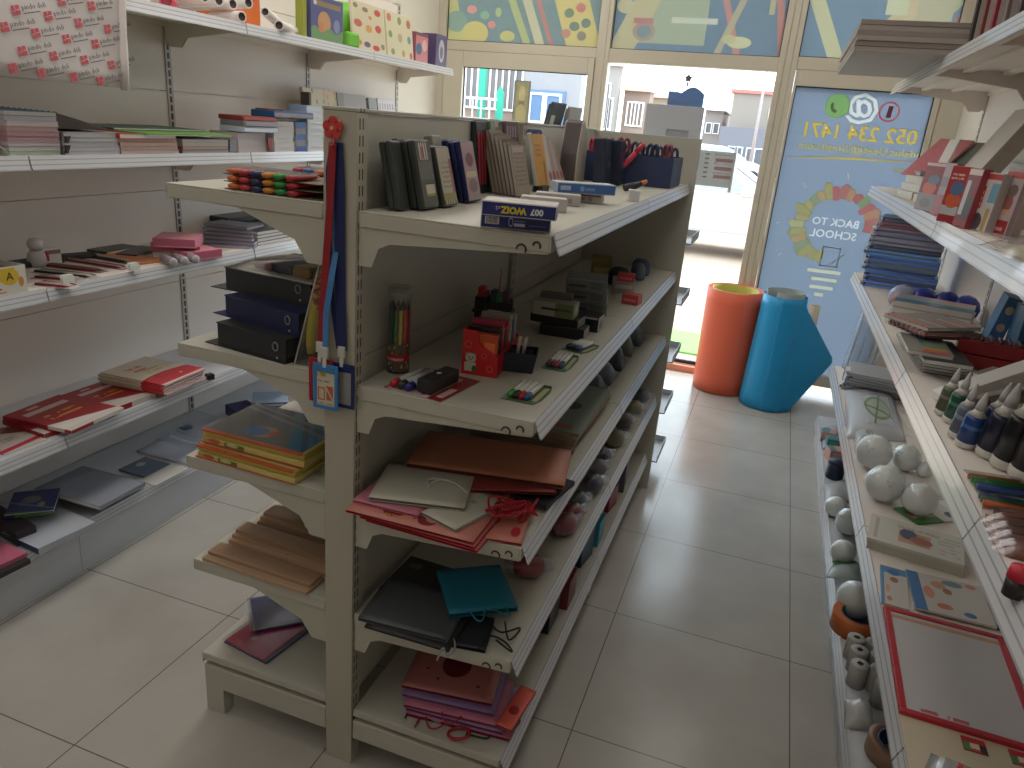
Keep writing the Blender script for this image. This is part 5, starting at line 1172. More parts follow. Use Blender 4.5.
# flat bags on the base
o, w, d, rz = rect3((224, 639), (266, 661), (304, 633), G5+0.012)
r = thing('wrapped_folder', 'crimson folder in clear sleeve lying flat on the gondola base', 'folder', (o.x, o.y, G5), rz, 'sleeved folders')
MB().box(0, w, 0, d+0.03, 0, 0.004).build('back_sheet', mat((60, 70, 110), 0.4), r); MB().box(0.004, w-0.012, 0.002, d+0.02, 0.004, 0.011).build('cover', printed((214, 44, 88), [('d', 0.3, 1.0, 0.5, 0.54, (176, 80, 100)), ('r', 0.36, 0.46, 0.24, 0.34, (206, 160, 170))], 'XY', 0.25), r, bevel=0.001)
MB().box(-0.006, w+0.006, -0.004, d+0.03, 0.0114, 0.0118).build('clear_sleeve', clear_film((240, 240, 244), 0.35), r)
r = thing('wrapped_folder', 'blue folder in clear sleeve lying across the crimson folder', 'folder', (-1.185, 1.455, G5+0.0125), R(8), 'sleeved folders')
r.rotation_euler = (0, 0, R(43))
MB().box(0, 0.15, 0, 0.15, 0, 0.010).build('cover', printed((76, 92, 144), [('c', 0.3, 0.6, 0.12, 0.2, (100, 112, 150)), ('r', 0, 1, 0, 0.06, (34, 44, 76))], 'XY', 0.25), r, bevel=0.001)
MB().box(-0.008, 0.16, -0.006, 0.155, 0.0102, 0.0106).build('clear_sleeve', clear_film((240, 240, 244), 0.35), r)
b = MB(); b.tube([(-0.012, -0.006, 0.010), (-0.012, 0.155, 0.010)], 0.0012, 4); b.build('sleeve_edge', mat((200, 200, 204), 0.3), r)

# ---- lanyards and badge holders on the end post
YE = 1.333
fz = ony(334.5, 128, YE)
hk = thing('wall_hook', 'red flower shaped hook stuck near the top of the gondola end post', 'hook', (fz.x, 1.3338, fz.z))
b = MB()
for k in range(5): b.cyl((0.0125*math.cos(R(90+72*k)), -0.009, 0.0125*math.sin(R(90+72*k))), 0.0098, 0.005, 14, axis='y')
b.cyl((0, -0.0095, 0), 0.012, 0.0055, 14, axis='y'); b.build('flower', mat((206, 66, 66), 0.35), hk)
b = MB(); b.cyl((0, -0.0115, 0), 0.004, 0.003, 10, axis='y'); b.build('flower_centre', mat((226, 170, 150), 0.4), hk)
b = MB(); b.box(-0.014, 0.016, -0.004, -0.0006, -0.016, 0.016); b.build('base_pad', mat((206, 170, 110), 0.5), hk, bevel=0.002)
b = MB(); b.tube([(0.002, -0.006, -0.015), (0.003, -0.010, -0.03), (0.003, -0.016, -0.036), (0.003, -0.021, -0.03)], 0.0022, 6); b.build('hook_arm', mat((190, 80, 70), 0.4), hk)
hx, hz = fz.x+0.003, fz.z-0.032
def strap(parent, pts, wid, c, name='strap'):
    """flat woven strap through points (x, y, z)"""
    b = MB(); n = len(pts); vs = []
    for i, p in enumerate(pts):
        vs += [(p[0]-wid/2, p[1], p[2]), (p[0]+wid/2, p[1], p[2]), (p[0]+wid/2, p[1]+0.0012, p[2]), (p[0]-wid/2, p[1]+0.0012, p[2])]
    fs = []
    for i in range(n-1):
        for k in range(4): fs.append((4*i+k, 4*i+(k+1) % 4, 4*i+4+(k+1) % 4, 4*i+4+k))
    fs += [(3, 2, 1, 0), (4*n-4, 4*n-3, 4*n-2, 4*n-1)]
    b.add(vs, fs); return b.build(name, mat(c, 0.65, var=0.08, vscale=150), parent)
def lanyard(lab, c, c2, xb, zb, y, paths, hold, card, two=False):
    r = thing('badge_lanyard', lab, 'badge holder', (0, 0, 0), 0, 'lanyards with badge holders')
    for p in paths: strap(r, p[1:], p[0], c, 'strap')
    # crimp and clip
    b = MB(); b.box(xb-0.0085, xb+0.0085, y-0.003, y+0.003, zb, zb+0.024); b.build('crimp', mat((206, 204, 196), 0.3), r, bevel=0.001)
    b = MB(); b.box(xb-0.0045, xb+0.0045, y-0.002, y+0.002, zb-0.022, zb); b.build('clip', mat((212, 212, 206), 0.3), r, bevel=0.001)
    w, h = hold
    b = MB(); x0, x1, z1 = xb-w/2+0.002, xb+w/2+0.002, zb-0.014; z0 = z1-h; e = 0.0085
    y0, y1 = y-0.0015, y+0.0028
    for (q0, q1, r0, r1) in ((x0, x0+e, z0, z1), (x1-e, x1, z0, z1), (x0+e, x1-e, z0, z0+e), (x0+e, x1-e, z1-0.019, z1)): b.box(q0, q1, y0, y1, r0, r1)
    b.build('holder_frame', mat(c2, 0.3), r, bevel=0.0012)
    MB().box(x0+e-0.001, x1-e+0.001, y+0.0004, y+0.0022, z0+e-0.001, z1-0.018).build('card', card, r)
    return r
cardp = printed((206, 200, 180), [('r', 0.05, 0.52, 0.86, 0.97, (176, 156, 40)), ('t', 0.08, 0.7, 0.70, 0.80, 1, (96, 92, 90), 0.4), ('r', 0.08, 0.46, 0.16, 0.54, (190, 110, 70)), ('r', 0.14, 0.40, 0.2, 0.5, (206, 196, 170)), ('r', 0.54, 0.90, 0.18, 0.60, (190, 100, 64)), ('d', 1.0, 1.0, 1.02, 1.12, (214, 190, 160)), ('t', 0.1, 0.4, 0.04, 0.12, 1, (120, 116, 110), 0.5), ('t', 0.55, 0.9, 0.04, 0.12, 1, (150, 110, 90), 0.5)], 'XZ', 0.3)
plain = mat((150, 150, 150), 0.4)
# navy back pair first, then red, then light blue in front
zc = ony(330, 352, YE).z
xn = ony(343.5, 350, YE).x; xr = ony(323.5, 350, YE).x; xl = ony(330, 352, YE).x
zb = zc - 0.008
lanyard('navy lanyard with dark blue badge holder at the right of the post', (28, 40, 92), (26, 44, 104), xn, zb+0.004, 1.3255,
        [[0.010, (hx-0.006, 1.329, hz+0.004), (hx-0.017, 1.3305, hz-0.05), (hx-0.014, 1.3305, hz-0.2), (hx-0.004, 1.3305, hz-0.34), (xn-0.009, 1.327, zb+0.02)], [0.024, (hx+0.006, 1.329, hz+0.006), (hx+0.011, 1.329, hz-0.08), (hx+0.013, 1.329, hz-0.3), (xn+0.0, 1.327, zb+0.02)]], (0.060, 0.102), plain)
lanyard('red lanyard with red badge holder at the left of the post', (150, 30, 40), (170, 30, 42), xr, zb+0.008, 1.3190,
        [[0.017, (hx-0.001, 1.3225, hz+0.005), (hx-0.007, 1.3215, hz-0.12), (xr+0.006, 1.3205, hz-0.34), (xr, 1.3205, zb+0.02)]], (0.060, 0.102), plain)
lanyard('light blue lanyard and badge holder with printed card in front', (70, 130, 190), (64, 132, 196), xl, zb, 1.3120,
        [[0.014, (hx+0.002, 1.3312, hz-0.0), (hx+0.002, 1.3312, hz-0.2), (hx-0.001, 1.316, hz-0.27), (xl+0.002, 1.315, hz-0.34), (xl, 1.314, zb+0.02)]], (0.062, 0.104), cardp)

# ------------------------------------------------------------------ goods on the gondola, right side: top shelf
def lean_pack(name, lab, cat, y0, w, x, z, h, t, lean, m, group=None, front=None, rz_extra=0.0, back=0.0, extra=None, cap=None):
    """pack leaning its back on the gondola panel; x = front bottom edge"""
    th = R(lean)
    r = thing(name, lab, cat, (x-back, y0, z+t*math.sin(th)+0.0006), 0, group); r.rotation_euler = Euler((-th, 0, R(90)+rz_extra), 'XYZ')
    MB().box(0, w, 0, t, 0, h).build('pouch', m, r, bevel=min(0.004, t*0.3))
    if front: MB().box(0.003, w-0.003, -0.0007, 0.0002, 0.004, h-0.004).build('front_card', front, r)
    if cap: MB().box(0.002, w-0.002, 0.001, t-0.001, h-0.02, h+0.004).build('hang_tab', cap, r, bevel=0.001)
    if extra: extra(r)
    return r
def col(y0, w, x, n, t, h, lean, m, front, word, group, step=1.06, name='pen_pack', cat='pen pack', alt=None, z=H1):
    for i in range(n):
        fr = front if i == 0 else None
        lean_pack(name, '%s, %s counting back from the aisle' % (word, SEQ[i]) if n > 1 else word, cat, y0+(0.002*(i % 2)), w, x, z, h-0.003*(i % 2), t, lean, m if not alt or i % 2 == 0 else alt, group, fr, back=i*t*step/math.cos(R(lean)))
fA = printed((84, 86, 82), [('b', 0.2, 0.8, 0.72, 0.98, 4, (206, 196, 190)), ('r', 0.3, 0.42, 0.74, 0.92, (176, 80, 76)), ('r', 0.3, 0.9, 0.18, 0.36, (196, 190, 170)), ('r', 0.3, 0.9, 0.16, 0.20, (150, 150, 60)), ('r', 0.3, 0.9, 0.34, 0.36, (60, 60, 60)), ('b', 0.05, 0.95, 0.42, 0.7, 7, (120, 120, 116))], 'XZ', 0.3)
fB = printed((176, 168, 150), [('r', 0, 1, 0.08, 0.2, (150, 144, 80)), ('b', 0, 1, 0, 0.08, 5, (110, 104, 96)), ('t', 0.1, 0.8, 0.3, 0.8, 6, (140, 132, 118), 0.15), ('r', 0.8, 1.0, 0.2, 0.8, (150, 90, 90))], 'XZ', 0.3)
fC = printed((170, 140, 146), [('c', 0.5, 0.7, 0.3, 0.12, (120, 76, 84)), ('r', 0.1, 0.9, 0.4, 0.5, (190, 186, 150)), ('c', 0.5, 0.25, 0.35, 0.12, (130, 110, 110)), ('r', 0.1, 0.9, 0.02, 0.1, (150, 150, 130))], 'XZ', 0.3)
col(1.392, 0.045, -0.727, 2, 0.014, 0.138, 12, mat((58, 66, 64), 0.35, var=0.2, vscale=25), None, 'dark green pen pack nearest the post', 'dark green pen packs')
col(1.444, 0.075, -0.698, 3, 0.017, 0.142, 13, mat((62, 66, 62), 0.35, var=0.2, vscale=25), fA, 'dark pen pack with white and olive label', 'dark labelled pen packs')
col(1.532, 0.072, -0.690, 4, 0.015, 0.130, 15, mat((70, 72, 66), 0.35, var=0.2, vscale=25), fB, 'beige fronted pen pack', 'beige fronted pen packs')
col(1.612, 0.05, -0.742, 2, 0.012, 0.150, 10, mat((150, 146, 140), 0.35), None, 'grey pack behind the navy pen packs', 'grey packs behind navy')
col(1.672, 0.08, -0.692, 5, 0.014, 0.142, 14, mat((38, 44, 92), 0.35, var=0.15, vscale=25), fC, 'navy pen pack with pink front', 'navy pen packs')
pb = printed((40, 42, 52), [('b', 0.12, 0.9, 0.1, 0.88, 3, (196, 44, 60)), ('r', 0, 1, 0.86, 1, (60, 60, 66))], 'XZ', 0.3)
lean_pack('pencil_box', 'tall black pack of red pencils behind the navy pen packs', 'pencil pack', 1.93, 0.085, -0.775, H1, 0.186, 0.014, 6, mat((44, 46, 54), 0.35), None, pb)
lean_pack('pencil_box', 'tall green edged pack beside the red pencils', 'pencil pack', 2.018, 0.04, -0.768, H1, 0.19, 0.012, 6, mat((96, 120, 96), 0.4), None, printed((150, 160, 140), [('r', 0.2, 0.8, 0.1, 0.9, (110, 130, 104))], 'XZ'))
tan = [(96, 84, 70), (120, 108, 92), (104, 92, 80), (130, 118, 104), (112, 100, 88), (140, 128, 112), (126, 116, 106)]
for i in range(7):
    fr = printed((150, 136, 120), [('t', 0.1, 0.9, 0.2, 0.9, 8, (120, 106, 92), 0.2), ('r', 0.1, 0.9, 0.86, 0.96, (176, 150, 140))], 'XZ') if i == 0 else None
    book_r = thing('notepad', 'thin brown notepad, %s of the leaning row counted from the aisle' % SEQ[i], 'notepad', (-0.668-0.0135*i, 1.962+0.006*i, H1+0.0030), 0, 'thin brown notepads')
    book_r.rotation_euler = Euler((R(-15), 0, R(90)), 'XYZ')
    h = 0.135+0.007*i
    MB().box(0, 0.105, 0, 0.0012, 0, h).build('front_cover', fr or mat(tan[i], 0.5), book_r); MB().box(0.001, 0.104, 0.0014, 0.0092, 0.001, h-0.001).build('pages', mat((176, 168, 156), 0.7), book_r); MB().box(0, 0.105, 0.0094, 0.0106, 0, h).build('back_cover', mat(tan[i], 0.5), book_r)
lean_pack('pad', 'cream patterned pad rising behind the thin brown notepads', 'pad', 2.062, 0.06, -0.786, H1, 0.195, 0.008, 5, mat((186, 176, 164), 0.5), None, printed((196, 188, 176), [('c', 0.3, 0.85, 0.2, 0.06, (130, 120, 112)), ('c', 0.7, 0.8, 0.2, 0.06, (140, 120, 120))], 'XZ'))
lean_pack('pad', 'maroon pad with grey dots behind the orange calendar', 'pad', 2.13, 0.12, -0.766, H1, 0.192, 0.010, 6, mat((104, 74, 82), 0.5), None, printed((100, 66, 76), [('b', 0.1, 0.9, 0.78, 0.95, 4, (150, 140, 146)), ('b', 0.1, 0.9, 0.58, 0.72, 4, (150, 140, 146))], 'XZ'))
cal = lean_pack('desk_calendar', 'orange desk calendar with blue spiral leaning on the panel', 'calendar', 2.185, 0.115, -0.683, H1, 0.168, 0.014, 14, mat((196, 190, 180), 0.5), None, printed((196, 144, 66), [('t', 0.1, 0.6, 0.6, 0.86, 3, (150, 104, 50), 0.3), ('r', 0.72, 0.84, 0.08, 0.5, (130, 96, 60)), ('r', 0.9, 1.0, 0.0, 1.0, (206, 160, 90))], 'XZ'))
b = MB()
for i in range(9): b.tube([(0.01+0.0118*i, 0.007+0.009*math.cos(t), 0.169+0.009*math.sin(t)) for t in [k*PI/4 for k in range(8)]], 0.0015, 4, closed=True)
b.build('spiral_binding', mat((50, 76, 120), 0.4), cal)
slab('stand_foot', 'black block under the orange calendar', 'block', (-0.672, 2.185), H1, 0.07, 0.03, 0.018, R(90), mat((40, 40, 44), 0.5))
for i in range(4):
    lean_pack('notebook', 'white edged slim notebook, %s right of the orange calendar' % SEQ[i], 'notebook', 2.36+0.065*i, 0.05, -0.70-0.006*i, H1, 0.165-0.008*i, 0.010, 17+2*i, mat([(186, 184, 180), (150, 142, 134), (176, 168, 160), (130, 116, 110)][i], 0.5), 'slim notebooks right of the calendar', printed([(190, 188, 184), (170, 150, 146), (180, 172, 164), (170, 150, 140)][i], [('c', 0.5, 0.2, 0.3, 0.1, (150, 90, 90))], 'XZ'))
# brown arch lever holder
ar = thing('magazine_file', 'curved brown edged magazine file standing past the notebooks', 'magazine file', (-0.70, 2.66, H1), R(86))
b = MB(); prof = [(0, 0), (0.10, 0), (0.10, 0.12), (0.085, 0.17), (0.045, 0.215), (0.025, 0.205), (0.012, 0.15), (0, 0.10)]
b.prism(prof, 0.0, 0.004, 'y'); b.prism(prof, 0.062, 0.066, 'y'); b.build('side_panel', mat((182, 176, 166), 0.5), ar)
b = MB(); b.box(0.0, 0.004, 0.004, 0.062, 0.0, 0.10); b.prism([(0.0, 0.1), (0.004, 0.1), (0.016, 0.15), (0.029, 0.203), (0.046, 0.211), (0.045, 0.2155), (0.025, 0.2055), (0.012, 0.15)], 0.004, 0.062, 'y'); b.box(0.004, 0.1, 0.004, 0.062, 0, 0.003); b.build('spine_panel', mat((92, 82, 84), 0.6), ar)
# boxes at the front of the top shelf
def pxbox(name, lab, cat, A, B, z, d, h, m, group=None, front=None, side=None, top=None, rzfix=None):
    a, bb = onz(*A, z), onz(*B, z); o, w, rz = frame2(a, bb)
    if rzfix is not None: rz = rzfix
    return carton(name, lab, cat, (o.x, o.y), z, w, d, h, rz, m, group, front, top, side), w, h
NAVY = (38, 46, 116)
bx, w, h = pxbox('refill_box', 'lower navy blue box with barcode at the shelf end', 'box', (480, 227), (550, 233), H1, 0.085, 0.028, mat((196, 196, 200), 0.4), 'navy blue boxes', printed((40, 48, 118), [('r', 0.05, 0.26, 0.25, 0.85, (206, 206, 210)), ('b', 0.07, 0.24, 0.3, 0.8, 9, (60, 60, 80)), ('c', 0.43, 0.5, 0.035, 0.36, (190, 196, 220)), ('c', 0.43, 0.5, 0.026, 0.27, (40, 48, 118)), ('r', 0.48, 0.64, 0.2, 0.44, (206, 210, 226)), ('r', 0.48, 0.64, 0.56, 0.66, (120, 130, 180)), ('r', 0.7, 0.95, 0.3, 0.36, (110, 120, 176))], 'XZ', 0.3), top=mat((196, 190, 190), 0.4), side=printed((190, 186, 190), [('c', 0.5, 0.5, 0.3, 0.3, (150, 130, 150))], 'YZ'))
bx2, w, h = pxbox('refill_box', 'upper navy blue box with upside down white and yellow lettering', 'box', (481, 214.5), (556, 221.5), H1+0.0292, 0.088, 0.026, mat((196, 196, 200), 0.4), 'navy blue boxes', mat(NAVY, 0.35), top=printed((206, 200, 196), [('r', 0.0, 1, 0.85, 1, (150, 130, 120)), ('r', 0.3, 0.7, 0.3, 0.6, (196, 180, 170))], 'XY'), side=printed((176, 166, 180), [('c', 0.4, 0.5, 0.3, 0.4, (110, 90, 130)), ('r', 0.8, 1, 0, 1, (44, 44, 100))], 'YZ'))
FR = Matrix.Translation((0, -0.0012, h*0.5)) @ Matrix.Rotation(R(90), 4, 'X') @ Matrix.Rotation(PI, 4, 'Z')
text_mesh('printed_number', '007', 0.0155, mat((226, 226, 232), 0.4), bx2, Matrix.Translation((w*0.74, 0, 0)) @ FR, bold=0.0006)
text_mesh('printed_word', 'WOIZ', 0.0165, mat((214, 196, 40), 0.4), bx2, Matrix.Translation((w*0.43, 0, 0)) @ FR, bold=0.0008)
text_mesh('printed_mark', 'x2', 0.009, mat((200, 204, 226), 0.4), bx2, Matrix.Translation((w*0.22, 0, 0.002)) @ FR)
for i, (A, B, dz, d, hh, c, tc, lb) in enumerate([((520, 209), (566, 213), 0, 0.05, 0.030, (186, 182, 180), (206, 202, 196), 'white carton behind the navy blue boxes'), ((535, 203), (580, 207), 0, 0.05, 0.027, (176, 170, 168), (200, 196, 190), 'second white carton behind the navy blue boxes'), ((553, 199.5), (601, 204.5), 0, 0.055, 0.024, (178, 170, 160), (200, 190, 180), 'cream carton with red lid edge under the light blue box')]):
    pxbox('card_box', lb, 'box', A, B, H1, d, hh, mat(c, 0.4), 'white cartons on the top shelf', printed(c, [('b', 0.1, 0.9, 0.2, 0.7, 5, (140, 132, 136)), ('r', 0, 1, 0.8, 1, (150, 60, 60) if i == 2 else c)], 'XZ'), top=mat(tc, 0.4), side=printed(c, [('c', 0.5, 0.5, 0.25, 0.3, (120, 110, 116))], 'YZ'))
pxbox('card_box', 'light blue box lying on the cream carton', 'box', (557, 192.5), (615, 196), H1+0.0252, 0.06, 0.027, mat((176, 190, 206), 0.4), None, printed((66, 110, 170), [('r', 0.04, 0.22, 0.25, 0.75, (170, 186, 206)), ('c', 0.42, 0.5, 0.04, 0.3, (130, 160, 200)), ('r', 0.48, 0.64, 0.3, 0.6, (120, 150, 196))], 'XZ'), top=mat((206, 206, 206), 0.4), side=mat((170, 150, 150), 0.4))
pxbox('card_box', 'small white box between the light blue box and the pouches', 'box', (628, 201), (639, 202), H1, 0.04, 0.032, mat((206, 206, 210), 0.4))
# dark pouches and tools at the far end of the top shelf
for i in range(2):
    r = lean_pack('pencil_pouch', 'large dark blue pouch, %s from the light blue box' % SEQ[i], 'pouch', 2.70+0.105*i, 0.10, -0.60+0.03*i, H1, 0.16-0.004*i, 0.045, 5, mat((36, 44, 66), 0.5, var=0.25, vscale=18), 'dark blue pouches', printed((38, 46, 70), [('b', 0.5, 0.9, 0.35, 0.5, 3, (110, 120, 140)), ('r', 0.1, 0.9, 0.7, 0.73, (70, 80, 104))], 'XZ'))
q = thing('glue_gun', 'orange nozzled dark tool lying before the dark pouches', 'tool', (-0.50, 2.56, H1), R(20)); q.scale = (0.65, 0.65, 0.65)
b = MB(); b.tube([(0, 0, 0.02), (0.05, 0.02, 0.03), (0.09, 0.03, 0.045)], [0.018, 0.02, 0.014], 10); b.build('body', mat((40, 42, 56), 0.4), q); b = MB(); b.tube([(0.09, 0.03, 0.045), (0.12, 0.04, 0.06)], [0.015, 0.008], 10); b.build('nozzle', mat((206, 120, 60), 0.4), q)
tools = [((176, 52, 66), 0.17), ((58, 62, 84), 0.15), ((120, 96, 100), 0.18), ((44, 50, 74), 0.16), ((150, 60, 70), 0.19), ((70, 76, 100), 0.15), ((50, 56, 84), 0.17), ((96, 104, 130), 0.14), ((40, 48, 78), 0.165), ((60, 70, 104), 0.15), ((120, 66, 80), 0.17), ((46, 54, 88), 0.15)]
def scissors(lab, o, rz, c, h):
    r = thing('scissors', lab, 'scissors', (o[0], o[1], H1), rz, 'scissors in the display rack')
    b = MB(); b.box(-0.006, 0.006, -0.004, 0.004, 0, h*0.55); b.build('blades', mat((140, 146, 156), 0.3, 0.6), r)
    for s in (-1, 1):
        b = MB(); b.tube([(s*(0.012+0.011*math.cos(t)), 0, h*0.55+0.02+0.026*math.sin(t)) for t in [k*PI/6 for k in range(12)]], 0.0062, 6, closed=True); b.build('handle', mat(c, 0.4), r)
    return r
rk = thing('display_rack', 'dark blue slotted rack holding scissors at the far end of top shelf', 'rack', (-0.60, 2.955, H1), R(0))
b = MB()
for (x0, x1, y0, y1, z0, z1) in ((-0.16, 0.20, -0.03, -0.026, 0, 0.11), (-0.16, 0.20, 0.24, 0.244, 0, 0.11), (-0.16, -0.156, -0.026, 0.24, 0, 0.11), (0.196, 0.20, -0.026, 0.24, 0, 0.11)): b.box(x0, x1, y0, y1, z0, z1)
b.build('bin_wall', mat((46, 60, 96), 0.5), rk)
MB().box(-0.156, 0.196, -0.026, 0.24, 0, 0.003).build('bin_floor', mat((46, 60, 96), 0.5), rk)
k = 0
for ix in range(6):
    for iy in range(2):
        c, h = tools[k]
        r = scissors('%s handled scissors in the rack, column %s, %s row' % ({True: 'red', False: 'dark'}[c[0] > 140], ['one', 'two', 'three', 'four', 'five', 'six'][ix], ['near', 'far'][iy]), (-0.60-0.125+0.058*ix, 2.99+0.11*iy), R(20*((k*7) % 5-2)), c, h+0.02)
        r.location.z = H1+0.0035
        k += 1
mk = thing('marker_pen', 'red marker leaning across the scissors rack', 'marker', (-0.63, 2.90, H1+0.004), 0); mk.rotation_euler = (0, R(38), 0)
b = MB(); b.tube([(0, 0, 0.01), (0, 0, 0.15)], 0.010, 10); b.build('barrel', mat((206, 56, 80), 0.35), mk); b = MB(); b.tube([(0, 0, 0.15), (0, 0, 0.19)], [0.011, 0.009], 10); b.build('cap', mat((190, 60, 80), 0.4), mk)
# folders showing over the gondola top, standing on its left side shelf
for k, (px0, px1, pt, c, lb, dy) in enumerate(((556, 574, 101, (84, 92, 98), 'dark grey folder leaning behind the gondola top edge', 0), (574, 600, 104, (178, 180, 176), 'pale grey folder leaning behind the gondola top edge', 0.0))):
    r = thing('file_folder', lb, 'folder', (-0.985+0.05*k, 3.04+0.145*k, G1+0.004), 0, 'folders behind the gondola'); r.rotation_euler = (0, R(12 if k == 0 else 8), R(-6))
    hh = 0.275 if k == 0 else 0.262
    MB().box(0, 0.012, 0, 0.14, 0.004, hh).build('cover', mat(c, 0.5), r, bevel=0.002)
    MB().box(-0.010, -0.001, 0.004, 0.136, 0.006, hh-0.01).build('inner_block', mat(tuple(int(v*0.9) for v in c), 0.6), r, bevel=0.002)
    if k == 0: MB().box(0.012, 0.0128, 0.01, 0.05, 0.19, 0.225).build('white_label', mat((220, 222, 222), 0.5), r)
# ------------------------------------------------------------------ gondola right side, second shelf
q = onz(397, 371, H2)
pt = thing('pencil_tube', 'clear tube of green, yellow and red pencils in the shelf corner', 'pencil tube', (q.x, q.y+0.004, H2))
lbl = printed((90, 84, 70), [('r', 0, 1, 0.36, 0.62, (176, 36, 46)), ('t', 0.1, 0.9, 0.4, 0.58, 1, (214, 190, 180), 0.3)], 'XZ', 0.3, (7, 0.3, [(190, 190, 180), (60, 110, 60), (176, 60, 50), (206, 190, 90)], (1, 1, 1)))
b = MB(); b.lathe([(0.0262, 0.006), (0.0262, 0.070)], n=28, caps=False); b.build('label', lbl, pt)
pc = [(30, 110, 64), (24, 84, 56), (30, 120, 60), (206, 190, 50), (206, 60, 50), (196, 44, 60), (34, 60, 44), (60, 130, 70), (206, 90, 50), (40, 50, 44)]
for i in range(10):
    a = 2*PI*i/10 + R(200); b = MB(); rr = 0.0185
    b.tube([(rr*math.cos(a), rr*math.sin(a), 0.004), (rr*math.cos(a), rr*math.sin(a), 0.150)], 0.0048, 6); o1 = b.build('pencil', mat(pc[i], 0.35), pt)
    b = MB(); b.tube([(rr*math.cos(a), rr*math.sin(a), 0.150), (rr*math.cos(a), rr*math.sin(a), 0.166)], [0.0048, 0.0010], 6); b.build('pencil_tip', mat((60, 44, 36), 0.6), o1)
b = MB(); b.lathe([(0.0255, 0.0), (0.0255, 0.195)], n=28, caps=False); b.build('clear_tube', clear_film((236, 238, 238), 0.45), pt)
b = MB(); b.lathe([(0.0, 0.190), (0.026, 0.190), (0.0268, 0.192), (0.0268, 0.2), (0.0, 0.202)], n=28); b.build('lid', clear_film((210, 212, 210), 0.8, 'clear_lid'), pt)
b = MB(); b.cyl((0, 0, 0), 0.0262, 0.004, 28); b.build('base_cap', mat((70, 66, 60), 0.4), pt)
# marker and eraser blister card
o, w, d, rz = rect3((384, 386.5), (440, 402), (476, 380), H2+0.002)
ms = thing('marker_set', 'red and white blister card with three markers and a black board eraser', 'marker set', (o.x, o.y, H2), rz)
MB().box(0, w, 0, d, 0, 0.0018).build('backing_card', printed((196, 180, 176), [('r', 0.76, 1, 0, 1, (140, 26, 36)), ('d', 1.0, 0.05, 0.0, 0.06, (176, 50, 60)), ('r', 0.82, 0.94, 0.12, 0.5, (206, 180, 176)), ('c', 0.62, 0.1, 0.03, 0.04, (180, 50, 60)), ('r', 0.0, 1.0, 0.9, 1.0, (120, 30, 40))], 'XY', 0.3), ms)
for i, c in enumerate(((190, 40, 50), (44, 60, 50), (44, 50, 130))):
    x = w*(0.13+0.13*i); b = MB(); b.tube([(x, d*0.16, 0.011), (x, d*0.75, 0.011)], 0.0085, 10); mo = b.build('marker', mat((186, 188, 186), 0.3), ms)
    b = MB(); b.tube([(x, d*0.03, 0.011), (x, d*0.16, 0.011)], [0.008, 0.0095], 10); b.build('cap', mat(c, 0.35), mo)
MB().box(w*0.50, w*0.76, d*0.1, d*0.78, 0.002, 0.034).build('board_eraser', mat((38, 40, 46), 0.35), ms, bevel=0.004)
b = MB(); b.box(w*0.60, w*0.66, d*0.42, d*0.48, 0.034, 0.0346); b.build('eraser_label', mat((206, 206, 206), 0.4), ms)
# red display box
a, bb = onz(461, 373, H2), onz(496, 378.5, H2); o, w, rz = frame2(a, bb)
rb = thing('display_box', 'red stepped display box of notebooks with small bear print', 'display box', (o.x, o.y, H2), rz)
RB = mat((190, 30, 32), 0.4)
h1, h2, dep = 0.108, 0.052, 0.215
prof = [(0, 0), (w, 0), (w, h2), (w*0.72, h2+0.012), (w*0.45, h1*0.72), (w*0.40, h1), (0, h1)]
fr = printed((196, 32, 34), [('c', 0.16, 0.68, 0.10, 0.08, (214, 120, 110)), ('c', 0.16, 0.68, 0.085, 0.066, (196, 32, 34)), ('c', 0.62, 0.46, 0.08, 0.06, (214, 120, 110)), ('c', 0.62, 0.46, 0.066, 0.05, (196, 32, 34)), ('c', 0.80, 0.18, 0.09, 0.07, (214, 120, 110)), ('c', 0.80, 0.18, 0.075, 0.056, (196, 32, 34)),
    ('c', 0.14, 0.46, 0.05, 0.04, (120, 130, 110)), ('c', 0.36, 0.46, 0.05, 0.04, (120, 130, 110)), ('c', 0.25, 0.38, 0.15, 0.11, (186, 186, 170)), ('r', 0.08, 0.40, 0.08, 0.28, (196, 192, 180)), ('c', 0.36, 0.14, 0.07, 0.08, (70, 110, 70)), ('c', 0.2, 0.39, 0.02, 0.02, (40, 40, 40)), ('c', 0.3, 0.39, 0.02, 0.02, (40, 40, 40)), ('c', 0.25, 0.34, 0.03, 0.015, (60, 50, 50))], 'XZ', 0.35)
b = MB(); b.prism(prof, 0, 0.002, 'y'); b.build('front_panel', fr, rb)
b = MB(); b.prism(prof, dep-0.002, dep, 'y'); b.box(0, w, 0.002, dep-0.002, 0, 0.002); b.box(0, 0.002, 0.002, dep-0.002, 0.002, h1); b.box(w-0.002, w, 0.002, dep-0.002, 0.002, h2); b.build('tray', RB, rb)
nb = [(206, 84, 40), (36, 36, 42), (176, 40, 70), (34, 34, 40), (196, 40, 50), (150, 150, 140), (60, 90, 130), (170, 170, 160)]
for i, c in enumerate(nb):
    y = 0.008+0.025*i
    b = MB(); b.box(0.004, w-0.006, y, y+0.020, 0.0025, h1-0.008+0.010*(i % 3)); b.build('notebook', printed(c, [('r', 0.6, 0.95, 0.2, 0.8, tuple(min(255, v+40) for v in c))], 'XZ', 0.35), rb, bevel=0.0015)
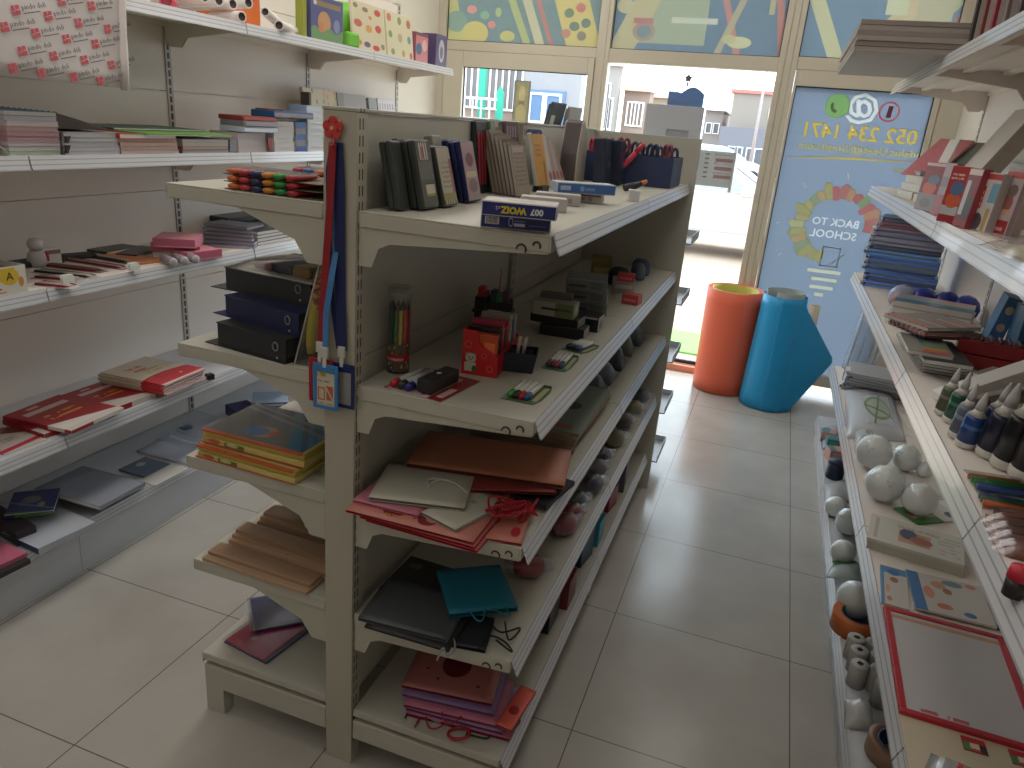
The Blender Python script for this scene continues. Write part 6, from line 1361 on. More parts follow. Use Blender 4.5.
# black pen cup with brushes behind
q = onz(502, 332, H2)
cup = thing('desk_organiser', 'black and red desk organiser behind the red display box', 'organiser', (q.x-0.03, q.y, H2), R(10))
b = MB()
for (x0, x1, h) in ((-0.05, -0.018, 0.10), (-0.017, 0.05, 0.09)):
    b.box(x0, x1, -0.03, -0.027, 0, h); b.box(x0, x1, 0.027, 0.03, 0, h); b.box(x0, x0+0.003, -0.027, 0.027, 0, h); b.box(x1-0.003, x1, -0.027, 0.027, 0, h)
b.box(-0.05, 0.05, -0.03, 0.03, 0, 0.002)
b.build('body', mat((34, 38, 46), 0.4), cup)
b = MB(); b.box(-0.056, 0.056, -0.034, 0.034, 0.056, 0.064); b.build('collar', mat((40, 44, 54), 0.4), cup)
for (x, c, h) in ((-0.036, (190, 44, 56), 0.125), (-0.028, (150, 40, 60), 0.112), (0.0, (34, 70, 76), 0.118), (0.018, (60, 130, 90), 0.11), (0.034, (90, 60, 90), 0.12)):
    b = MB(); b.box(x-0.009, x+0.009, -0.02, 0.02, 0.003, h); b.build('case_insert', mat(c, 0.4), cup, bevel=0.002)
b = MB(); b.tube([(0.012, 0.0, 0.1), (0.014, 0.0, 0.178)], 0.0022, 5); b.build('brush', mat((176, 130, 120), 0.5), cup)
q = onz(519, 374, H2)
bn = thing('open_bin', 'small black open bin with white sticks beside the display box', 'bin', (q.x-0.042, q.y+0.0, H2), R(14))
b = MB(); 
for q4 in ([(0, 0), (0.072, 0), (0.08, 0.048), (-0.006, 0.048)],):
    b.prism(q4, 0, 0.003, 'y'); b.prism(q4, 0.067, 0.07, 'y')
b.box(0, 0.072, 0.003, 0.067, 0, 0.003); b.prism([(0, 0.003), (0.003, 0.003), (-0.003, 0.048), (-0.006, 0.048)], 0.003, 0.067, 'y'); b.prism([(0.069, 0.003), (0.072, 0.003), (0.08, 0.048), (0.077, 0.048)], 0.003, 0.067, 'y')
b.build('body', mat((36, 42, 56), 0.4), bn)
MB().box(0.004, 0.068, 0.004, 0.066, 0.003, 0.04).build('contents', mat((44, 48, 60), 0.6), bn)
for k in range(2):
    b = MB(); b.tube([(0.03+0.014*k, 0.03, 0.04), (0.034+0.015*k, 0.03, 0.082)], 0.0045, 8); b.build('stick', mat((206, 190, 186), 0.4), bn)
def marker_card(lab, P, z, base=(96, 120, 90), caps=((60, 150, 60), (50, 50, 50), (190, 44, 50), (44, 90, 150)), gr='small marker cards'):
    a, b2, c, d4 = [onz(*p, z+0.002) for p in P]
    x = ((b2-a)+(c-d4))/2; rz = math.atan2(x.y, x.x); w = x.length; n = Vector((-math.sin(rz), math.cos(rz), 0)); dep = (((d4-a)+(c-b2))/2).dot(n)
    ctr = (a+b2+c+d4)/4; o = ctr - Vector((math.cos(rz), math.sin(rz), 0))*w/2 - n*dep/2
    r = thing('marker_card', lab, 'marker set', (o.x, o.y, z), rz, gr)
    pts = [(0, 0), (w*0.9, 0), (w, dep*0.25), (w, dep*0.75), (w*0.9, dep), (0, dep)]
    MB().prism(pts, 0, 0.0016).build('backing_card', printed(base, [('r', 0, 1, 0, 1, base), ('r', 0.78, 0.92, 0.15, 0.85, (176, 176, 130)), ('r', 0.0, 0.12, 0.0, 1.0, (130, 160, 150)), ('r', 0.0, 1.0, 0.88, 1.0, (44, 60, 56))], 'XY', 0.35), r)
    for i, cc4 in enumerate(caps):
        x = w*(0.2+0.155*i); b = MB(); b.tube([(x, dep*0.28, 0.0085), (x, dep*0.85, 0.0085)], 0.0062, 8); mo = b.build('marker', mat((214, 214, 206), 0.3), r)
        b = MB(); b.tube([(x, dep*0.08, 0.0085), (x, dep*0.28, 0.0085)], [0.006, 0.0068], 8); b.build('cap', mat(cc4, 0.35), mo)
    return r
marker_card('green marker card with four markers nearest the shelf end', [(501, 399), (537, 404), (555, 388), (521, 379)], H2)
marker_card('second green marker card of the row along the shelf edge', [(541, 367), (566, 372), (583, 356), (556, 352)], H2, (90, 130, 100), ((120, 60, 60), (80, 70, 80), (170, 60, 60), (60, 80, 120)))
marker_card('farthest green marker card beside the black boxes', [(565, 349), (588, 355), (597, 345), (577, 340)], H2, (84, 110, 90), ((70, 70, 80), (60, 70, 110), (70, 60, 70), (70, 100, 150)))
BLK, OLV = (40, 44, 52), (120, 128, 96)
def bxs(lab, A, B, dz, d, h, c, fr=None, sd=None, tp=None, gr=None):
    return pxbox('stationery_box', lab, 'box', A, B, H2+dz, d, h, mat(c, 0.4), gr, fr, sd, tp)[0]
lab_side = printed((176, 160, 150), [('t', 0.1, 0.9, 0.1, 0.9, 4, (120, 110, 100), 0.3)], 'YZ')
bxs('lowest black box at the front of the dark box pile', (539, 334), (583, 341), 0, 0.075, 0.030, BLK, mat(BLK, 0.35), lab_side, mat((60, 62, 68), 0.4), 'black stationery boxes')
bxs('long black box under the olive and white box', (530, 320.5), (577, 329), 0.0305, 0.075, 0.024, BLK, mat((44, 48, 54), 0.35), printed((150, 150, 140), [('b', 0, 1, 0.2, 0.8, 5, (70, 72, 76))], 'YZ'), None, 'black stationery boxes')
ol = printed((176, 178, 166), [('r', 0.55, 1, 0, 1, OLV), ('r', 0.2, 0.62, 0.42, 0.6, (60, 62, 56)), ('r', 0.62, 0.95, 0.45, 0.6, (80, 90, 60))], 'XZ')
bxs('olive and white box on the long black box', (532, 313.5), (573, 320), 0.055, 0.06, 0.042, (150, 156, 120), ol, printed((140, 150, 80), [('r', 0.2, 0.8, 0.2, 0.8, (170, 176, 150))], 'YZ'), mat((160, 162, 152), 0.4))
bxs('thin grey box lying on top of the olive and white box', (540, 297.5), (572, 301), 0.0975, 0.05, 0.012, (96, 94, 92))
bxs('white edged black box behind the black boxes', (574, 329), (597, 333), 0, 0.07, 0.046, BLK, printed(BLK, [('r', 0, 1, 0.86, 1, (196, 192, 180))], 'XZ'), printed((176, 176, 166), [('c', 0.5, 0.4, 0.3, 0.3, (110, 116, 110))], 'YZ'))
gy = lambda: printed((120, 126, 126), [('r', 0.05, 0.5, 0.3, 0.5, (70, 74, 76)), ('r', 0.6, 0.9, 0.2, 0.8, (104, 112, 112)), ('r', 0, 1, 0.9, 1, (150, 154, 150))], 'XZ')
for i in range(3):
    bxs('grey green box, %s in the pile behind the olive box' % nth(i, 3), (565+i*0.3, 311.5-11.0*i), (606, 316.5-11.3*i), 0.0+i*0.0415, 0.11, 0.041, (120, 126, 122), gy(), printed((150, 156, 152), [('r', 0.2, 0.7, 0.2, 0.7, (84, 90, 92))], 'YZ'), mat((150, 152, 148), 0.4), 'grey green boxes')
for (A, B, dz, d, h, c, lb) in (((621, 303), (637, 306), 0, 0.05, 0.034, (196, 84, 84), 'small red box on the shelf edge'), ((612, 292), (634, 294), 0, 0.05, 0.052, (176, 176, 178), 'white box behind the small red box'), ((617, 281), (634, 283), 0.0525, 0.045, 0.028, (196, 70, 76), 'red wrapped pack on the white box'), ((590, 280), (610, 282), 0, 0.09, 0.09, (130, 122, 70), 'olive yellow box at the rear of second shelf')):
    bxs(lb, A, B, dz, d, h, c, printed(c, [('r', 0.1, 0.9, 0.3, 0.6, tuple(min(255, v+40) for v in c))], 'XZ'))
for i, (px, py, r0, c, lb) in enumerate(((628, 286, 0.045, (44, 50, 66), 'dark rounded case at the far end of second shelf'), (646, 280, 0.04, (60, 76, 110), 'blue rounded case last on the second shelf'), (640, 290, 0.03, (90, 100, 116), 'grey rounded case near the rail of second shelf'))):
    q = onz(px, py, H2); b = MB(); b.lathe([(0.0, 0), (r0*0.9, 0.002), (r0, 0.02), (r0*0.95, 0.05), (r0*0.6, 0.066), (0, 0.07)], n=16)
    tag(b.build('pencil_case', mat(c, 0.5), loc=(min(q.x-0.04, -0.46-r0), q.y+0.1*i, H2)), lb, 'case', 'rounded cases')

# ------------------------------------------------------------------ gift bags
def flat_bag(lab, P, z, c, t=0.012, print_m=None, edge=None, fold=True, handle=None, group=None, name='gift_bag', cat='gift bag', hcol=None, side=None):
    a, b2, c3, d4 = [onz(*p, z+t) for p in P]
    x = ((b2-a)+(c3-d4))/2; rz = math.atan2(x.y, x.x); w = x.length; n = Vector((-math.sin(rz), math.cos(rz), 0)); dep = (((d4-a)+(c3-b2))/2).dot(n)
    ctr = (a+b2+c3+d4)/4; o = ctr - Vector((math.cos(rz), math.sin(rz), 0))*w/2 - n*dep/2
    r = thing(name, lab, cat, (o.x, o.y, z), rz, group)
    m = print_m or mat(c, 0.55, var=0.02, vscale=8); me = mat(edge or tuple(int(v*0.86) for v in c), 0.6)
    MB().box(0, w, 0, dep, 0, 0.0016).build('back_panel', me, r)
    b = MB(); e = 0.004
    b.prism([(0.0, 0.0016), (0.0, 0.0024), (0.0, t-0.002), (0.0, t-0.0014)], 0, 0, 'y') if False else None
    b.box(0.001, 0.0022, 0.002, dep-0.002, 0.0017, t-0.0018); b.box(w-0.0022, w-0.001, 0.002, dep-0.002, 0.0017, t-0.0018); b.box(0.01, w-0.01, 0.004, dep-0.004, t*0.42, t*0.5)
    b.build('gusset', me, r)
    b = MB(); b.grid(lambda u, v: Vector((w*u, dep*v, t-0.0016+0.0016*math.sin(PI*u)*math.sin(PI*v))), 8, 8); b.build('front_panel', m, r, solid=0.0014)
    if fold: MB().box(0.001, w-0.001, dep*0.7, dep*0.703, t+0.0006, t+0.0010).build('fold_line', me, r)
    if handle:
        for (u0, v0, u1, v1, du, dv) in handle:
            p0, p1 = Vector((w*u0, dep*v0, t+0.003)), Vector((w*u1, dep*v1, t+0.003)); md = (p0+p1)/2 + Vector((du, dv, 0.004))
            pts = [p0*(1-q)**2 + md*2*q*(1-q) + p1*q*q for q in [i/10 for i in range(11)]]
            b = MB(); b.tube(pts, 0.0022, 6); b.build('rope_handle', mat(hcol or (214, 212, 206), 0.6), r)
    return r
PEACH = (206, 142, 116); PINK = (196, 116, 128); CREAMY = (196, 192, 178)
pr_bag = printed((200, 130, 118), [('c', 0.33, 0.24, 0.10, 0.17, (120, 30, 44)), ('c', 0.60, 0.17, 0.075, 0.11, (130, 40, 50)), ('c', 0.63, 0.22, 0.06, 0.09, (200, 130, 118)), ('t', 0.28, 0.47, 0.08, 0.22, 2, (206, 140, 50), 0.5), ('c', 0.05, 0.4, 0.012, 0.04, (150, 50, 60)), ('c', 0.14, 0.3, 0.010, 0.04, (150, 50, 60)), ('c', 0.18, 0.7, 0.010, 0.04, (150, 50, 60)), ('c', 0.5, 0.16, 0.012, 0.04, (150, 50, 60)), ('c', 0.75, 0.2, 0.02, 0.07, (170, 44, 56)), ('c', 0.9, 0.7, 0.02, 0.06, (170, 44, 56))], 'XY', 0.5)
RED2 = (176, 34, 48)
z0 = H3
flat_bag('lowest red edged pink bag sticking out over the third shelf front', [(352, 519), (476, 545), (520, 505), (430, 474)], z0, (196, 110, 110), 0.008, None, RED2, False, group='red edged gift bags')
flat_bag('second red edged pink bag from the bottom of the third shelf pile', [(346, 515), (470, 541), (520, 500), (424, 470)], z0+0.0085, (196, 112, 112), 0.008, None, RED2, False, group='red edged gift bags')
flat_bag('pink bag with dark round print and gold writing under the white bags', [(341, 509), (463, 538), (520, 496), (400, 466)], z0+0.017, (200, 130, 118), 0.008, pr_bag, RED2, False)
flat_bag('flat pink printed bag at the right under the red cords', [(468, 535), (512, 541), (545, 500), (500, 492)], z0+0.003, (196, 126, 110), 0.006, printed((196, 126, 112), [('c', 0.3, 0.4, 0.1, 0.1, (176, 44, 56)), ('c', 0.7, 0.7, 0.1, 0.1, (176, 44, 56)), ('c', 0.8, 0.2, 0.1, 0.1, (176, 44, 56))], 'XY'), RED2, False)
flat_bag('plain rose pink bag just below the upper white bag', [(349, 500), (419, 514), (440, 492), (382, 476)], z0+0.0255, (190, 120, 136), 0.007, None, (206, 110, 130), False)
flat_bag('cream bag lying skewed in front with small printed tag', [(425, 512), (452, 529), (511, 502), (470, 485)], z0+0.0255, CREAMY, 0.009, printed((190, 188, 172), [('b', 0.42, 0.58, 0.62, 0.70, 4, (110, 110, 104)), ('r', 0.0, 0.02, 0, 1, (170, 100, 96))], 'XY'), None, False, handle=[(0.02, 0.75, 0.06, 0.95, -0.03, 0.0)])
flat_bag('upper cream gift bag with looped white rope handle', [(365, 496), (462, 507.5), (478, 472), (392, 462)], z0+0.0355, (196, 194, 178), 0.010, None, None, False, handle=[(0.55, 0.42, 0.98, 0.35, -0.02, 0.085), (0.58, 0.36, 0.78, 0.60, -0.06, 0.04)])
flat_bag('large peach bag at the back of the third shelf', [(398, 459), (556, 486), (579, 449), (436, 433)], z0+0.047, PEACH, 0.012, mat((190, 124, 98), 0.5), (120, 70, 60), False)
flat_bag('dark red bag between the peach bag and the cream bag', [(470, 492), (548, 489), (560, 478), (462, 470)], z0+0.0355, (150, 62, 60), 0.008, None, (110, 30, 36), False)
slab('folder', 'black folder under the right side of the peach bag', 'folder', (onz(512, 503, z0).x-0.02, onz(505, 500, z0).y), z0+0.010, 0.11, 0.16, 0.012, R(-10), mat((36, 36, 40), 0.5))
def smooth0(pts, n=6):
    sm = []
    for i in range(len(pts)-1):
        p0, p1, p2, p3 = pts[max(i-1, 0)], pts[i], pts[i+1], pts[min(i+2, len(pts)-1)]
        for k in range(n):
            q = k/n; sm.append(0.5*((2*p1)+(-p0+p2)*q+(2*p0-5*p1+4*p2-p3)*q*q+(-p0+3*p1-3*p2+p3)*q**3))
    return sm+[pts[-1]]
# tangle of red cords hanging at the front of the bags
def cord(lab, seed, ctr, n, sx, sy, sz, zc, col4, thick=0.0024, group=None, name='cord_tangle', floor=None):
    rn = random.Random(seed); pts = []
    for i in range(n):
        a = i*1.9; pts.append(Vector((ctr[0]+sx*math.cos(a*1.0+rn.random())*(0.5+0.5*rn.random()), ctr[1]+sy*math.sin(a*1.3+rn.random())*(0.5+0.5*rn.random()), zc+sz*rn.random())))
    sm = []
    for i in range(len(pts)-1):
        p0, p1, p2, p3 = pts[max(i-1, 0)], pts[i], pts[i+1], pts[min(i+2, len(pts)-1)]
        for k in range(6):
            q = k/6; sm.append(0.5*((2*p1)+(-p0+p2)*q+(2*p0-5*p1+4*p2-p3)*q*q+(-p0+3*p1-3*p2+p3)*q**3))
    if floor is not None:
        for p in sm: p.z = max(p.z, floor+thick)
    b = MB(); b.tube(sm, thick, 6)
    return tag(b.build(name, mat(col4, 0.5)), lab, 'cord', group)
q = onz(505, 520, z0+0.03)
cord('tangle of red bag cords at the right of the third shelf pile', 3, (q.x-0.01, q.y+0.03), 20, 0.045, 0.055, 0.03, z0+0.030, (176, 28, 44), floor=z0+0.027)
q = onz(538, 520, z0+0.02)
cord('bunch of red cords hooked over the third shelf rail', 8, (q.x-0.03, q.y+0.02), 12, 0.022, 0.05, 0.035, z0+0.012, (176, 28, 44), floor=z0+0.010)
q = onz(588, 468, z0)
cord('small red cords on the rail beside the peach bag', 11, (-0.425, q.y), 9, 0.02, 0.05, 0.03, z0+0.004, (140, 40, 60), floor=z0)
# printed pads further along the third shelf
pad_p = printed((150, 166, 156), [('c', 0.35, 0.45, 0.16, 0.09, (70, 84, 92)), ('c', 0.55, 0.75, 0.12, 0.06, (60, 72, 80)), ('c', 0.3, 0.2, 0.12, 0.04, (110, 120, 110)), ('r', 0.5, 0.9, 0.05, 0.13, (190, 120, 90)), ('c', 0.2, 0.08, 0.1, 0.04, (180, 110, 90)), ('c', 0.75, 0.5, 0.1, 0.08, (70, 84, 90))], 'XY', 0.35)
for i in range(5):
    top = i == 4
    a, bb = onz(507, 444, z0+0.05), onz(584, 453, z0+0.05)
    book('picture_pad', 'large pale green picture pad, %s in the third shelf pile' % nth(i, 5), 'picture pad', (-0.72+0.004*i, 1.845+0.006*i), z0+i*0.0122, 0.30, 0.42, 0.012, R(0)+jit(0.02), pad_p if top else mat((150, 130, 110), 0.5), stripes((170, 150, 130), (110, 92, 80), 4), 'x0', 'large picture pads')
for i, (y, c, h, lb) in enumerate(((2.33, (60, 66, 76), 0.10, 'dark wrapped goods pack behind the picture pads'), (2.50, (84, 92, 100), 0.09, 'grey wrapped goods pack on the third shelf'), (2.68, (50, 54, 64), 0.12, 'black wrapped goods pack on the third shelf'), (2.88, (110, 116, 104), 0.11, 'olive wrapped goods pack on the third shelf'), (3.08, (90, 104, 110), 0.13, 'blue grey wrapped goods pack at the end of third shelf'))):
    b = MB(); b.grid(lambda u, v: Vector((0.24*u, 0.14*v, h*(math.sin(PI*u)**0.45)*(math.sin(PI*v)**0.5)+0.0012)), 10, 8)
    tag(b.build('goods_pack', mat(c, 0.35, var=0.35, vscale=35), loc=(-0.69, y, z0), rot=(0, 0, R(jit(6))), solid=0.002), lb, 'wrapped pack', 'wrapped packs on the third shelf')

# fourth shelf: dark bags, teal bag, wrapped yarn rolls
z0 = H4
flat_bag('dark brown bag at the back left of the fourth shelf', [(385, 592), (440, 606), (470, 575), (405, 552)], z0+0.0005, (64, 60, 54), 0.010, printed((62, 58, 52), [('r', 0.1, 0.3, 0.7, 0.84, (110, 106, 100))], 'XY'), None, True, group=None)
flat_bag('lower black bag peeking out under the slate grey bag', [(364, 625), (452, 652), (470, 610), (395, 590)], z0+0.011, (40, 40, 42), 0.006, None, (34, 34, 36), False)
flat_bag('slate grey bag with grey cords at the left of the fourth shelf', [(358, 617), (448, 640), (470, 596), (388, 577)], z0+0.018, (84, 90, 94), 0.010, mat((80, 86, 88), 0.5), (96, 100, 104), False)
r = flat_bag('black bag with black cords in front of the teal bag', [(452, 643), (480, 650), (500, 618), (455, 612)], z0+0.0005, (36, 40, 46), 0.010, None, None, False)
TEAL = (34, 124, 148)
flat_bag('teal gift bag lying on top at the right of the fourth shelf', [(453, 612), (517, 608), (501, 563), (433, 571)], z0+0.030, TEAL, 0.014, mat((34, 128, 154), 0.5), (26, 96, 116), True, handle=[(0.28, -0.005, 0.50, -0.005, -0.005, -0.09), (0.62, -0.005, 0.8, -0.005, 0.03, -0.07)], hcol=(40, 120, 140))
for k, (P, c, lb) in enumerate((([(486, 617), (500, 632), (520, 628), (509, 640), (505, 622)], (34, 34, 38), 'upper black cord loop right of the teal bag'), ([(478, 648), (490, 636), (505, 642), (512, 652), (496, 640)], (34, 34, 38), 'lower black cord right of the black bag'), ([(452, 632), (455, 648), (447, 656), (443, 648), (437, 660)], (150, 152, 156), 'grey cords hanging over the fourth shelf front'))):
    pts = [onz(*p, z0+0.012+0.004*(i % 2)) for i, p in enumerate(P)]
    b = MB(); b.tube(smooth0(pts), 0.0024, 6); tag(b.build('bag_cord', mat(c, 0.6)), lb, 'cord', 'loose bag cords')
def yarn(lab, px, py, z, c, L=0.12, r0=0.036, rz=70, group='wrapped yarn rolls'):
    q = onz(px, py, z+r0)
    r = thing('yarn_roll', lab, 'yarn', (q.x, q.y, z+r0*1.02), R(rz), group)
    prof = [(0.002, -L/2), (r0*0.6, -L/2+0.004), (r0*0.95, -L/4), (r0, 0), (r0*0.95, L/4), (r0*0.6, L/2-0.004), (0.002, L/2)]
    b = MB(); b.lathe(prof, n=18, M=Matrix.Rotation(R(90), 4, 'Y')); b.build('yarn', stripes(c, tuple(int(v*0.7) for v in c), 26, 'X'), r)
    b = MB(); b.lathe([(0.018, -L/2-0.025)] + [(a*1.02+0.0008, h) for a, h in prof[1:-1]] + [(0.016, L/2+0.025)], n=18, M=Matrix.Rotation(R(90), 4, 'Y'), caps=False); b.build('clear_wrap', clear_film((240, 240, 244), 0.5, rough=0.15), r)
    return r
cs = [((532, 566), (170, 50, 60), 'crimson yarn roll under the front hook of the third shelf'), ((568, 524), (170, 56, 70), 'red yarn roll near the front on the fourth shelf'), ((574, 514), (176, 60, 76), 'second red yarn roll on the fourth shelf'), ((578, 502), (56, 84, 66), 'green yarn roll on the fourth shelf'), ((594, 484), (50, 52, 90), 'large navy yarn roll on the fourth shelf'), ((598, 468), (110, 100, 116), 'greyish yarn roll on the fourth shelf'), ((603, 456), (50, 52, 84), 'second navy yarn roll on the fourth shelf'), ((617, 438), (150, 140, 90), 'yellowish yarn roll on the fourth shelf'), ((626, 420), (96, 84, 84), 'brown yarn roll on the fourth shelf'), ((636, 408), (176, 166, 120), 'cream yarn roll on the fourth shelf'), ((643, 396), (70, 84, 104), 'blue grey yarn roll at the far end of fourth shelf'), ((650, 384), (60, 84, 100), 'last blue yarn roll on the fourth shelf')]
for i, ((px, py), c, lb) in enumerate(cs): yarn(lb, px-3, py, z0, c, 0.085, 0.034, 30+ (i*37) % 40)

# base deck: pink, purple and orange bags and small goods beyond
z0 = H5
zz2 = z0
for i, (P, c, e, lb) in enumerate([
    ([(404, 712), (508, 738), (528, 692), (430, 668)], (186, 100, 126), (140, 60, 84), 'lowest magenta bag of the pile on the base deck'),
    ([(405, 708), (498, 730), (522, 690), (428, 665)], (160, 130, 172), (130, 90, 136), 'lilac bag above the magenta bag on the base deck'),
    ([(402, 704), (494, 724), (522, 682), (426, 660)], (196, 116, 146), (170, 80, 110), 'pink bag in the middle of the base deck pile'),
    ([(400, 693), (486, 712), (516, 672), (424, 652)], (140, 108, 160), (150, 100, 136), 'purple bag below the topmost bag of the base deck pile')]):
    flat_bag(lb, P, zz2, c, 0.0105, printed(c, [('c', 0.35, 0.6, 0.12, 0.16, tuple(min(255, v+36) for v in c)), ('c', 0.75, 0.4, 0.1, 0.12, tuple(int(v*0.75) for v in c))], 'XY', 0.35), e, False, group='bags on the base deck', handle=[(0.2+0.1*i, -0.005, 0.4+0.1*i, -0.005, 0.0, -0.07)] if i % 2 == 0 else None, hcol=(176, 50, 70))
    zz2 += 0.0112
flat_bag('topmost rose bag with dark red round print on the base deck pile', [(396, 683), (484, 702), (512, 664), (425, 647)], zz2, (190, 124, 118), 0.010, printed((184, 116, 112), [('c', 0.5, 0.7, 0.16, 0.3, (110, 30, 40)), ('c', 0.2, 0.5, 0.02, 0.03, (120, 40, 50)), ('c', 0.35, 0.3, 0.02, 0.03, (120, 40, 50)), ('c', 0.8, 0.3, 0.02, 0.03, (120, 40, 50))], 'XY'), (130, 50, 56), False)
flat_bag('orange red bag at the right of the base deck pile', [(499, 724), (512, 731), (536, 690), (518, 684)], z0+0.0015+0.046, (206, 92, 76), 0.008, printed((206, 90, 74), [('c', 0.5, 0.4, 0.3, 0.1, (150, 30, 40))], 'XY'), None, False)
b = MB(); q = onz(459, 731, z0+0.02); b.tube([(q.x+0.028*math.cos(t), q.y+0.02*math.sin(t), z0+0.013+0.008*math.cos(t)) for t in [k*PI/8 for k in range(16)]], 0.004, 8, closed=True); tag(b.build('plastic_ring', mat((170, 34, 56), 0.35)), 'red plastic ring handle in front of the base deck bags', 'ring')
for k, (P, c, lb) in enumerate((([(405, 718), (412, 705), (414, 696)], (40, 36, 40), 'black cord at the left of the base deck bags'), ([(415, 727), (424, 712), (440, 718), (425, 716)], (170, 44, 70), 'red cord at the left of the base deck bags'), ([(425, 716), (440, 714), (452, 711), (440, 722), (430, 718)], (150, 150, 150), 'grey cord between the red cords on the base deck'), ([(465, 737), (475, 722), (490, 728), (488, 738), (470, 735)], (60, 60, 66), 'dark cord loop at the front of the base deck'), ([(495, 722), (508, 732), (520, 722), (514, 716)], (130, 130, 150), 'grey lilac cord beside the orange red bag'))):
    pts = [onz(*p, z0+0.006) for p in P]; 
    b = MB(); b.tube(smooth0(pts), 0.0024, 6); tag(b.build('bag_cord', mat(c, 0.6)), lb, 'cord', 'loose cords on the base deck')
bs = [(1.72, (60, 40, 44), 0.10, 0.09, 'dark maroon boxed goods beside the base deck bags'), (1.84, (44, 46, 50), 0.11, 0.12, 'black boxed goods on the base deck'), (1.98, (120, 44, 56), 0.10, 0.10, 'dark red boxed goods on the base deck'), (2.10, (50, 66, 60), 0.12, 0.14, 'dark green boxed goods on the base deck'), (2.26, (44, 76, 100), 0.11, 0.13, 'blue boxed goods on the base deck'), (2.40, (60, 150, 180), 0.08, 0.10, 'bright blue boxed goods on the base deck'), (2.52, (52, 60, 76), 0.12, 0.15, 'navy boxed goods on the base deck'), (2.70, (150, 60, 76), 0.10, 0.09, 'pinkish red boxed goods on the base deck'), (2.86, (90, 90, 110), 0.12, 0.13, 'grey boxed goods on the base deck'), (3.04, (150, 56, 70), 0.10, 0.10, 'red boxed goods at the end of the base deck')]
for i, (y, c, d, h, lb) in enumerate(bs):
    carton('goods_box', lb, 'box', (-0.64+0.02*(i % 3), y), z0, 0.20, d, h, R(jit(8)), mat(c, 0.4, var=0.2, vscale=25), 'boxed goods on the base deck', front=printed(c, [('r', 0.1, 0.9, 0.3, 0.7, tuple(min(255, v+26) for v in c))], 'XZ'))
# slim stand with shelves and a blue crest beyond the end panel
ds = thing('display_stand', 'grey display stand with slotted back and blue crest behind the gondola end', 'display stand', (-0.50, 3.42, 0), 0)
pa, pb = ony(646, 103, 3.40), ony(704, 107, 3.40)
x0, x1, zt = pa.x+0.50, pb.x+0.50, pa.z
b = MB(); b.box(x0, x1, 0.0, 0.018, 0.0, 1.56); b.box(x0, x1, 0.0, 0.018, 1.66, zt); b.box(x0, x0+0.10, 0, 0.018, 1.56, 1.66); b.box(x1-0.05, x1, 0, 0.018, 1.56, 1.66); b.build('back_panel', mat((206, 212, 220), 0.45), ds, bevel=0.001)
b = MB()
for (z0_, z1_) in ((1.60, 1.612), (1.63, 1.66)): b.box(x0+0.10, x1-0.05, 0.004, 0.014, z0_, z1_)
b.box(x0+0.1, x1-0.05, 0.004, 0.014, 1.56, 1.59); b.build('slot_slat', mat((176, 182, 192), 0.5), ds)
c0, c1 = ony(668, 92, 3.40), ony(704, 92, 3.40)
u0, u1, zc0 = c0.x+0.50, c1.x+0.50, zt
pts = [(u0, zc0), (u1, zc0)] + [(u1-(u1-u0)*k/14, zc0+0.05+ (0.026*math.sin(PI*min(1, k/9.0)) if k < 10 else 0.004)) for k in range(15)]
MB().prism(pts, 0.002, 0.016, 'y').build('crest', mat((110, 150, 210), 0.45), ds)
b = MB()
for k in range(5): b.box(u0+0.01+0.022*k, u0+0.022+0.022*k, 0.0005, 0.0018, zc0+0.012, zc0+0.022+0.006*(k % 2))
b.build('crest_lettering', mat((130, 150, 196), 0.5), ds)
for k, z in enumerate((0.10, 0.36, 0.62, 0.90, 1.18)):
    b = MB(); b.box(x0, x1+0.035, 0.018, 0.30, z, z+0.006); b.box(x1+0.032, x1+0.035, 0.018, 0.30, z+0.006, z+0.04); b.box(x0, x1+0.032, 0.297, 0.30, z+0.006, z+0.035); b.build('shelf', mat((176, 180, 184), 0.4), ds)
b = MB()
for x in (x0+0.01, ): b.box(x-0.008, x+0.008, 0.27, 0.286, 0, 1.2)
b.build('stand_leg', mat((130, 136, 140), 0.4), ds)
# ------------------------------------------------------------------ goods on the right wall shelving
K1, K2, K3, K4, K5 = [z+EPS for z in (1.965, 1.468, 1.010, 0.468, 0.150)]
# ---- top shelf: canvas boards overhanging, standing canvases
for i in range(6):
    r = thing('canvas_board', 'large grey edged canvas board, %s in the pile overhanging the right top shelf' % nth(i, 6), 'canvas', (0.145+jit(0.004), 3.06+jit(0.006), K1+i*0.0168), jit(0.008), 'overhanging canvas boards')
    MB().box(0, 0.68, 0, 0.98, 0, 0.0160).build('board', mat((150, 140, 132) if i % 2 else (168, 160, 152), 0.6), r, bevel=0.0008)
    MB().box(0.004, 0.676, 0.004, 0.976, 0.0161, 0.0166).build('canvas_face', mat((222, 220, 214), 0.7), r)
stc = [((166, 168, 158), (60, 50, 48), 'grey green standing canvas nearest the overhanging boards'), ((176, 172, 164), (120, 60, 56), 'second standing canvas on the right top shelf'), ((170, 160, 156), (136, 30, 46), 'standing canvas with red edge on the right top shelf'), ((166, 156, 152), (110, 96, 96), 'fourth standing canvas on the right top shelf'), ((172, 160, 158), (70, 56, 60), 'fifth standing canvas on the right top shelf'), ((96, 80, 92), (70, 56, 70), 'dark purple standing canvas at the right frame edge')]
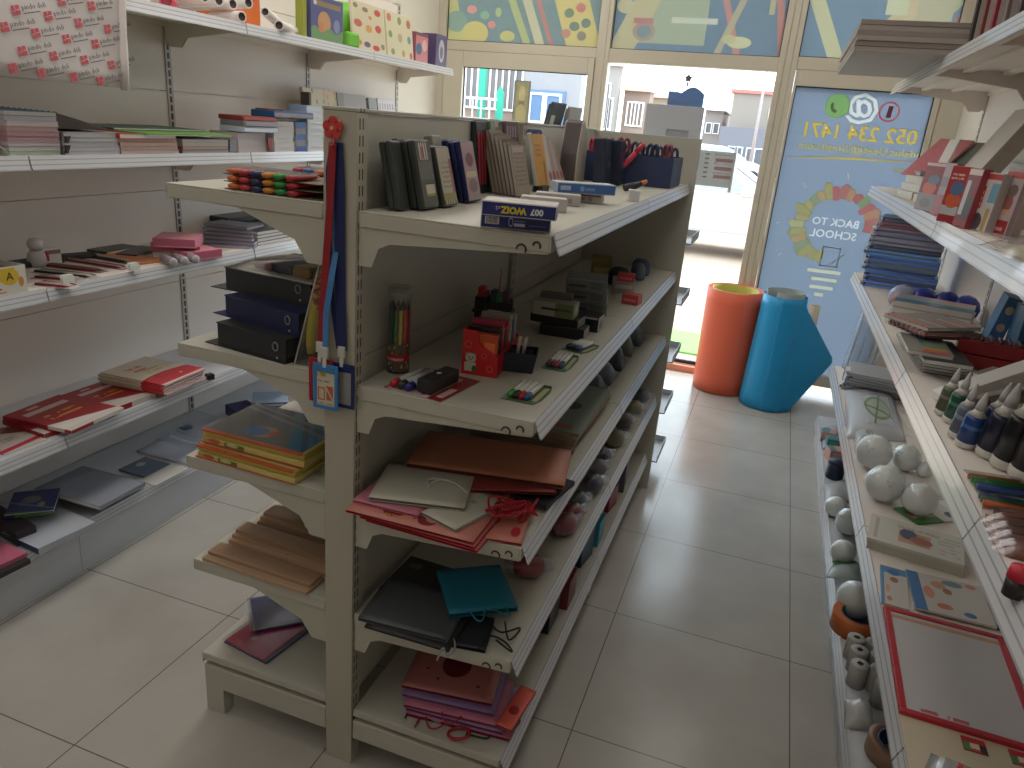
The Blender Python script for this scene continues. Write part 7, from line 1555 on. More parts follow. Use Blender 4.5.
for i, (c, e, lb) in enumerate(stc):
    y = 2.93-0.145*i
    r = thing('canvas', lb, 'canvas', (0.475, y, K1), R(8), 'standing canvases')
    r.rotation_euler = (R(-7), 0, R(6))
    MB().box(0, 0.34, 0, 0.018, 0.003, 0.42).build('frame', mat(e, 0.6), r, bevel=0.001)
    MB().box(0.003, 0.337, -0.0012, -0.0001, 0.006, 0.417).build('printed_face', printed(c, [('r', 0, 0.014, 0, 1, e), ('d', 1.0, 0.4, 0.3, 0.36, (120, 120, 110)), ('c', 0.3, 0.1, 0.1, 0.05, (170, 110, 90))], 'XZ', 0.5, (4, 0.3, [(150, 150, 140), (140, 130, 126), (186, 184, 176), (130, 140, 130)], (1, 1, 0.6))), r)
    MB().box(-0.0012, -0.0001, 0.0, 0.018, 0.004, 0.419).build('edge_strip', mat(e, 0.5), r)
# ---- second shelf: boxed sets standing in a row, books, boards
def stand_box(lab, BL, BR, TL, z, d, face, c, group='boxed sets in a row', lean=4):
    a, b2 = onz(*BL, z), onz(*BR, z); o, w, rz = frame2(a, b2)
    h = ony(TL[0], TL[1], a.y).z - z
    r = thing('blister_box', lab, 'box', (o.x, o.y, z), rz, group); r.rotation_euler = Euler((R(-lean), 0, rz), 'XYZ')
    MB().box(0, w, 0, d, 0.0015, h).build('body', mat(c, 0.35), r, bevel=0.001)
    MB().box(0.002, w-0.001, -0.0008, 0.0001, 0.003, h-0.003).build('front_panel', face, r)
    MB().box(-0.0008, 0.0001, 0.001, d-0.001, 0.003, h-0.002).build('white_edge', mat((216, 210, 206), 0.4), r)
    return r
RD, WH = (150, 36, 40), (200, 194, 190)
f1 = printed((130, 26, 32), [('r', 0, 1, 0.0, 0.36, (140, 136, 138)), ('c', 0.5, 0.48, 0.36, 0.14, (190, 90, 60)), ('c', 0.6, 0.66, 0.3, 0.1, (96, 110, 130)), ('r', 0, 1, 0.94, 1, (196, 170, 166)), ('c', 0.5, 0.16, 0.3, 0.1, (120, 116, 120))], 'XZ')
f2 = printed((156, 130, 130), [('r', 0, 1, 0.0, 0.4, (150, 60, 66)), ('r', 0, 1, 0.55, 0.75, (120, 110, 116))], 'XZ')
f3 = printed((160, 34, 40), [('r', 0, 1, 0.0, 0.13, (150, 30, 40)), ('r', 0, 1, 0.13, 0.3, (176, 176, 176)), ('c', 0.55, 0.40, 0.42, 0.14, (196, 84, 50)), ('c', 0.6, 0.62, 0.36, 0.13, (70, 104, 140)), ('t', 0.1, 0.8, 0.78, 0.92, 2, (206, 180, 176), 0.2)], 'XZ')
f4 = printed((128, 32, 42), [('r', 0, 1, 0, 0.1, (140, 30, 44)), ('c', 0.6, 0.34, 0.4, 0.22, (76, 70, 74)), ('r', 0.1, 0.4, 0.2, 0.8, (190, 186, 186)), ('r', 0, 1, 0.9, 1, (206, 190, 180))], 'XZ')
f5 = printed((186, 182, 180), [('r', 0.12, 0.34, 0.38, 0.78, (176, 34, 44)), ('c', 0.22, 0.46, 0.06, 0.04, (226, 200, 200)), ('c', 0.22, 0.56, 0.06, 0.04, (226, 200, 200)), ('c', 0.22, 0.66, 0.06, 0.04, (226, 200, 200)), ('r', 0.6, 1.0, 0.5, 0.84, (110, 150, 176)), ('c', 0.35, 0.14, 0.3, 0.16, (70, 68, 72)), ('r', 0.7, 0.9, 0.0, 0.4, (170, 140, 84)), ('r', 0.1, 1, 0.9, 1, (170, 60, 60))], 'XZ')
f6 = printed((170, 160, 160), [('r', 0, 0.75, 0.0, 0.22, (156, 36, 44)), ('t', 0.2, 0.6, 0.05, 0.16, 1, (206, 180, 170), 0.4), ('c', 0.4, 0.5, 0.26, 0.14, (150, 90, 84)), ('c', 0.5, 0.7, 0.2, 0.1, (120, 100, 96)), ('r', 0.3, 0.7, 0.3, 0.4, (196, 150, 130)), ('r', 0, 1, 0.9, 1, (176, 80, 76)), ('r', 0.8, 1.0, 0.0, 1.0, (110, 84, 84))], 'XZ')
stand_box('red boxed set at the far end of the standing row', (913, 209), (931, 213), (925, 161), K2, 0.03, f1, (150, 44, 50))
stand_box('thin grey and red boxed set behind the second red box', (930, 214.5), (940, 217), (944, 162), K2, 0.02, f2, (150, 110, 110))
stand_box('red boxed set with blue and orange picture', (935.5, 221), (953, 224.5), (950.5, 165), K2, 0.026, f3, (150, 40, 46))
stand_box('dark red boxed set with white left side', (951.5, 225.5), (964, 229), (967.5, 167), K2, 0.022, f4, (150, 60, 66))
stand_box('white boxed set with red vertical label and blue corner', (966, 228.5), (984, 233), (979, 171), K2, 0.022, f5, (176, 170, 166))
stand_box('white and red boxed set nearest in the standing row', (986.5, 232), (1009, 238), (1002.5, 169), K2, 0.022, f6, (170, 150, 146))
stand_box('dark boxed set at the right frame edge of the row', (1008, 226), (1028, 231), (1016, 166), K2, 0.03, printed((120, 84, 84), [('r', 0.1, 0.9, 0.1, 0.4, (150, 140, 130))], 'XZ'), (110, 84, 84))
# flat stack of tan books and white cover books at the far end
for i in range(3):
    book('paperback', 'tan paperback with white cover, %s left of the standing boxes' % nth(i, 3), 'book', (0.485+0.016*(i % 2), 3.34+jit(0.01)), K2+i*0.0312, 0.20, 0.075, 0.031, R(-78+3*i), mat((206, 200, 188), 0.5), mat((168, 146, 112), 0.7), 'y0', 'tan paperbacks')
for i in range(3):
    book('paperback', 'white paperback, %s of the farther pile near the window' % nth(i, 3), 'book', (0.46+0.01*i, 3.62+jit(0.01)), K2+i*0.0302, 0.19, 0.15, 0.030, R(-80+4*i), mat((206, 204, 196), 0.5), mat((190, 180, 160), 0.7), 'y0', 'white paperbacks by the window')
slab('flat_pad', 'grey green pad lying on the white paperbacks near the window', 'pad', (0.46, 3.96), K2+0.0912, 0.34, 0.22, 0.018, R(-78), mat((150, 160, 152), 0.5))
for k, (c, lb, x, y, ln) in enumerate((((226, 140, 150), 'pink folder leaning near the blue window film', 0.575, 3.60, 52), ((150, 160, 150), 'grey green folder leaning beneath the pink folder', 0.625, 3.58, 52), ((206, 150, 140), 'salmon folder leaning behind the pink folder', 0.66, 3.64, 46))):
    r = thing('folder', lb, 'folder', (x, y, K2+0.088-0.006*k), 0, 'folders by the window film'); r.rotation_euler = (0, R(ln), R(80))
    r.rotation_euler = (0, 0, R(42))
    b = MB(); q = R(38); 
    b.prism([(0, 0), (0.012*math.sin(q), -0.012*math.cos(q)+0.0122), (0.012*math.sin(q)+0.24*math.cos(q), 0.24*math.sin(q)), (0.24*math.cos(q), 0.24*math.sin(q)+0.0122)], 0.0, 0.16, 'y'); b.build('cover', mat(c, 0.5), r)
    b = MB(); b.prism([(0.012, 0.0062), (0.018, 0.0062), (0.238*math.cos(q), 0.238*math.sin(q)+0.002), (0.236*math.cos(q), 0.238*math.sin(q)+0.006)], -0.0008, 0.0, 'y'); b.build('sheets', mat((222, 216, 210), 0.6), r)
def lean_board(lab, px_top, px_bot, z, t, w, m, group, n=1, y=None, lay=0.0):
    """board whose back top touches the wall: leaning towards +X"""
    a = onz(*px_bot, z) if y is None else Vector((onx(px_bot[0], px_bot[1], 0.5).x, y, z))
    tp = ony(px_top[0], px_top[1], a.y+0.0)
    ang = math.atan2(tp.x-a.x, tp.z-z); L = math.hypot(tp.x-a.x, tp.z-z)
    r = thing('canvas_board', lab, 'canvas', (a.x, a.y, z+0.001), 0, group); r.rotation_euler = (0, ang, 0)
    MB().box(0, t, 0, w, t*math.sin(ang)*0.0, L).build('board', m, r, bevel=0.001)
    MB().box(-0.0008, -0.0001, 0.003, w-0.003, 0.003, L-0.003).build('canvas_face', mat((218, 212, 204), 0.7), r)
    return r
for i in range(4):
    x0 = 0.565+0.0165*i
    r = thing('canvas_board', 'tall pale canvas board, %s counting towards the wall' % SEQ[i], 'canvas', (x0, 3.10, K2+0.0075), 0, 'tall pale canvas boards'); r.rotation_euler = (0, R(29), 0)
    MB().box(0, 0.0138, 0, 0.30, 0, 0.40-0.012*i).build('board', mat((172, 164, 152), 0.65), r, bevel=0.0008)
    MB().box(-0.0007, -0.0001, 0.002, 0.298, 0.002, 0.396-0.012*i).build('canvas_face', mat((216, 210, 202), 0.7), r)
for i in range(3):
    x0 = 0.635+0.022*i
    r = thing('canvas_board', 'short canvas board behind the nearest boxed sets, %s towards the wall' % SEQ[i], 'canvas', (x0, 2.62, K2+0.009), 0, 'short canvas boards'); r.rotation_euler = (0, R(32), 0)
    MB().box(0, 0.0165, 0, 0.26, 0, 0.26+0.02*(i % 2)).build('board', mat((150, 138, 124), 0.65), r, bevel=0.0008)
    MB().box(-0.0007, -0.0001, 0.002, 0.258, 0.002, 0.25).build('canvas_face', mat((206, 198, 186), 0.7), r)
slab('white_card', 'white card leaning at the base of the tall canvas boards', 'card', (0.545, 3.41), K2, 0.006, 0.2, 0.25, 0, mat((214, 210, 202), 0.6), tilt=(0, R(14)))
# wrapped yellow and red packs at the near part
q = onz(1012, 262, K2+0.02)
b = MB(); b.grid(lambda u, v: Vector((0.24*u, 0.22*v, 0.002+0.036*(math.sin(PI*u)**0.5)*(math.sin(PI*v)**0.5))), 12, 10)
r = thing('wrapped_pack', 'yellow orange wrapped pack at the right frame edge of second shelf', 'wrapped pack', (0.432, 1.52, K2+0.006), R(4))
b.build('contents', printed((196, 144, 70), [('c', 0.25, 0.75, 0.2, 0.3, (176, 60, 50)), ('r', 0, 0.1, 0, 1, (190, 180, 150))], 'XY', 0.35), r, solid=0.002)
b = MB(); b.grid(lambda u, v: Vector((-0.03+0.30*u, -0.02+0.26*v, 0.006+0.040*(math.sin(PI*u)**0.5)*(math.sin(PI*v)**0.5))), 12, 10); b.build('clear_wrap', clear_film((240, 240, 238), 0.3), r)
slab('wrapped_pack', 'flat red and white pack behind the yellow wrapped pack', 'wrapped pack', (0.53, 1.76), K2, 0.26, 0.16, 0.015, R(4), printed((186, 176, 172), [('r', 0.3, 1, 0.55, 0.8, (200, 60, 66)), ('r', 0.5, 0.9, 0.2, 0.4, (190, 140, 130))], 'XY', 0.3))
slab('clear_pack', 'clear flat sleeve before the standing boxed sets', 'sleeve', (0.50, 1.98), K2, 0.24, 0.2, 0.004, R(6), milky((200, 198, 194), 0.75, 0.15))

# ---- third shelf: clip files pile, notebooks, bottles
fc = [(64, 92, 140), (46, 66, 110), (52, 80, 130), (70, 100, 150), (60, 76, 96), (50, 84, 150), (60, 96, 160), (52, 56, 70), (96, 98, 116), (104, 104, 122), (90, 92, 112), (104, 60, 70), (50, 62, 80)]
fn = ['blue', 'navy', 'blue', 'light blue', 'grey blue', 'bright blue', 'bright blue', 'charcoal', 'slate', 'slate', 'slate', 'maroon', 'dark teal']
n = len(fc)
for i, c in enumerate(fc):
    t = 0.0258
    x = [0.475, 0.48, 0.478, 0.465, 0.468, 0.47, 0.455, 0.465, 0.468, 0.47, 0.472, 0.486, 0.49][i]-0.012
    r = thing('clip_file', '%s clip file, %s in the tall pile under the right second shelf' % (fn[i], nth(i, n)), 'file', (x, 4.03+jit(0.01), K3+i*(t+0.0003)), R(-8)+jit(0.05), 'clip files')
    m = mat(tuple(min(255, int(v*1.75)+10) for v in c), 0.4)
    MB().box(0, 0.31, 0, 0.23, 0, 0.0078).build('cover', m, r); MB().box(0, 0.31, 0, 0.23, t-0.0078, t).build('cover', m, r); MB().box(0.307, 0.31, 0, 0.23, 0.0078, t-0.0078).build('spine', m, r)
    MB().box(0.012, 0.304, 0.006, 0.224, 0.008, t-0.008).build('paper_block', mat((150, 154, 166), 0.7), r)
    b = MB(); b.box(-0.016, -0.012, -0.004, 0.10, 0.002, t-0.002); b.box(-0.012, -0.001, -0.004, 0.10, 0.002, 0.006); b.box(-0.012, -0.001, -0.004, 0.10, t-0.006, t-0.002); b.build('white_clip', mat((222, 226, 230), 0.3), r)
b = thing('pen_pouch', 'royal blue wrapped pouches beside the clip files', 'pouch', (0.575, 3.56, K3+0.001), R(-14))
for k, (x, y, c) in enumerate(((0, 0, (170, 180, 210)), (0.07, 0.0, (32, 50, 150)), (0.14, 0.01, (30, 46, 140)), (0.20, -0.01, (40, 60, 150)))):
    q = MB(); q.lathe([(0.004, 0), (0.050, 0.01), (0.054, 0.06), (0.044, 0.11), (0.006, 0.125)], n=12, M=Matrix.Translation((x*1.2, y, 0.0545)) @ Matrix.Rotation(R(90), 4, 'X')); q.build('wrapped_piece', mat(c, 0.25), b)
def nb_r(lab, P, z, t, cov, pg=None, grp=None, rings=(220, 220, 224)):
    a, b2, c3, d4 = [onz(*p, z+t) for p in P]
    x = ((b2-a)+(c3-d4))/2; rz = math.atan2(x.y, x.x); w = x.length; nn = Vector((-math.sin(rz), math.cos(rz), 0)); dep = (((d4-a)+(c3-b2))/2).dot(nn)
    ctr = (a+b2+c3+d4)/4; o = ctr - Vector((math.cos(rz), math.sin(rz), 0))*w/2 - nn*dep/2
    return book('notebook', lab, 'notebook', o, z, w, dep, t, rz, cov, pg, 'x0', grp, rings=True, ringcol=rings)
co1 = printed((170, 172, 166), [('r', 0.0, 0.6, 0.55, 0.8, (150, 170, 176)), ('r', 0, 1, 0.0, 0.4, (60, 120, 150)), ('r', 0, 1, 0.86, 1, (200, 120, 116)), ('r', 0.6, 0.85, 0.5, 0.8, (196, 170, 140))], 'XY', 0.3)
co2 = printed((150, 146, 140), [('r', 0.0, 0.12, 0, 1, (196, 120, 110)), ('r', 0.3, 0.33, 0, 0.6, (220, 220, 214)), ('r', 0.34, 0.6, 0.0, 0.5, (176, 130, 116)), ('r', 0.66, 0.69, 0, 0.6, (220, 220, 214)), ('r', 0.7, 0.95, 0.0, 0.5, (176, 140, 130))], 'XY', 0.3)
co3 = printed((140, 140, 132), [('r', 0.36, 0.46, 0, 1, (70, 96, 116)), ('r', 0.36, 0.92, 0.3, 0.5, (110, 150, 120)), ('r', 0.36, 0.92, 0.16, 0.3, (196, 150, 90)), ('r', 0.36, 0.92, 0.0, 0.16, (190, 80, 80)), ('r', 0.46, 0.7, 0.5, 1.0, (130, 150, 150))], 'XY', 0.3)
dkc = mat((44, 48, 60), 0.4)
zz = K3
for i in range(4):
    nb_r('dark spiral notebook, %s of the pile under the striped notebook' % nth(i, 4), [(916+jit(1), 366-3*i), (964+jit(1), 375-3.2*i), (962, 352-3*i), (914, 346-3*i)], zz, 0.0145, dkc, None, 'dark notebooks', (200, 204, 208)); zz += 0.0147
nb_r('notebook with rainbow stripe cover on the dark notebooks', [(905, 348), (952, 357), (944, 338), (903, 333)], zz, 0.013, co3); zz += 0.0132
z_r = zz
for i in range(2):
    nb_r('%s black notebook between the two coloured notebooks' % ['lower', 'upper'][i], [(908, 333-2*i), (966, 336-2*i), (958, 322-2*i), (906, 320-2*i)], zz, 0.016, mat((48, 48, 54), 0.4), stripes((196, 160, 150), (150, 60, 60), 3)); zz += 0.0162
nb_r('notebook with two white lines and peach panels', [(906, 327), (965, 329), (953, 312), (905, 314)], zz, 0.012, co2); zz += 0.0122
for i in range(4):
    top = i == 3
    book('notebook', 'blue and cream spiral notebook, %s of the pile before the clip files' % nth(i, 4), 'notebook', (0.485, 3.16+0.004*i, K3+i*0.0242)[:2], K3+i*0.0242, 0.27, 0.19, 0.024, R(-14)+jit(0.03), co1 if top else mat((60, 116, 146) if i % 2 else (186, 150, 140), 0.4), None, 'x0', 'blue and cream notebooks', rings=True, ringcol=(222, 150, 146) if top else (224, 226, 228))
r = thing('wrapped_pens', 'grey wrapped pens between the notebooks and the wall', 'pens', (0.70, 2.98, K3), R(-50))
for k in range(4): b = MB(); b.tube([(0, 0.022*k, 0.012), (0.14, 0.022*k, 0.012)], 0.011, 8); b.build('pen', mat([(120, 126, 150), (50, 56, 72), (150, 150, 160), (60, 60, 70)][k], 0.3), r)
r = thing('standing_carton', 'blue carton with pale dots standing behind the notebooks', 'box', (0.735, 2.86, K3), 0); r.rotation_euler = (0, R(10), R(-6))
MB().box(0, 0.045, 0, 0.12, 0.005, 0.215).build('body', mat((40, 96, 140), 0.4), r, bevel=0.002); MB().box(0.002, 0.043, -0.0008, 0, 0.008, 0.212).build('front_panel', printed((66, 116, 166), [('c', 0.5, 0.2, 0.3, 0.07, (196, 180, 150)), ('c', 0.5, 0.5, 0.3, 0.07, (196, 180, 150)), ('c', 0.5, 0.8, 0.3, 0.07, (196, 180, 150))], 'XZ'), r)
slab('standing_carton', 'deep blue carton right of the dotted blue carton', 'box', (0.795, 2.72), K3, 0.06, 0.12, 0.20, 0, mat((30, 84, 120), 0.4))
for i in range(2):
    r = thing('pen_box', '%s red box of black tipped pens right of the notebooks' % ['lower', 'upper'][i], 'pen box', (0.60+0.02*i, 2.66, K3+0.0015+0.046*i), R(-10), 'red pen boxes')
    MB().box(0, 0.24, 0, 0.10, 0, 0.042).build('tray', mat((140, 34, 40), 0.4), r, bevel=0.001)
    b = MB()
    if i == 1:
        for k in range(9):
            b = MB(); b.tube([(0.012+0.026*k, 0.01, 0.047), (0.012+0.026*k, 0.09, 0.047)], 0.006, 6); b.build('pen', mat((70, 70, 78), 0.35), r)
for i in range(3):
    book('notebook', 'white leaved notebook, %s between pen boxes and tray' % nth(i, 3), 'notebook', (0.605+0.006*i, 2.40+jit(0.006)), K3+i*0.0162, 0.20, 0.14, 0.016, R(-32)+jit(0.04), mat((150, 144, 138), 0.4) if i == 2 else mat((70, 80, 100), 0.4), PAPERW, 'x1', 'white leaved notebooks')
# glue bottle display: sloped box lid with lettering and row of bottles in front
ty = thing('glue_display', 'white display carton with printed sides lying behind the row of glue bottles', 'display box', (0.0, 0.0, 0.0), 0)
A, B = onz(943, 401, K3+0.012), onz(1024, 318, K3+0.16)
B2 = onx(1024, 312, A.x+0.30); 
dxy = Vector((0.31, 0.12, 0))
b = MB(); t = 0.014
P0, P1 = Vector((A.x, A.y, K3+0.002)), Vector((0.80, A.y+0.10, K3+0.002))
hh = 0.165
# tilted lid strip: low at the aisle, high at the wall
vs = [P0, P1, P1+Vector((0, 0, hh)), P0+Vector((0, 0, 0.02))]
nrm = (P1-P0).cross(Vector((0, 0, 1))).normalized()*0.062
b.add([v for v in vs]+[v-nrm for v in vs], [(3, 2, 1, 0), (4, 5, 6, 7), (0, 1, 5, 4), (1, 2, 6, 5), (2, 3, 7, 6), (3, 0, 4, 7)])
b.build('lid', mat((232, 230, 228), 0.35), ty, bevel=0.002)
# carton bodies beneath: printed faces seen between the nozzles
for k in range(3):
    off = Vector((0.02+0.07*k, -0.075-0.045*k, 0))
    q0 = P0+off; q1 = P1+off+Vector((-0.03*k, 0, 0))
    b = MB(); vs = [q0, q1, q1+Vector((0, 0, hh*0.80-0.02*k)), q0+Vector((0, 0, 0.035))]; nr = nrm*0.42
    b.add([v for v in vs]+[v-nr for v in vs], [(3, 2, 1, 0), (4, 5, 6, 7), (0, 1, 5, 4), (1, 2, 6, 5), (2, 3, 7, 6), (3, 0, 4, 7)])
    b.build('printed_carton', mat((150, 142, 134), 0.5), ty, bevel=0.001)
    ang = math.atan2(q1.y-q0.y, q1.x-q0.x); sl = math.atan2(hh*0.66, (q1-q0).length)
    for j in range(3):
        c0 = q0.lerp(q1, 0.22+0.24*j)+Vector((0, 0, 0.032+0.030*j+0.006)) - Vector((-nrm.y, nrm.x, 0)).normalized()*0 - Vector((nrm.x, nrm.y, 0))*0.0 + nrm.normalized()*0.0012
        M = Matrix.Translation(c0) @ Matrix.Rotation(ang, 4, 'Z') @ Matrix.Rotation(R(90), 4, 'X') @ Matrix.Rotation(sl, 4, 'Z')
        text_mesh('printed_word', 'style' if j % 2 else 'gel', 0.02, mat((84, 70, 62), 0.5), ty, M)
def bottle(lab, px, py, c, h=0.115, r0=0.021, cap=(206, 206, 204), body=(206, 204, 196), black=False, dz=0, group='glue bottles on the third shelf', lean=-4):
    q = onz(px, py, K3+0.002)
    r = thing('glue_bottle', lab, 'bottle', (q.x, q.y, K3+0.002+r0*math.sin(R(abs(lean)))), 0, group); r.rotation_euler = Euler((R(6), R(-lean), 0), 'XYZ')
    s = h/0.115
    MB().lathe([(0.0, 0.0), (r0*0.92, 0.0), (r0, 0.004), (r0, 0.016*s)], n=20).build('base', mat(body, 0.35), r)
    MB().lathe([(r0*1.01, 0.016*s), (r0*1.01, 0.078*s), (r0*0.9, 0.088*s)], n=20, caps=True).build('label', printed(c, [('r', 0, 1, 0.52, 0.66, tuple(min(255, v+50) for v in c))], 'XZ', 0.3) if not black else mat(c, 0.3), r)
    MB().lathe([(r0*0.9, 0.0885*s), (r0*0.55, 0.097*s), (r0*0.5, 0.104*s)], n=18).build('shoulder', mat(body, 0.3), r)
    MB().lathe([(r0*0.5, 0.1045*s), (r0*0.42, 0.122*s), (r0*0.14, 0.148*s), (r0*0.08, 0.15*s)], n=16).build('nozzle', mat(cap, 0.3), r)
    return r
bottle('small olive glue bottle at the far end of the bottle row', 941, 414, (96, 100, 84), 0.10, 0.019)
bottle('green glue bottle with white nozzle', 950, 422, (40, 96, 76), 0.105, 0.020)
bottle('grey glue bottle between the green and blue bottles', 955, 437, (110, 120, 140), 0.11, 0.019)
bottle('blue glue bottle with white nozzle', 964, 446, (36, 74, 140), 0.105, 0.022)
bottle('navy glue bottle behind the blue bottle', 985, 442, (36, 44, 84), 0.12, 0.024)
bottle('larger dark navy bottle with cream base', 987, 456, (30, 36, 60), 0.14, 0.027, black=True)
bottle('black bottle with cream base near the right edge', 1003, 467, (26, 28, 34), 0.165, 0.029, black=True)
bottle('second black bottle with cream base at the right frame edge', 1022, 478, (26, 28, 34), 0.175, 0.031, black=True)
bottle('third black bottle partly out of frame', 1036, 465, (28, 30, 36), 0.165, 0.029, black=True)
# coloured pencil packs and brown packs
for k, (P, c, lb) in enumerate((([(978, 484), (1030, 492), (1030, 476), (980, 475)], [(40, 80, 150), (60, 150, 80), (70, 160, 84), (206, 120, 60)], 'pack of blue and green sticks on the third shelf'), ([(984, 500), (1034, 510), (1034, 494), (983, 490)], [(196, 110, 60), (40, 120, 76), (50, 84, 140)], 'pack of orange and green sticks nearer the camera'))):
    a, b2, c3, d4 = [onz(*p, K3+0.014) for p in P]
    x = b2-a; rz = math.atan2(x.y, x.x); w = x.length
    r = thing('stick_pack', lb, 'stick pack', (a.x, a.y, K3+0.0005), rz, 'stick packs')
    nn = len(c)
    for j in range(nn):
        b = MB(); b.tube([(0, 0.016*j, 0.009), (w, 0.016*j, 0.009)], 0.0076, 8); b.build('stick', mat(c[j], 0.35), r)
    MB().box(-0.01, w+0.005, -0.009, 0.016*nn-0.004, 0.0174, 0.0178).build('clear_sleeve', clear_film((240, 240, 240), 0.3), r)
for i in range(4):
    a = onz(998+4*i, 514+9*i, K3+0.03)
    b = MB(); b.grid(lambda u, v: Vector((0.20*u, 0.085*v, 0.0015+0.026*math.sin(PI*u)**0.5*math.sin(PI*v)**0.6)), 10, 8)
    r = thing('snack_pack', 'brown glossy wrapped pack, %s of the row by the right frame edge' % SEQ[i], 'wrapped pack', (a.x, a.y, K3+0.0005), R(-12), 'brown wrapped packs')
    b.build('contents', mat([(120, 60, 52), (84, 50, 44), (110, 56, 50), (130, 84, 66)][i], 0.3), r, solid=0.002)
    b = MB(); b.grid(lambda u, v: Vector((-0.02+0.22*u, 0.09*v-0.002, 0.004+0.030*math.sin(PI*u)**0.5*math.sin(PI*v)**0.6)), 10, 8); b.build('clear_wrap', clear_film((236, 226, 224), 0.4), r)
b = MB(); q = onz(1020, 585, K3+0.02); r = thing('stamp', 'red topped black stamp at the right frame edge', 'stamp', (q.x-0.005, q.y, K3)); MB().lathe([(0, 0), (0.016, 0), (0.016, 0.03), (0, 0.03)], n=14).build('body', mat((40, 38, 40), 0.4), r); MB().lathe([(0, 0.0301), (0.017, 0.0301), (0.015, 0.05), (0, 0.052)], n=14).build('cap', mat((196, 40, 60), 0.4), r)

# ---- fourth shelf: grey files, foam balls in bags, books, whiteboard
for i in range(7):
    c = [(140, 142, 150), (150, 152, 158), (130, 132, 142), (160, 162, 166), (146, 148, 156), (134, 138, 146), (170, 172, 174)][i]
    r = thing('clip_file', 'grey clip file, %s in the pile at the far part of fourth shelf' % nth(i, 7), 'file', (0.475+0.01*(i % 3), 4.02-0.015*i, K4+i*0.0172), R(-8)+jit(0.06), 'grey clip files')
    MB().box(0, 0.31, 0, 0.24, 0, 0.003).build('cover', mat(c, 0.45), r); MB().box(0, 0.31, 0, 0.24, 0.0135, 0.0165).build('cover', mat(c, 0.45), r); MB().box(0.01, 0.3, 0.004, 0.236, 0.0031, 0.0134).build('paper_block', mat((196, 198, 204), 0.7), r)
    b = MB(); b.box(-0.008, 0.012, 0.03, 0.11, 0.0166, 0.0176); b.box(-0.010, -0.008, 0.03, 0.11, 0.001, 0.0176); b.build('white_clip', mat((216, 222, 226), 0.3), r)
for k in range(5):
    b = MB(); hh2 = 0.36-0.02*k; b.grid(lambda u, v: Vector((0.02*math.sin(3*u+k)+0.10*v*0.3, 0.16*u, hh2*v)), 6, 6)
    tag(b.build('clear_sleeve', milky((196, 206, 220), 0.42, 0.12), loc=(0.50+0.035*k, 4.30-0.02*k, K4+0.001), rot=(0, 0, 0), solid=0.0015), 'clear blue tinted sleeve standing by the window end, %s from the aisle' % SEQ[k], 'sleeve', 'clear sleeves by the window')
def flat_film_bag(lab, P, z, t, c, op, deco=None):
    a, b2, c3, d4 = [onz(*p, z+t*0.6) for p in P]
    r = thing('plastic_bag', lab, 'bag', (a.x, a.y, z), 0)
    def f(u, v):
        p = a.lerp(b2, u).lerp(d4.lerp(c3, u), v); return Vector((p.x-a.x, p.y-a.y, 0.002+t*(math.sin(PI*u)*math.sin(PI*v))**0.45+0.002*math.sin(17*u+9*v)*math.sin(PI*u)*math.sin(PI*v)))
    b = MB(); b.grid(f, 14, 14); b.build('film', milky(c, op, 0.22), r, solid=0.0012)
    if deco: deco(r, f)
    return r
def leaf(r, f):
    b = MB(); b.grid(lambda u, v: f(0.30+0.5*u, 0.15+0.5*v)+Vector((0, 0, 0.002)), 10, 10)
    b.build('printed_leaf', printed((196, 200, 204), [('c', 0.5, 0.5, 0.42, 0.34, (120, 150, 110)), ('c', 0.52, 0.5, 0.36, 0.26, (176, 186, 168)), ('d', 1.0, -0.4, 0.26, 0.32, (96, 130, 90)), ('d', 0.3, 1.0, 0.55, 0.6, (90, 120, 90))], 'XY', 0.3), r)
flat_film_bag('large pale plastic bag pack with green leaf print', [(848, 432), (908, 436), (892, 384), (846, 384)], K4, 0.05, (206, 210, 216), 0.92, leaf)
def foam_ball(lab, px, py, rad, z, bag=True, group='foam balls in clear bags'):
    q = onz(px, py, z+rad)
    r = thing('foam_ball', lab, 'ball', (q.x, q.y, z+0.001), random.random()*3, group)
    b = MB(); pr = [(rad*math.sin(PI*k/14), rad-rad*math.cos(PI*k/14)) for k in range(15)]; pr[0] = (0.0005, 0.0); pr[-1] = (0.0005, 2*rad); b.lathe(pr, n=28, caps=True); b.build('foam', mat((240, 242, 240), 0.75, var=0.03, vscale=120), r)
    def f(u, v):
        a = 2*PI*u; s = -0.98+1.96*v; w = math.sqrt(max(0, 1-s*s)); k = 1.05+0.035*math.sin(7*a+3*v)
        fl = 1+0.32*max(0, s-0.75)*4*max(0, math.sin(a))
        return Vector((rad*w*k*fl*math.cos(a), rad*w*k*fl*math.sin(a), max(0.0006, rad+rad*s*k)))
    b = MB(); b.grid(f, 28, 14); 
    q2 = R(200); b.grid(lambda u, v: Vector((rad*(0.5+0.9*u)*math.cos(q2)-rad*0.5*(v-0.5)*math.sin(q2), rad*(0.5+0.9*u)*math.sin(q2)+rad*0.5*(v-0.5)*math.cos(q2), rad*1.3+0.012*math.sin(9*v)+rad*0.25*u)), 6, 6)
    b.build('clear_bag', clear_film((250, 252, 252), 0.3, rough=0.14), r)
    return r
foam_ball('large foam ball in clear bag left behind', 874, 452, 0.066, K4)
foam_ball('flattened foam ball right of the large left ball', 907, 458, 0.052, K4)
foam_ball('large foam ball in the middle front of the bag group', 885, 484, 0.064, K4)
foam_ball('foam ball at the right beside the green label', 920, 500, 0.056, K4)
foam_ball('small foam ball touching the third shelf rail', 925, 470, 0.030, K4)
flat_film_bag('crumpled clear bag left of the foam balls', [(856, 448), (874, 450), (876, 426), (854, 428)], K4, 0.035, (216, 220, 220), 0.55)
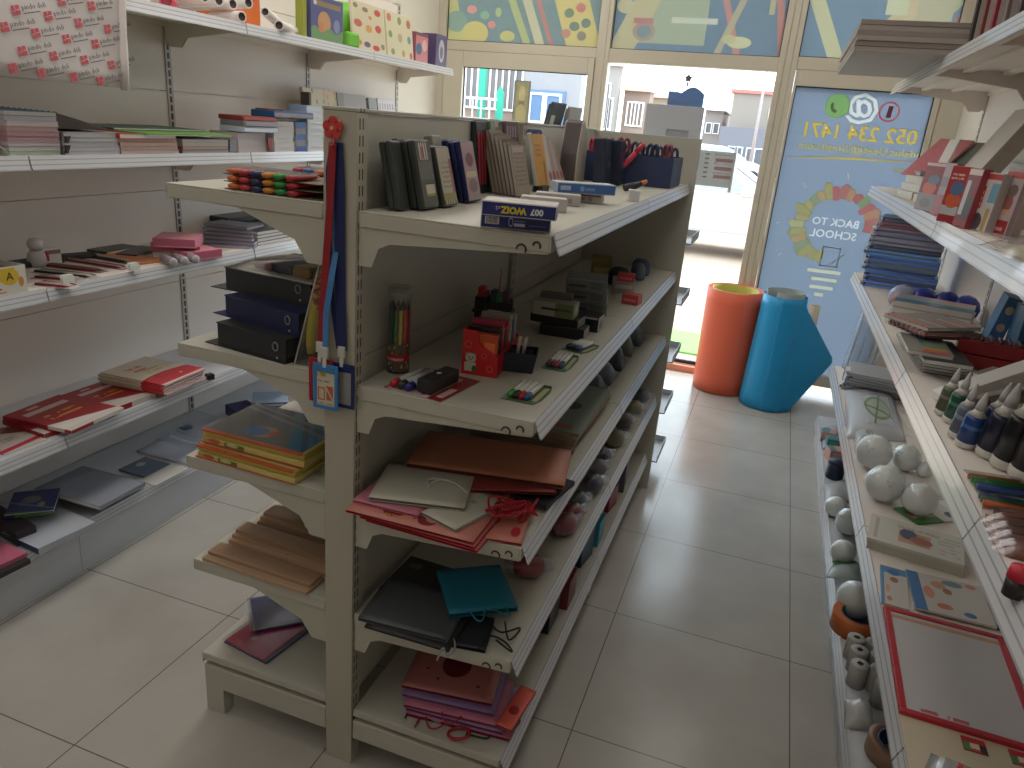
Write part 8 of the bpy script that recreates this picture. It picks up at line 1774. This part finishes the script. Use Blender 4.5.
gl = printed((206, 208, 200), [('r', 0, 0.55, 0.0, 1.0, (60, 130, 62)), ('r', 0.06, 0.55, 0.3, 0.6, (196, 120, 100)), ('t', 0.08, 0.5, 0.32, 0.58, 1, (226, 216, 206), 0.4), ('c', 0.85, 0.3, 0.1, 0.2, (84, 84, 110))], 'XY', 0.35)
quadlay('header_card', 'green and white header card lying in front of the foam balls', 'card', [(910, 525), (962, 520), (944, 503), (900, 507)], K4+0.002, 0.003, gl)
bkc = printed((206, 204, 192), [('r', 0.32, 0.66, 0.2, 0.66, (190, 150, 130)), ('c', 0.42, 0.55, 0.09, 0.2, (84, 96, 116)), ('c', 0.56, 0.4, 0.12, 0.14, (170, 110, 90)), ('t', 0.3, 0.75, 0.72, 0.94, 1, (176, 170, 150), 0.4), ('t', 0.74, 0.96, 0.15, 0.85, 6, (180, 178, 166), 0.2), ('r', 0.06, 0.1, 0.1, 0.9, (176, 174, 160))], 'XY', 0.35)
for i in range(4):
    quadlay('storybook', 'white picture storybook, %s in the pile on fourth shelf' % nth(i, 4), 'book', [(873+jit(0.8), 545-2.8*i), (968+jit(0.8), 578-3*i), (960, 545-3*i), (867, 521-2.6*i)], K4+i*0.0102, 0.0100, bkc if i == 3 else mat((196, 192, 178), 0.5), 'white storybooks', sub='book')
pc1 = printed((196, 192, 184), [('r', 0, 1, 0.82, 1, (90, 140, 180)), ('r', 0, 0.12, 0, 1, (90, 140, 180)), ('c', 0.5, 0.86, 0.24, 0.08, (60, 110, 170)), ('c', 0.5, 0.66, 0.16, 0.07, (150, 100, 80)), ('c', 0.25, 0.4, 0.08, 0.1, (206, 150, 130)), ('c', 0.3, 0.15, 0.1, 0.06, (196, 120, 110))], 'XY', 0.3)
pc2 = printed((198, 194, 186), [('r', 0, 0.16, 0, 1, (70, 120, 170)), ('c', 0.4, 0.75, 0.1, 0.1, (196, 150, 120)), ('c', 0.6, 0.86, 0.14, 0.08, (110, 140, 150)), ('c', 0.24, 0.5, 0.07, 0.16, (206, 140, 120)), ('c', 0.5, 0.62, 0.06, 0.08, (160, 110, 90)), ('c', 0.7, 0.12, 0.08, 0.06, (70, 110, 170)), ('c', 0.4, 0.2, 0.1, 0.07, (196, 120, 100)), ('c', 0.85, 0.9, 0.07, 0.06, (190, 130, 120))], 'XY', 0.3)
quadlay('picture_book', 'small picture book with blue border left beside the pictured pack', 'book', [(881, 602), (908, 609), (908, 572), (881, 564)], K4, 0.008, pc1)
quadlay('picture_book', 'wide picture book with blue edge above the black strip', 'book', [(912, 606), (1000, 628), (978, 586), (909, 570)], K4+0.0055, 0.008, pc2)
slab('black_strip', 'long black strip between the picture book and red framed board', 'strip', (onz(915, 606, K4).x-0.004, onz(915, 607, K4).y-0.012), K4, 0.42, 0.020, 0.005, R(-1), mat((34, 32, 34), 0.5))
# red framed whiteboard
WBP = [(903, 712), (1042, 752), (1010, 638), (881, 603)]
a, b2, c3, d4 = [onz(*p, K4+0.014) for p in WBP]
x = ((b2-a)+(c3-d4))/2; rz = math.atan2(x.y, x.x); w = x.length; nn = Vector((-math.sin(rz), math.cos(rz), 0)); dep = (((d4-a)+(c3-b2))/2).dot(nn)
ctr = (a+b2+c3+d4)/4; o = ctr - Vector((math.cos(rz), math.sin(rz), 0))*w/2 - nn*dep/2
wb = thing('whiteboard', 'red framed whiteboard in clear film lying on the fourth shelf', 'whiteboard', (o.x, o.y, K4), rz)
b = MB(); e = 0.017
for q in ((0, w, 0, e), (0, w, dep-e, dep), (0, e, e, dep-e), (w-e, w, e, dep-e)): b.box(q[0], q[1], q[2], q[3], 0, 0.014)
b.build('frame', mat((190, 40, 58), 0.4), wb, bevel=0.003)
MB().box(e, w-e, e, dep-e, 0.002, 0.009).build('board_face', printed((206, 204, 204), [('r', 0, 1, 0.93, 0.97, (206, 160, 130)), ('t', 0.1, 0.5, 0.02, 0.08, 1, (190, 100, 110), 0.2)], 'XY', 0.25), wb)
b = MB(); b.grid(lambda u, v: Vector((-0.004+(w+0.008)*u, -0.004+(dep+0.008)*v, 0.0155+0.0015*math.sin(11*u+4*v))), 14, 10); b.build('clear_wrap', clear_film((246, 246, 246), 0.16), wb)
# board game with red and green squares below
gm = thing('game_board', 'cream game board with red and green square pieces at the lower right', 'game', (0.455, 1.10, K4), R(0))
MB().box(0, 0.36, 0, 0.46, 0, 0.004).build('board', mat((196, 184, 160), 0.5), gm)
for i in range(3):
    for j in range(5):
        b = MB(); x, y = 0.12+0.09*i+0.03*(j % 2), 0.06+0.085*j; b.box(x, x+0.045, y, y+0.04, 0.0042, 0.007); b.build('square_piece', printed((170, 60, 60), [('r', 0.0, 1, 0.6, 1, (176, 36, 44)), ('r', 0.0, 0.3, 0, 0.6, (70, 120, 76)), ('r', 0.3, 0.7, 0.2, 0.6, (206, 190, 170)), ('r', 0.7, 1, 0, 0.6, (60, 50, 50))], 'XY', 0.4), gm)
r = thing('wrapped_pack', 'shiny wrapped pack with red and green print at the bottom edge', 'wrapped pack', (0.47, 1.36, K4+0.0045), R(-20))
b = MB(); b.grid(lambda u, v: Vector((0.16*u, 0.10*v, 0.003+0.035*math.sin(PI*u)**0.5*math.sin(PI*v)**0.5)), 10, 8); b.build('contents', printed((150, 150, 150), [('r', 0.5, 0.75, 0, 1, (40, 110, 70)), ('r', 0.3, 0.36, 0, 1, (190, 50, 60)), ('r', 0.75, 1, 0, 1, (186, 40, 60)), ('r', 0.1, 0.16, 0, 1, (206, 206, 206))], 'XY', 0.2), r, solid=0.002)

# ---- base deck of the right unit
for k, (px, py, c, lb) in enumerate(((826, 432, (206, 150, 140), 'pink and teal carton at the far part of the right base deck'), (832, 440, (70, 140, 130), 'teal carton behind the pink one on the right base deck'), (835, 452, (206, 150, 136), 'peach topped carton on the right base deck'))):
    q = onz(px, py, K5+0.06); carton('small_carton', lb, 'box', (q.x-0.02, q.y), K5, 0.07, 0.08, 0.06, R(-10+12*k), mat(c, 0.45), 'small cartons on the right base deck', front=printed(c, [('r', 0, 1, 0.0, 0.3, (110, 130, 170)), ('r', 0.2, 0.8, 0.5, 0.9, tuple(min(255, v+20) for v in c))], 'XZ'), top=printed(c, [('r', 0.0, 0.5, 0, 1, (90, 130, 140))], 'XY'))
flat_film_bag('crumpled bluish film by the small cartons on the base deck', [(822, 446), (846, 452), (842, 425), (822, 424)], K5, 0.03, (190, 200, 220), 0.5)
q = onz(836, 468, K5+0.05); r = thing('paint_jar', 'dark navy jar on the right base deck', 'jar', (q.x, q.y, K5)); MB().lathe([(0, 0), (0.04, 0), (0.042, 0.006), (0.042, 0.075), (0, 0.075)], n=22).build('jar', mat((36, 46, 76), 0.35), r); MB().lathe([(0, 0.0752), (0.040, 0.0752), (0.040, 0.092), (0, 0.094)], n=22).build('lid', mat((60, 70, 96), 0.4), r)
flat_film_bag('clear wrapped white sheet pack behind the foam balls on the base', [(826, 500), (866, 500), (856, 476), (824, 482)], K5, 0.03, (210, 214, 216), 0.7)
foam_ball('foam ball farther back on the right base deck', 836, 507, 0.045, K5, group='foam balls on the base deck')
foam_ball('foam ball in the middle of the right base deck', 850, 522, 0.055, K5, group='foam balls on the base deck')
foam_ball('foam ball behind the teal tipped card on the base deck', 843, 552, 0.045, K5, group='foam balls on the base deck')
quadlay('header_card', 'green card strip among the foam balls on the base deck', 'card', [(838, 571), (862, 572), (860, 560), (836, 561)], K5+0.02, 0.003, mat((60, 120, 70), 0.4))
flat_film_bag('clear bag with teal tip on the right base deck', [(826, 575), (864, 580), (862, 562), (832, 564)], K5+0.0245, 0.02, (200, 214, 210), 0.6)
foam_ball('foam ball nearest the orange tape roll', 856, 600, 0.062, K5, group='foam balls on the base deck')
q = onz(866, 655, K5)
r = thing('tape_roll', 'large orange tape roll standing on edge of the right base deck', 'tape', (0.49, 2.345, K5+0.001), 0); 
b = MB(); b.lathe([(0.054, 0), (0.078, 0), (0.078, 0.06), (0.054, 0.06)], n=36, caps=False); b.lathe([(0.078, 0.06), (0.0565, 0.0605)], n=36, caps=False); b.build('tape', mat((196, 106, 52), 0.4), r)
b = MB(); b.lathe([(0.050, 0.0005), (0.0535, 0.0), (0.0535, 0.061), (0.050, 0.0615), (0.050, 0.0005)], n=36, caps=False); b.build('core', mat((70, 80, 104), 0.6), r)
MB().lathe([(0.0, 0.001), (0.0498, 0.001), (0.0498, 0.003), (0, 0.003)], n=30).build('core_floor', mat((60, 70, 92), 0.7), r)
for i, (px, py) in enumerate(((850, 645), (866, 648), (863, 655), (848, 682), (862, 688), (852, 665), (868, 670))):
    y = [2.19, 2.19, 2.13, 2.06, 2.06, 2.13, 2.0][i]; x = [0.470, 0.522, 0.530, 0.470, 0.522, 0.474, 0.530][i]
    r = thing('paper_roll', 'grey white till roll, %s' % ['far left one of the group', 'far right one of the group', 'middle right one of the group', 'near left one of the group', 'near centre one of the group', 'middle left one of the group', 'nearest right one of the group'][i], 'till roll', (x, y, K5+0.0005), 0, 'till rolls on the base deck')
    b = MB(); b.lathe([(0.009, 0.0755), (0.0255, 0.075), (0.026, 0.074), (0.026, 0.0), (0.009, 0.0)], n=22, caps=False); b.build('paper', mat((186, 184, 180), 0.7), r)
    MB().lathe([(0.0, 0.070), (0.0088, 0.070), (0.0088, 0.0), (0, 0)], n=14).build('core', mat((50, 46, 46), 0.8), r)
flat_film_bag('crumpled white plastic bag in front of the till rolls', [(846, 722), (876, 726), (872, 696), (846, 694)], K5, 0.04, (206, 206, 206), 0.75)
r = thing('tape_roll', 'brown and blue tape roll at the bottom edge of the base deck', 'tape', (0.545, 1.80, K5+0.001), 0)
b = MB(); b.lathe([(0.048, 0), (0.070, 0), (0.070, 0.05), (0.048, 0.05), (0.048, 0.0)], n=32, caps=False); b.build('tape', mat((150, 116, 92), 0.4), r); b = MB(); b.lathe([(0.044, 0.0005), (0.0475, 0), (0.0475, 0.051), (0.044, 0.051)], n=32, caps=False); b.build('core', mat((66, 90, 130), 0.5), r)

# ------------------------------------------------------------------ sheet rolls standing by the storefront
def sheet(fn, nu, nv, name, m, parent, th=0.003):
    b = MB(); b.grid(fn, nu, nv); return b.build(name, m, parent, solid=th)
orr = thing('foam_sheet_roll', 'large orange rolled sheet standing on the floor by the door', 'sheet roll', (-0.165, 5.15, 0.001))
def fo(u, v):
    a = R(-20)-u*2*PI*1.12; rr = 0.188-0.018*u+0.004*v; return Vector((rr*math.cos(a), rr*math.sin(a), 0.70*v+0.004))
def fo2(u, v):
    a = R(10)-u*2*PI*1.05; rr = 0.160-0.012*u; return Vector((rr*math.cos(a), rr*math.sin(a), 0.698*v+0.004))
sheet(fo, 70, 8, 'orange_sheet', mat((236, 108, 76), 0.45), orr)
sheet(fo2, 60, 8, 'yellow_sheet', mat((196, 186, 84), 0.5), orr)
sheet(lambda u, v: Vector((0.186*math.cos(R(-20))+0.10*u, 0.186*math.sin(R(-20))+0.05*u-0.03*u*u, 0.70*v*(1-0.0*u)+0.004+0.01*u*v)), 8, 6, 'loose_edge', mat((216, 96, 66), 0.45), orr)
blr = thing('foam_sheet_roll', 'blue rolled sheet with loose pointed corner beside the orange roll', 'sheet roll', (0.146, 4.975, 0.001))
def fb(u, v):
    a = R(60)+u*2*PI*1.02; rr = (0.166-0.030*v) - 0.006*u; return Vector((rr*math.cos(a)+0.0*v, rr*math.sin(a), 0.735*v+0.004))
sheet(fb, 64, 10, 'blue_sheet', mat((26, 156, 214), 0.4), blr)
def fb2(u, v):
    a = R(-75)+u*R(70); r1 = 0.168-0.030*v
    peak = max(0, 1-abs(v-0.47)/0.47)
    L = 0.02+0.27*peak
    d = Vector((math.cos(R(8)), math.sin(R(8)), 0)); st = Vector((r1*math.cos(R(-40)), r1*math.sin(R(-40)), 0))
    if u < 0.35:
        aa = R(-100)+(u/0.35)*R(60); return Vector((r1*1.012*math.cos(aa), r1*1.012*math.sin(aa), 0.735*v+0.004))
    q = (u-0.35)/0.65
    p = st*1.012 + Vector((math.cos(R(22)), math.sin(R(22)), 0))*(L*q) + Vector((-0.02, 0.05, 0))*q*q*peak
    return Vector((p.x, p.y, 0.735*v+0.004))
sheet(fb2, 28, 20, 'loose_corner', mat((24, 150, 208), 0.4), blr)
sheet(lambda u, v: Vector(((0.118-0.01*u)*math.cos(R(200)-u*5.6), (0.118-0.01*u)*math.sin(R(200)-u*5.6), 0.760*v+0.004)), 40, 6, 'grey_inner_sheet', mat((150, 160, 158), 0.5), blr)
r = roll('paper_roll', 'small cream roll standing behind the blue sheet roll', 'paper roll', (0.345, 5.22, 0.001), (0.345, 5.22, 0.655), 0.034, mat((214, 202, 176), 0.5), core=(150, 140, 120))
# ------------------------------------------------------------------ light
def area(name, loc, rot, sx, sy, power, col):
    l = bpy.data.lights.new(name, 'AREA'); l.shape = 'RECTANGLE'; l.size = sx; l.size_y = sy; l.energy = power; l.color = col
    o = bpy.data.objects.new(name, l); COL.objects.link(o); o.location = loc; o.rotation_euler = rot; return o
for x, k in ((-1.75, 1.75), (0.0, 0.8)):
    for y in (-1.5, 0.0, 1.5, 3.0, 4.5):
        area('ceiling_lamp', (x, y, ZC-0.02), (0, 0, 0), 0.6, 1.2, 3.8*k*{-1.5: 0.3, 0.0: 0.5}.get(y, 1.0), (1.0, 0.95, 0.91))
sun = bpy.data.lights.new('sun', 'SUN'); sun.energy = 2.5; sun.angle = R(1.5); sun.color = (1.0, 0.95, 0.88)
so = bpy.data.objects.new('sun', sun); COL.objects.link(so); so.rotation_euler = (R(-38), R(20), 0)
wd = bpy.data.worlds.new('sky'); SC.world = wd; wd.use_nodes = True
nt = wd.node_tree; bg = nt.nodes['Background']
bg.inputs[0].default_value = (0.78, 0.89, 1.0, 1); bg.inputs[1].default_value = 3.3
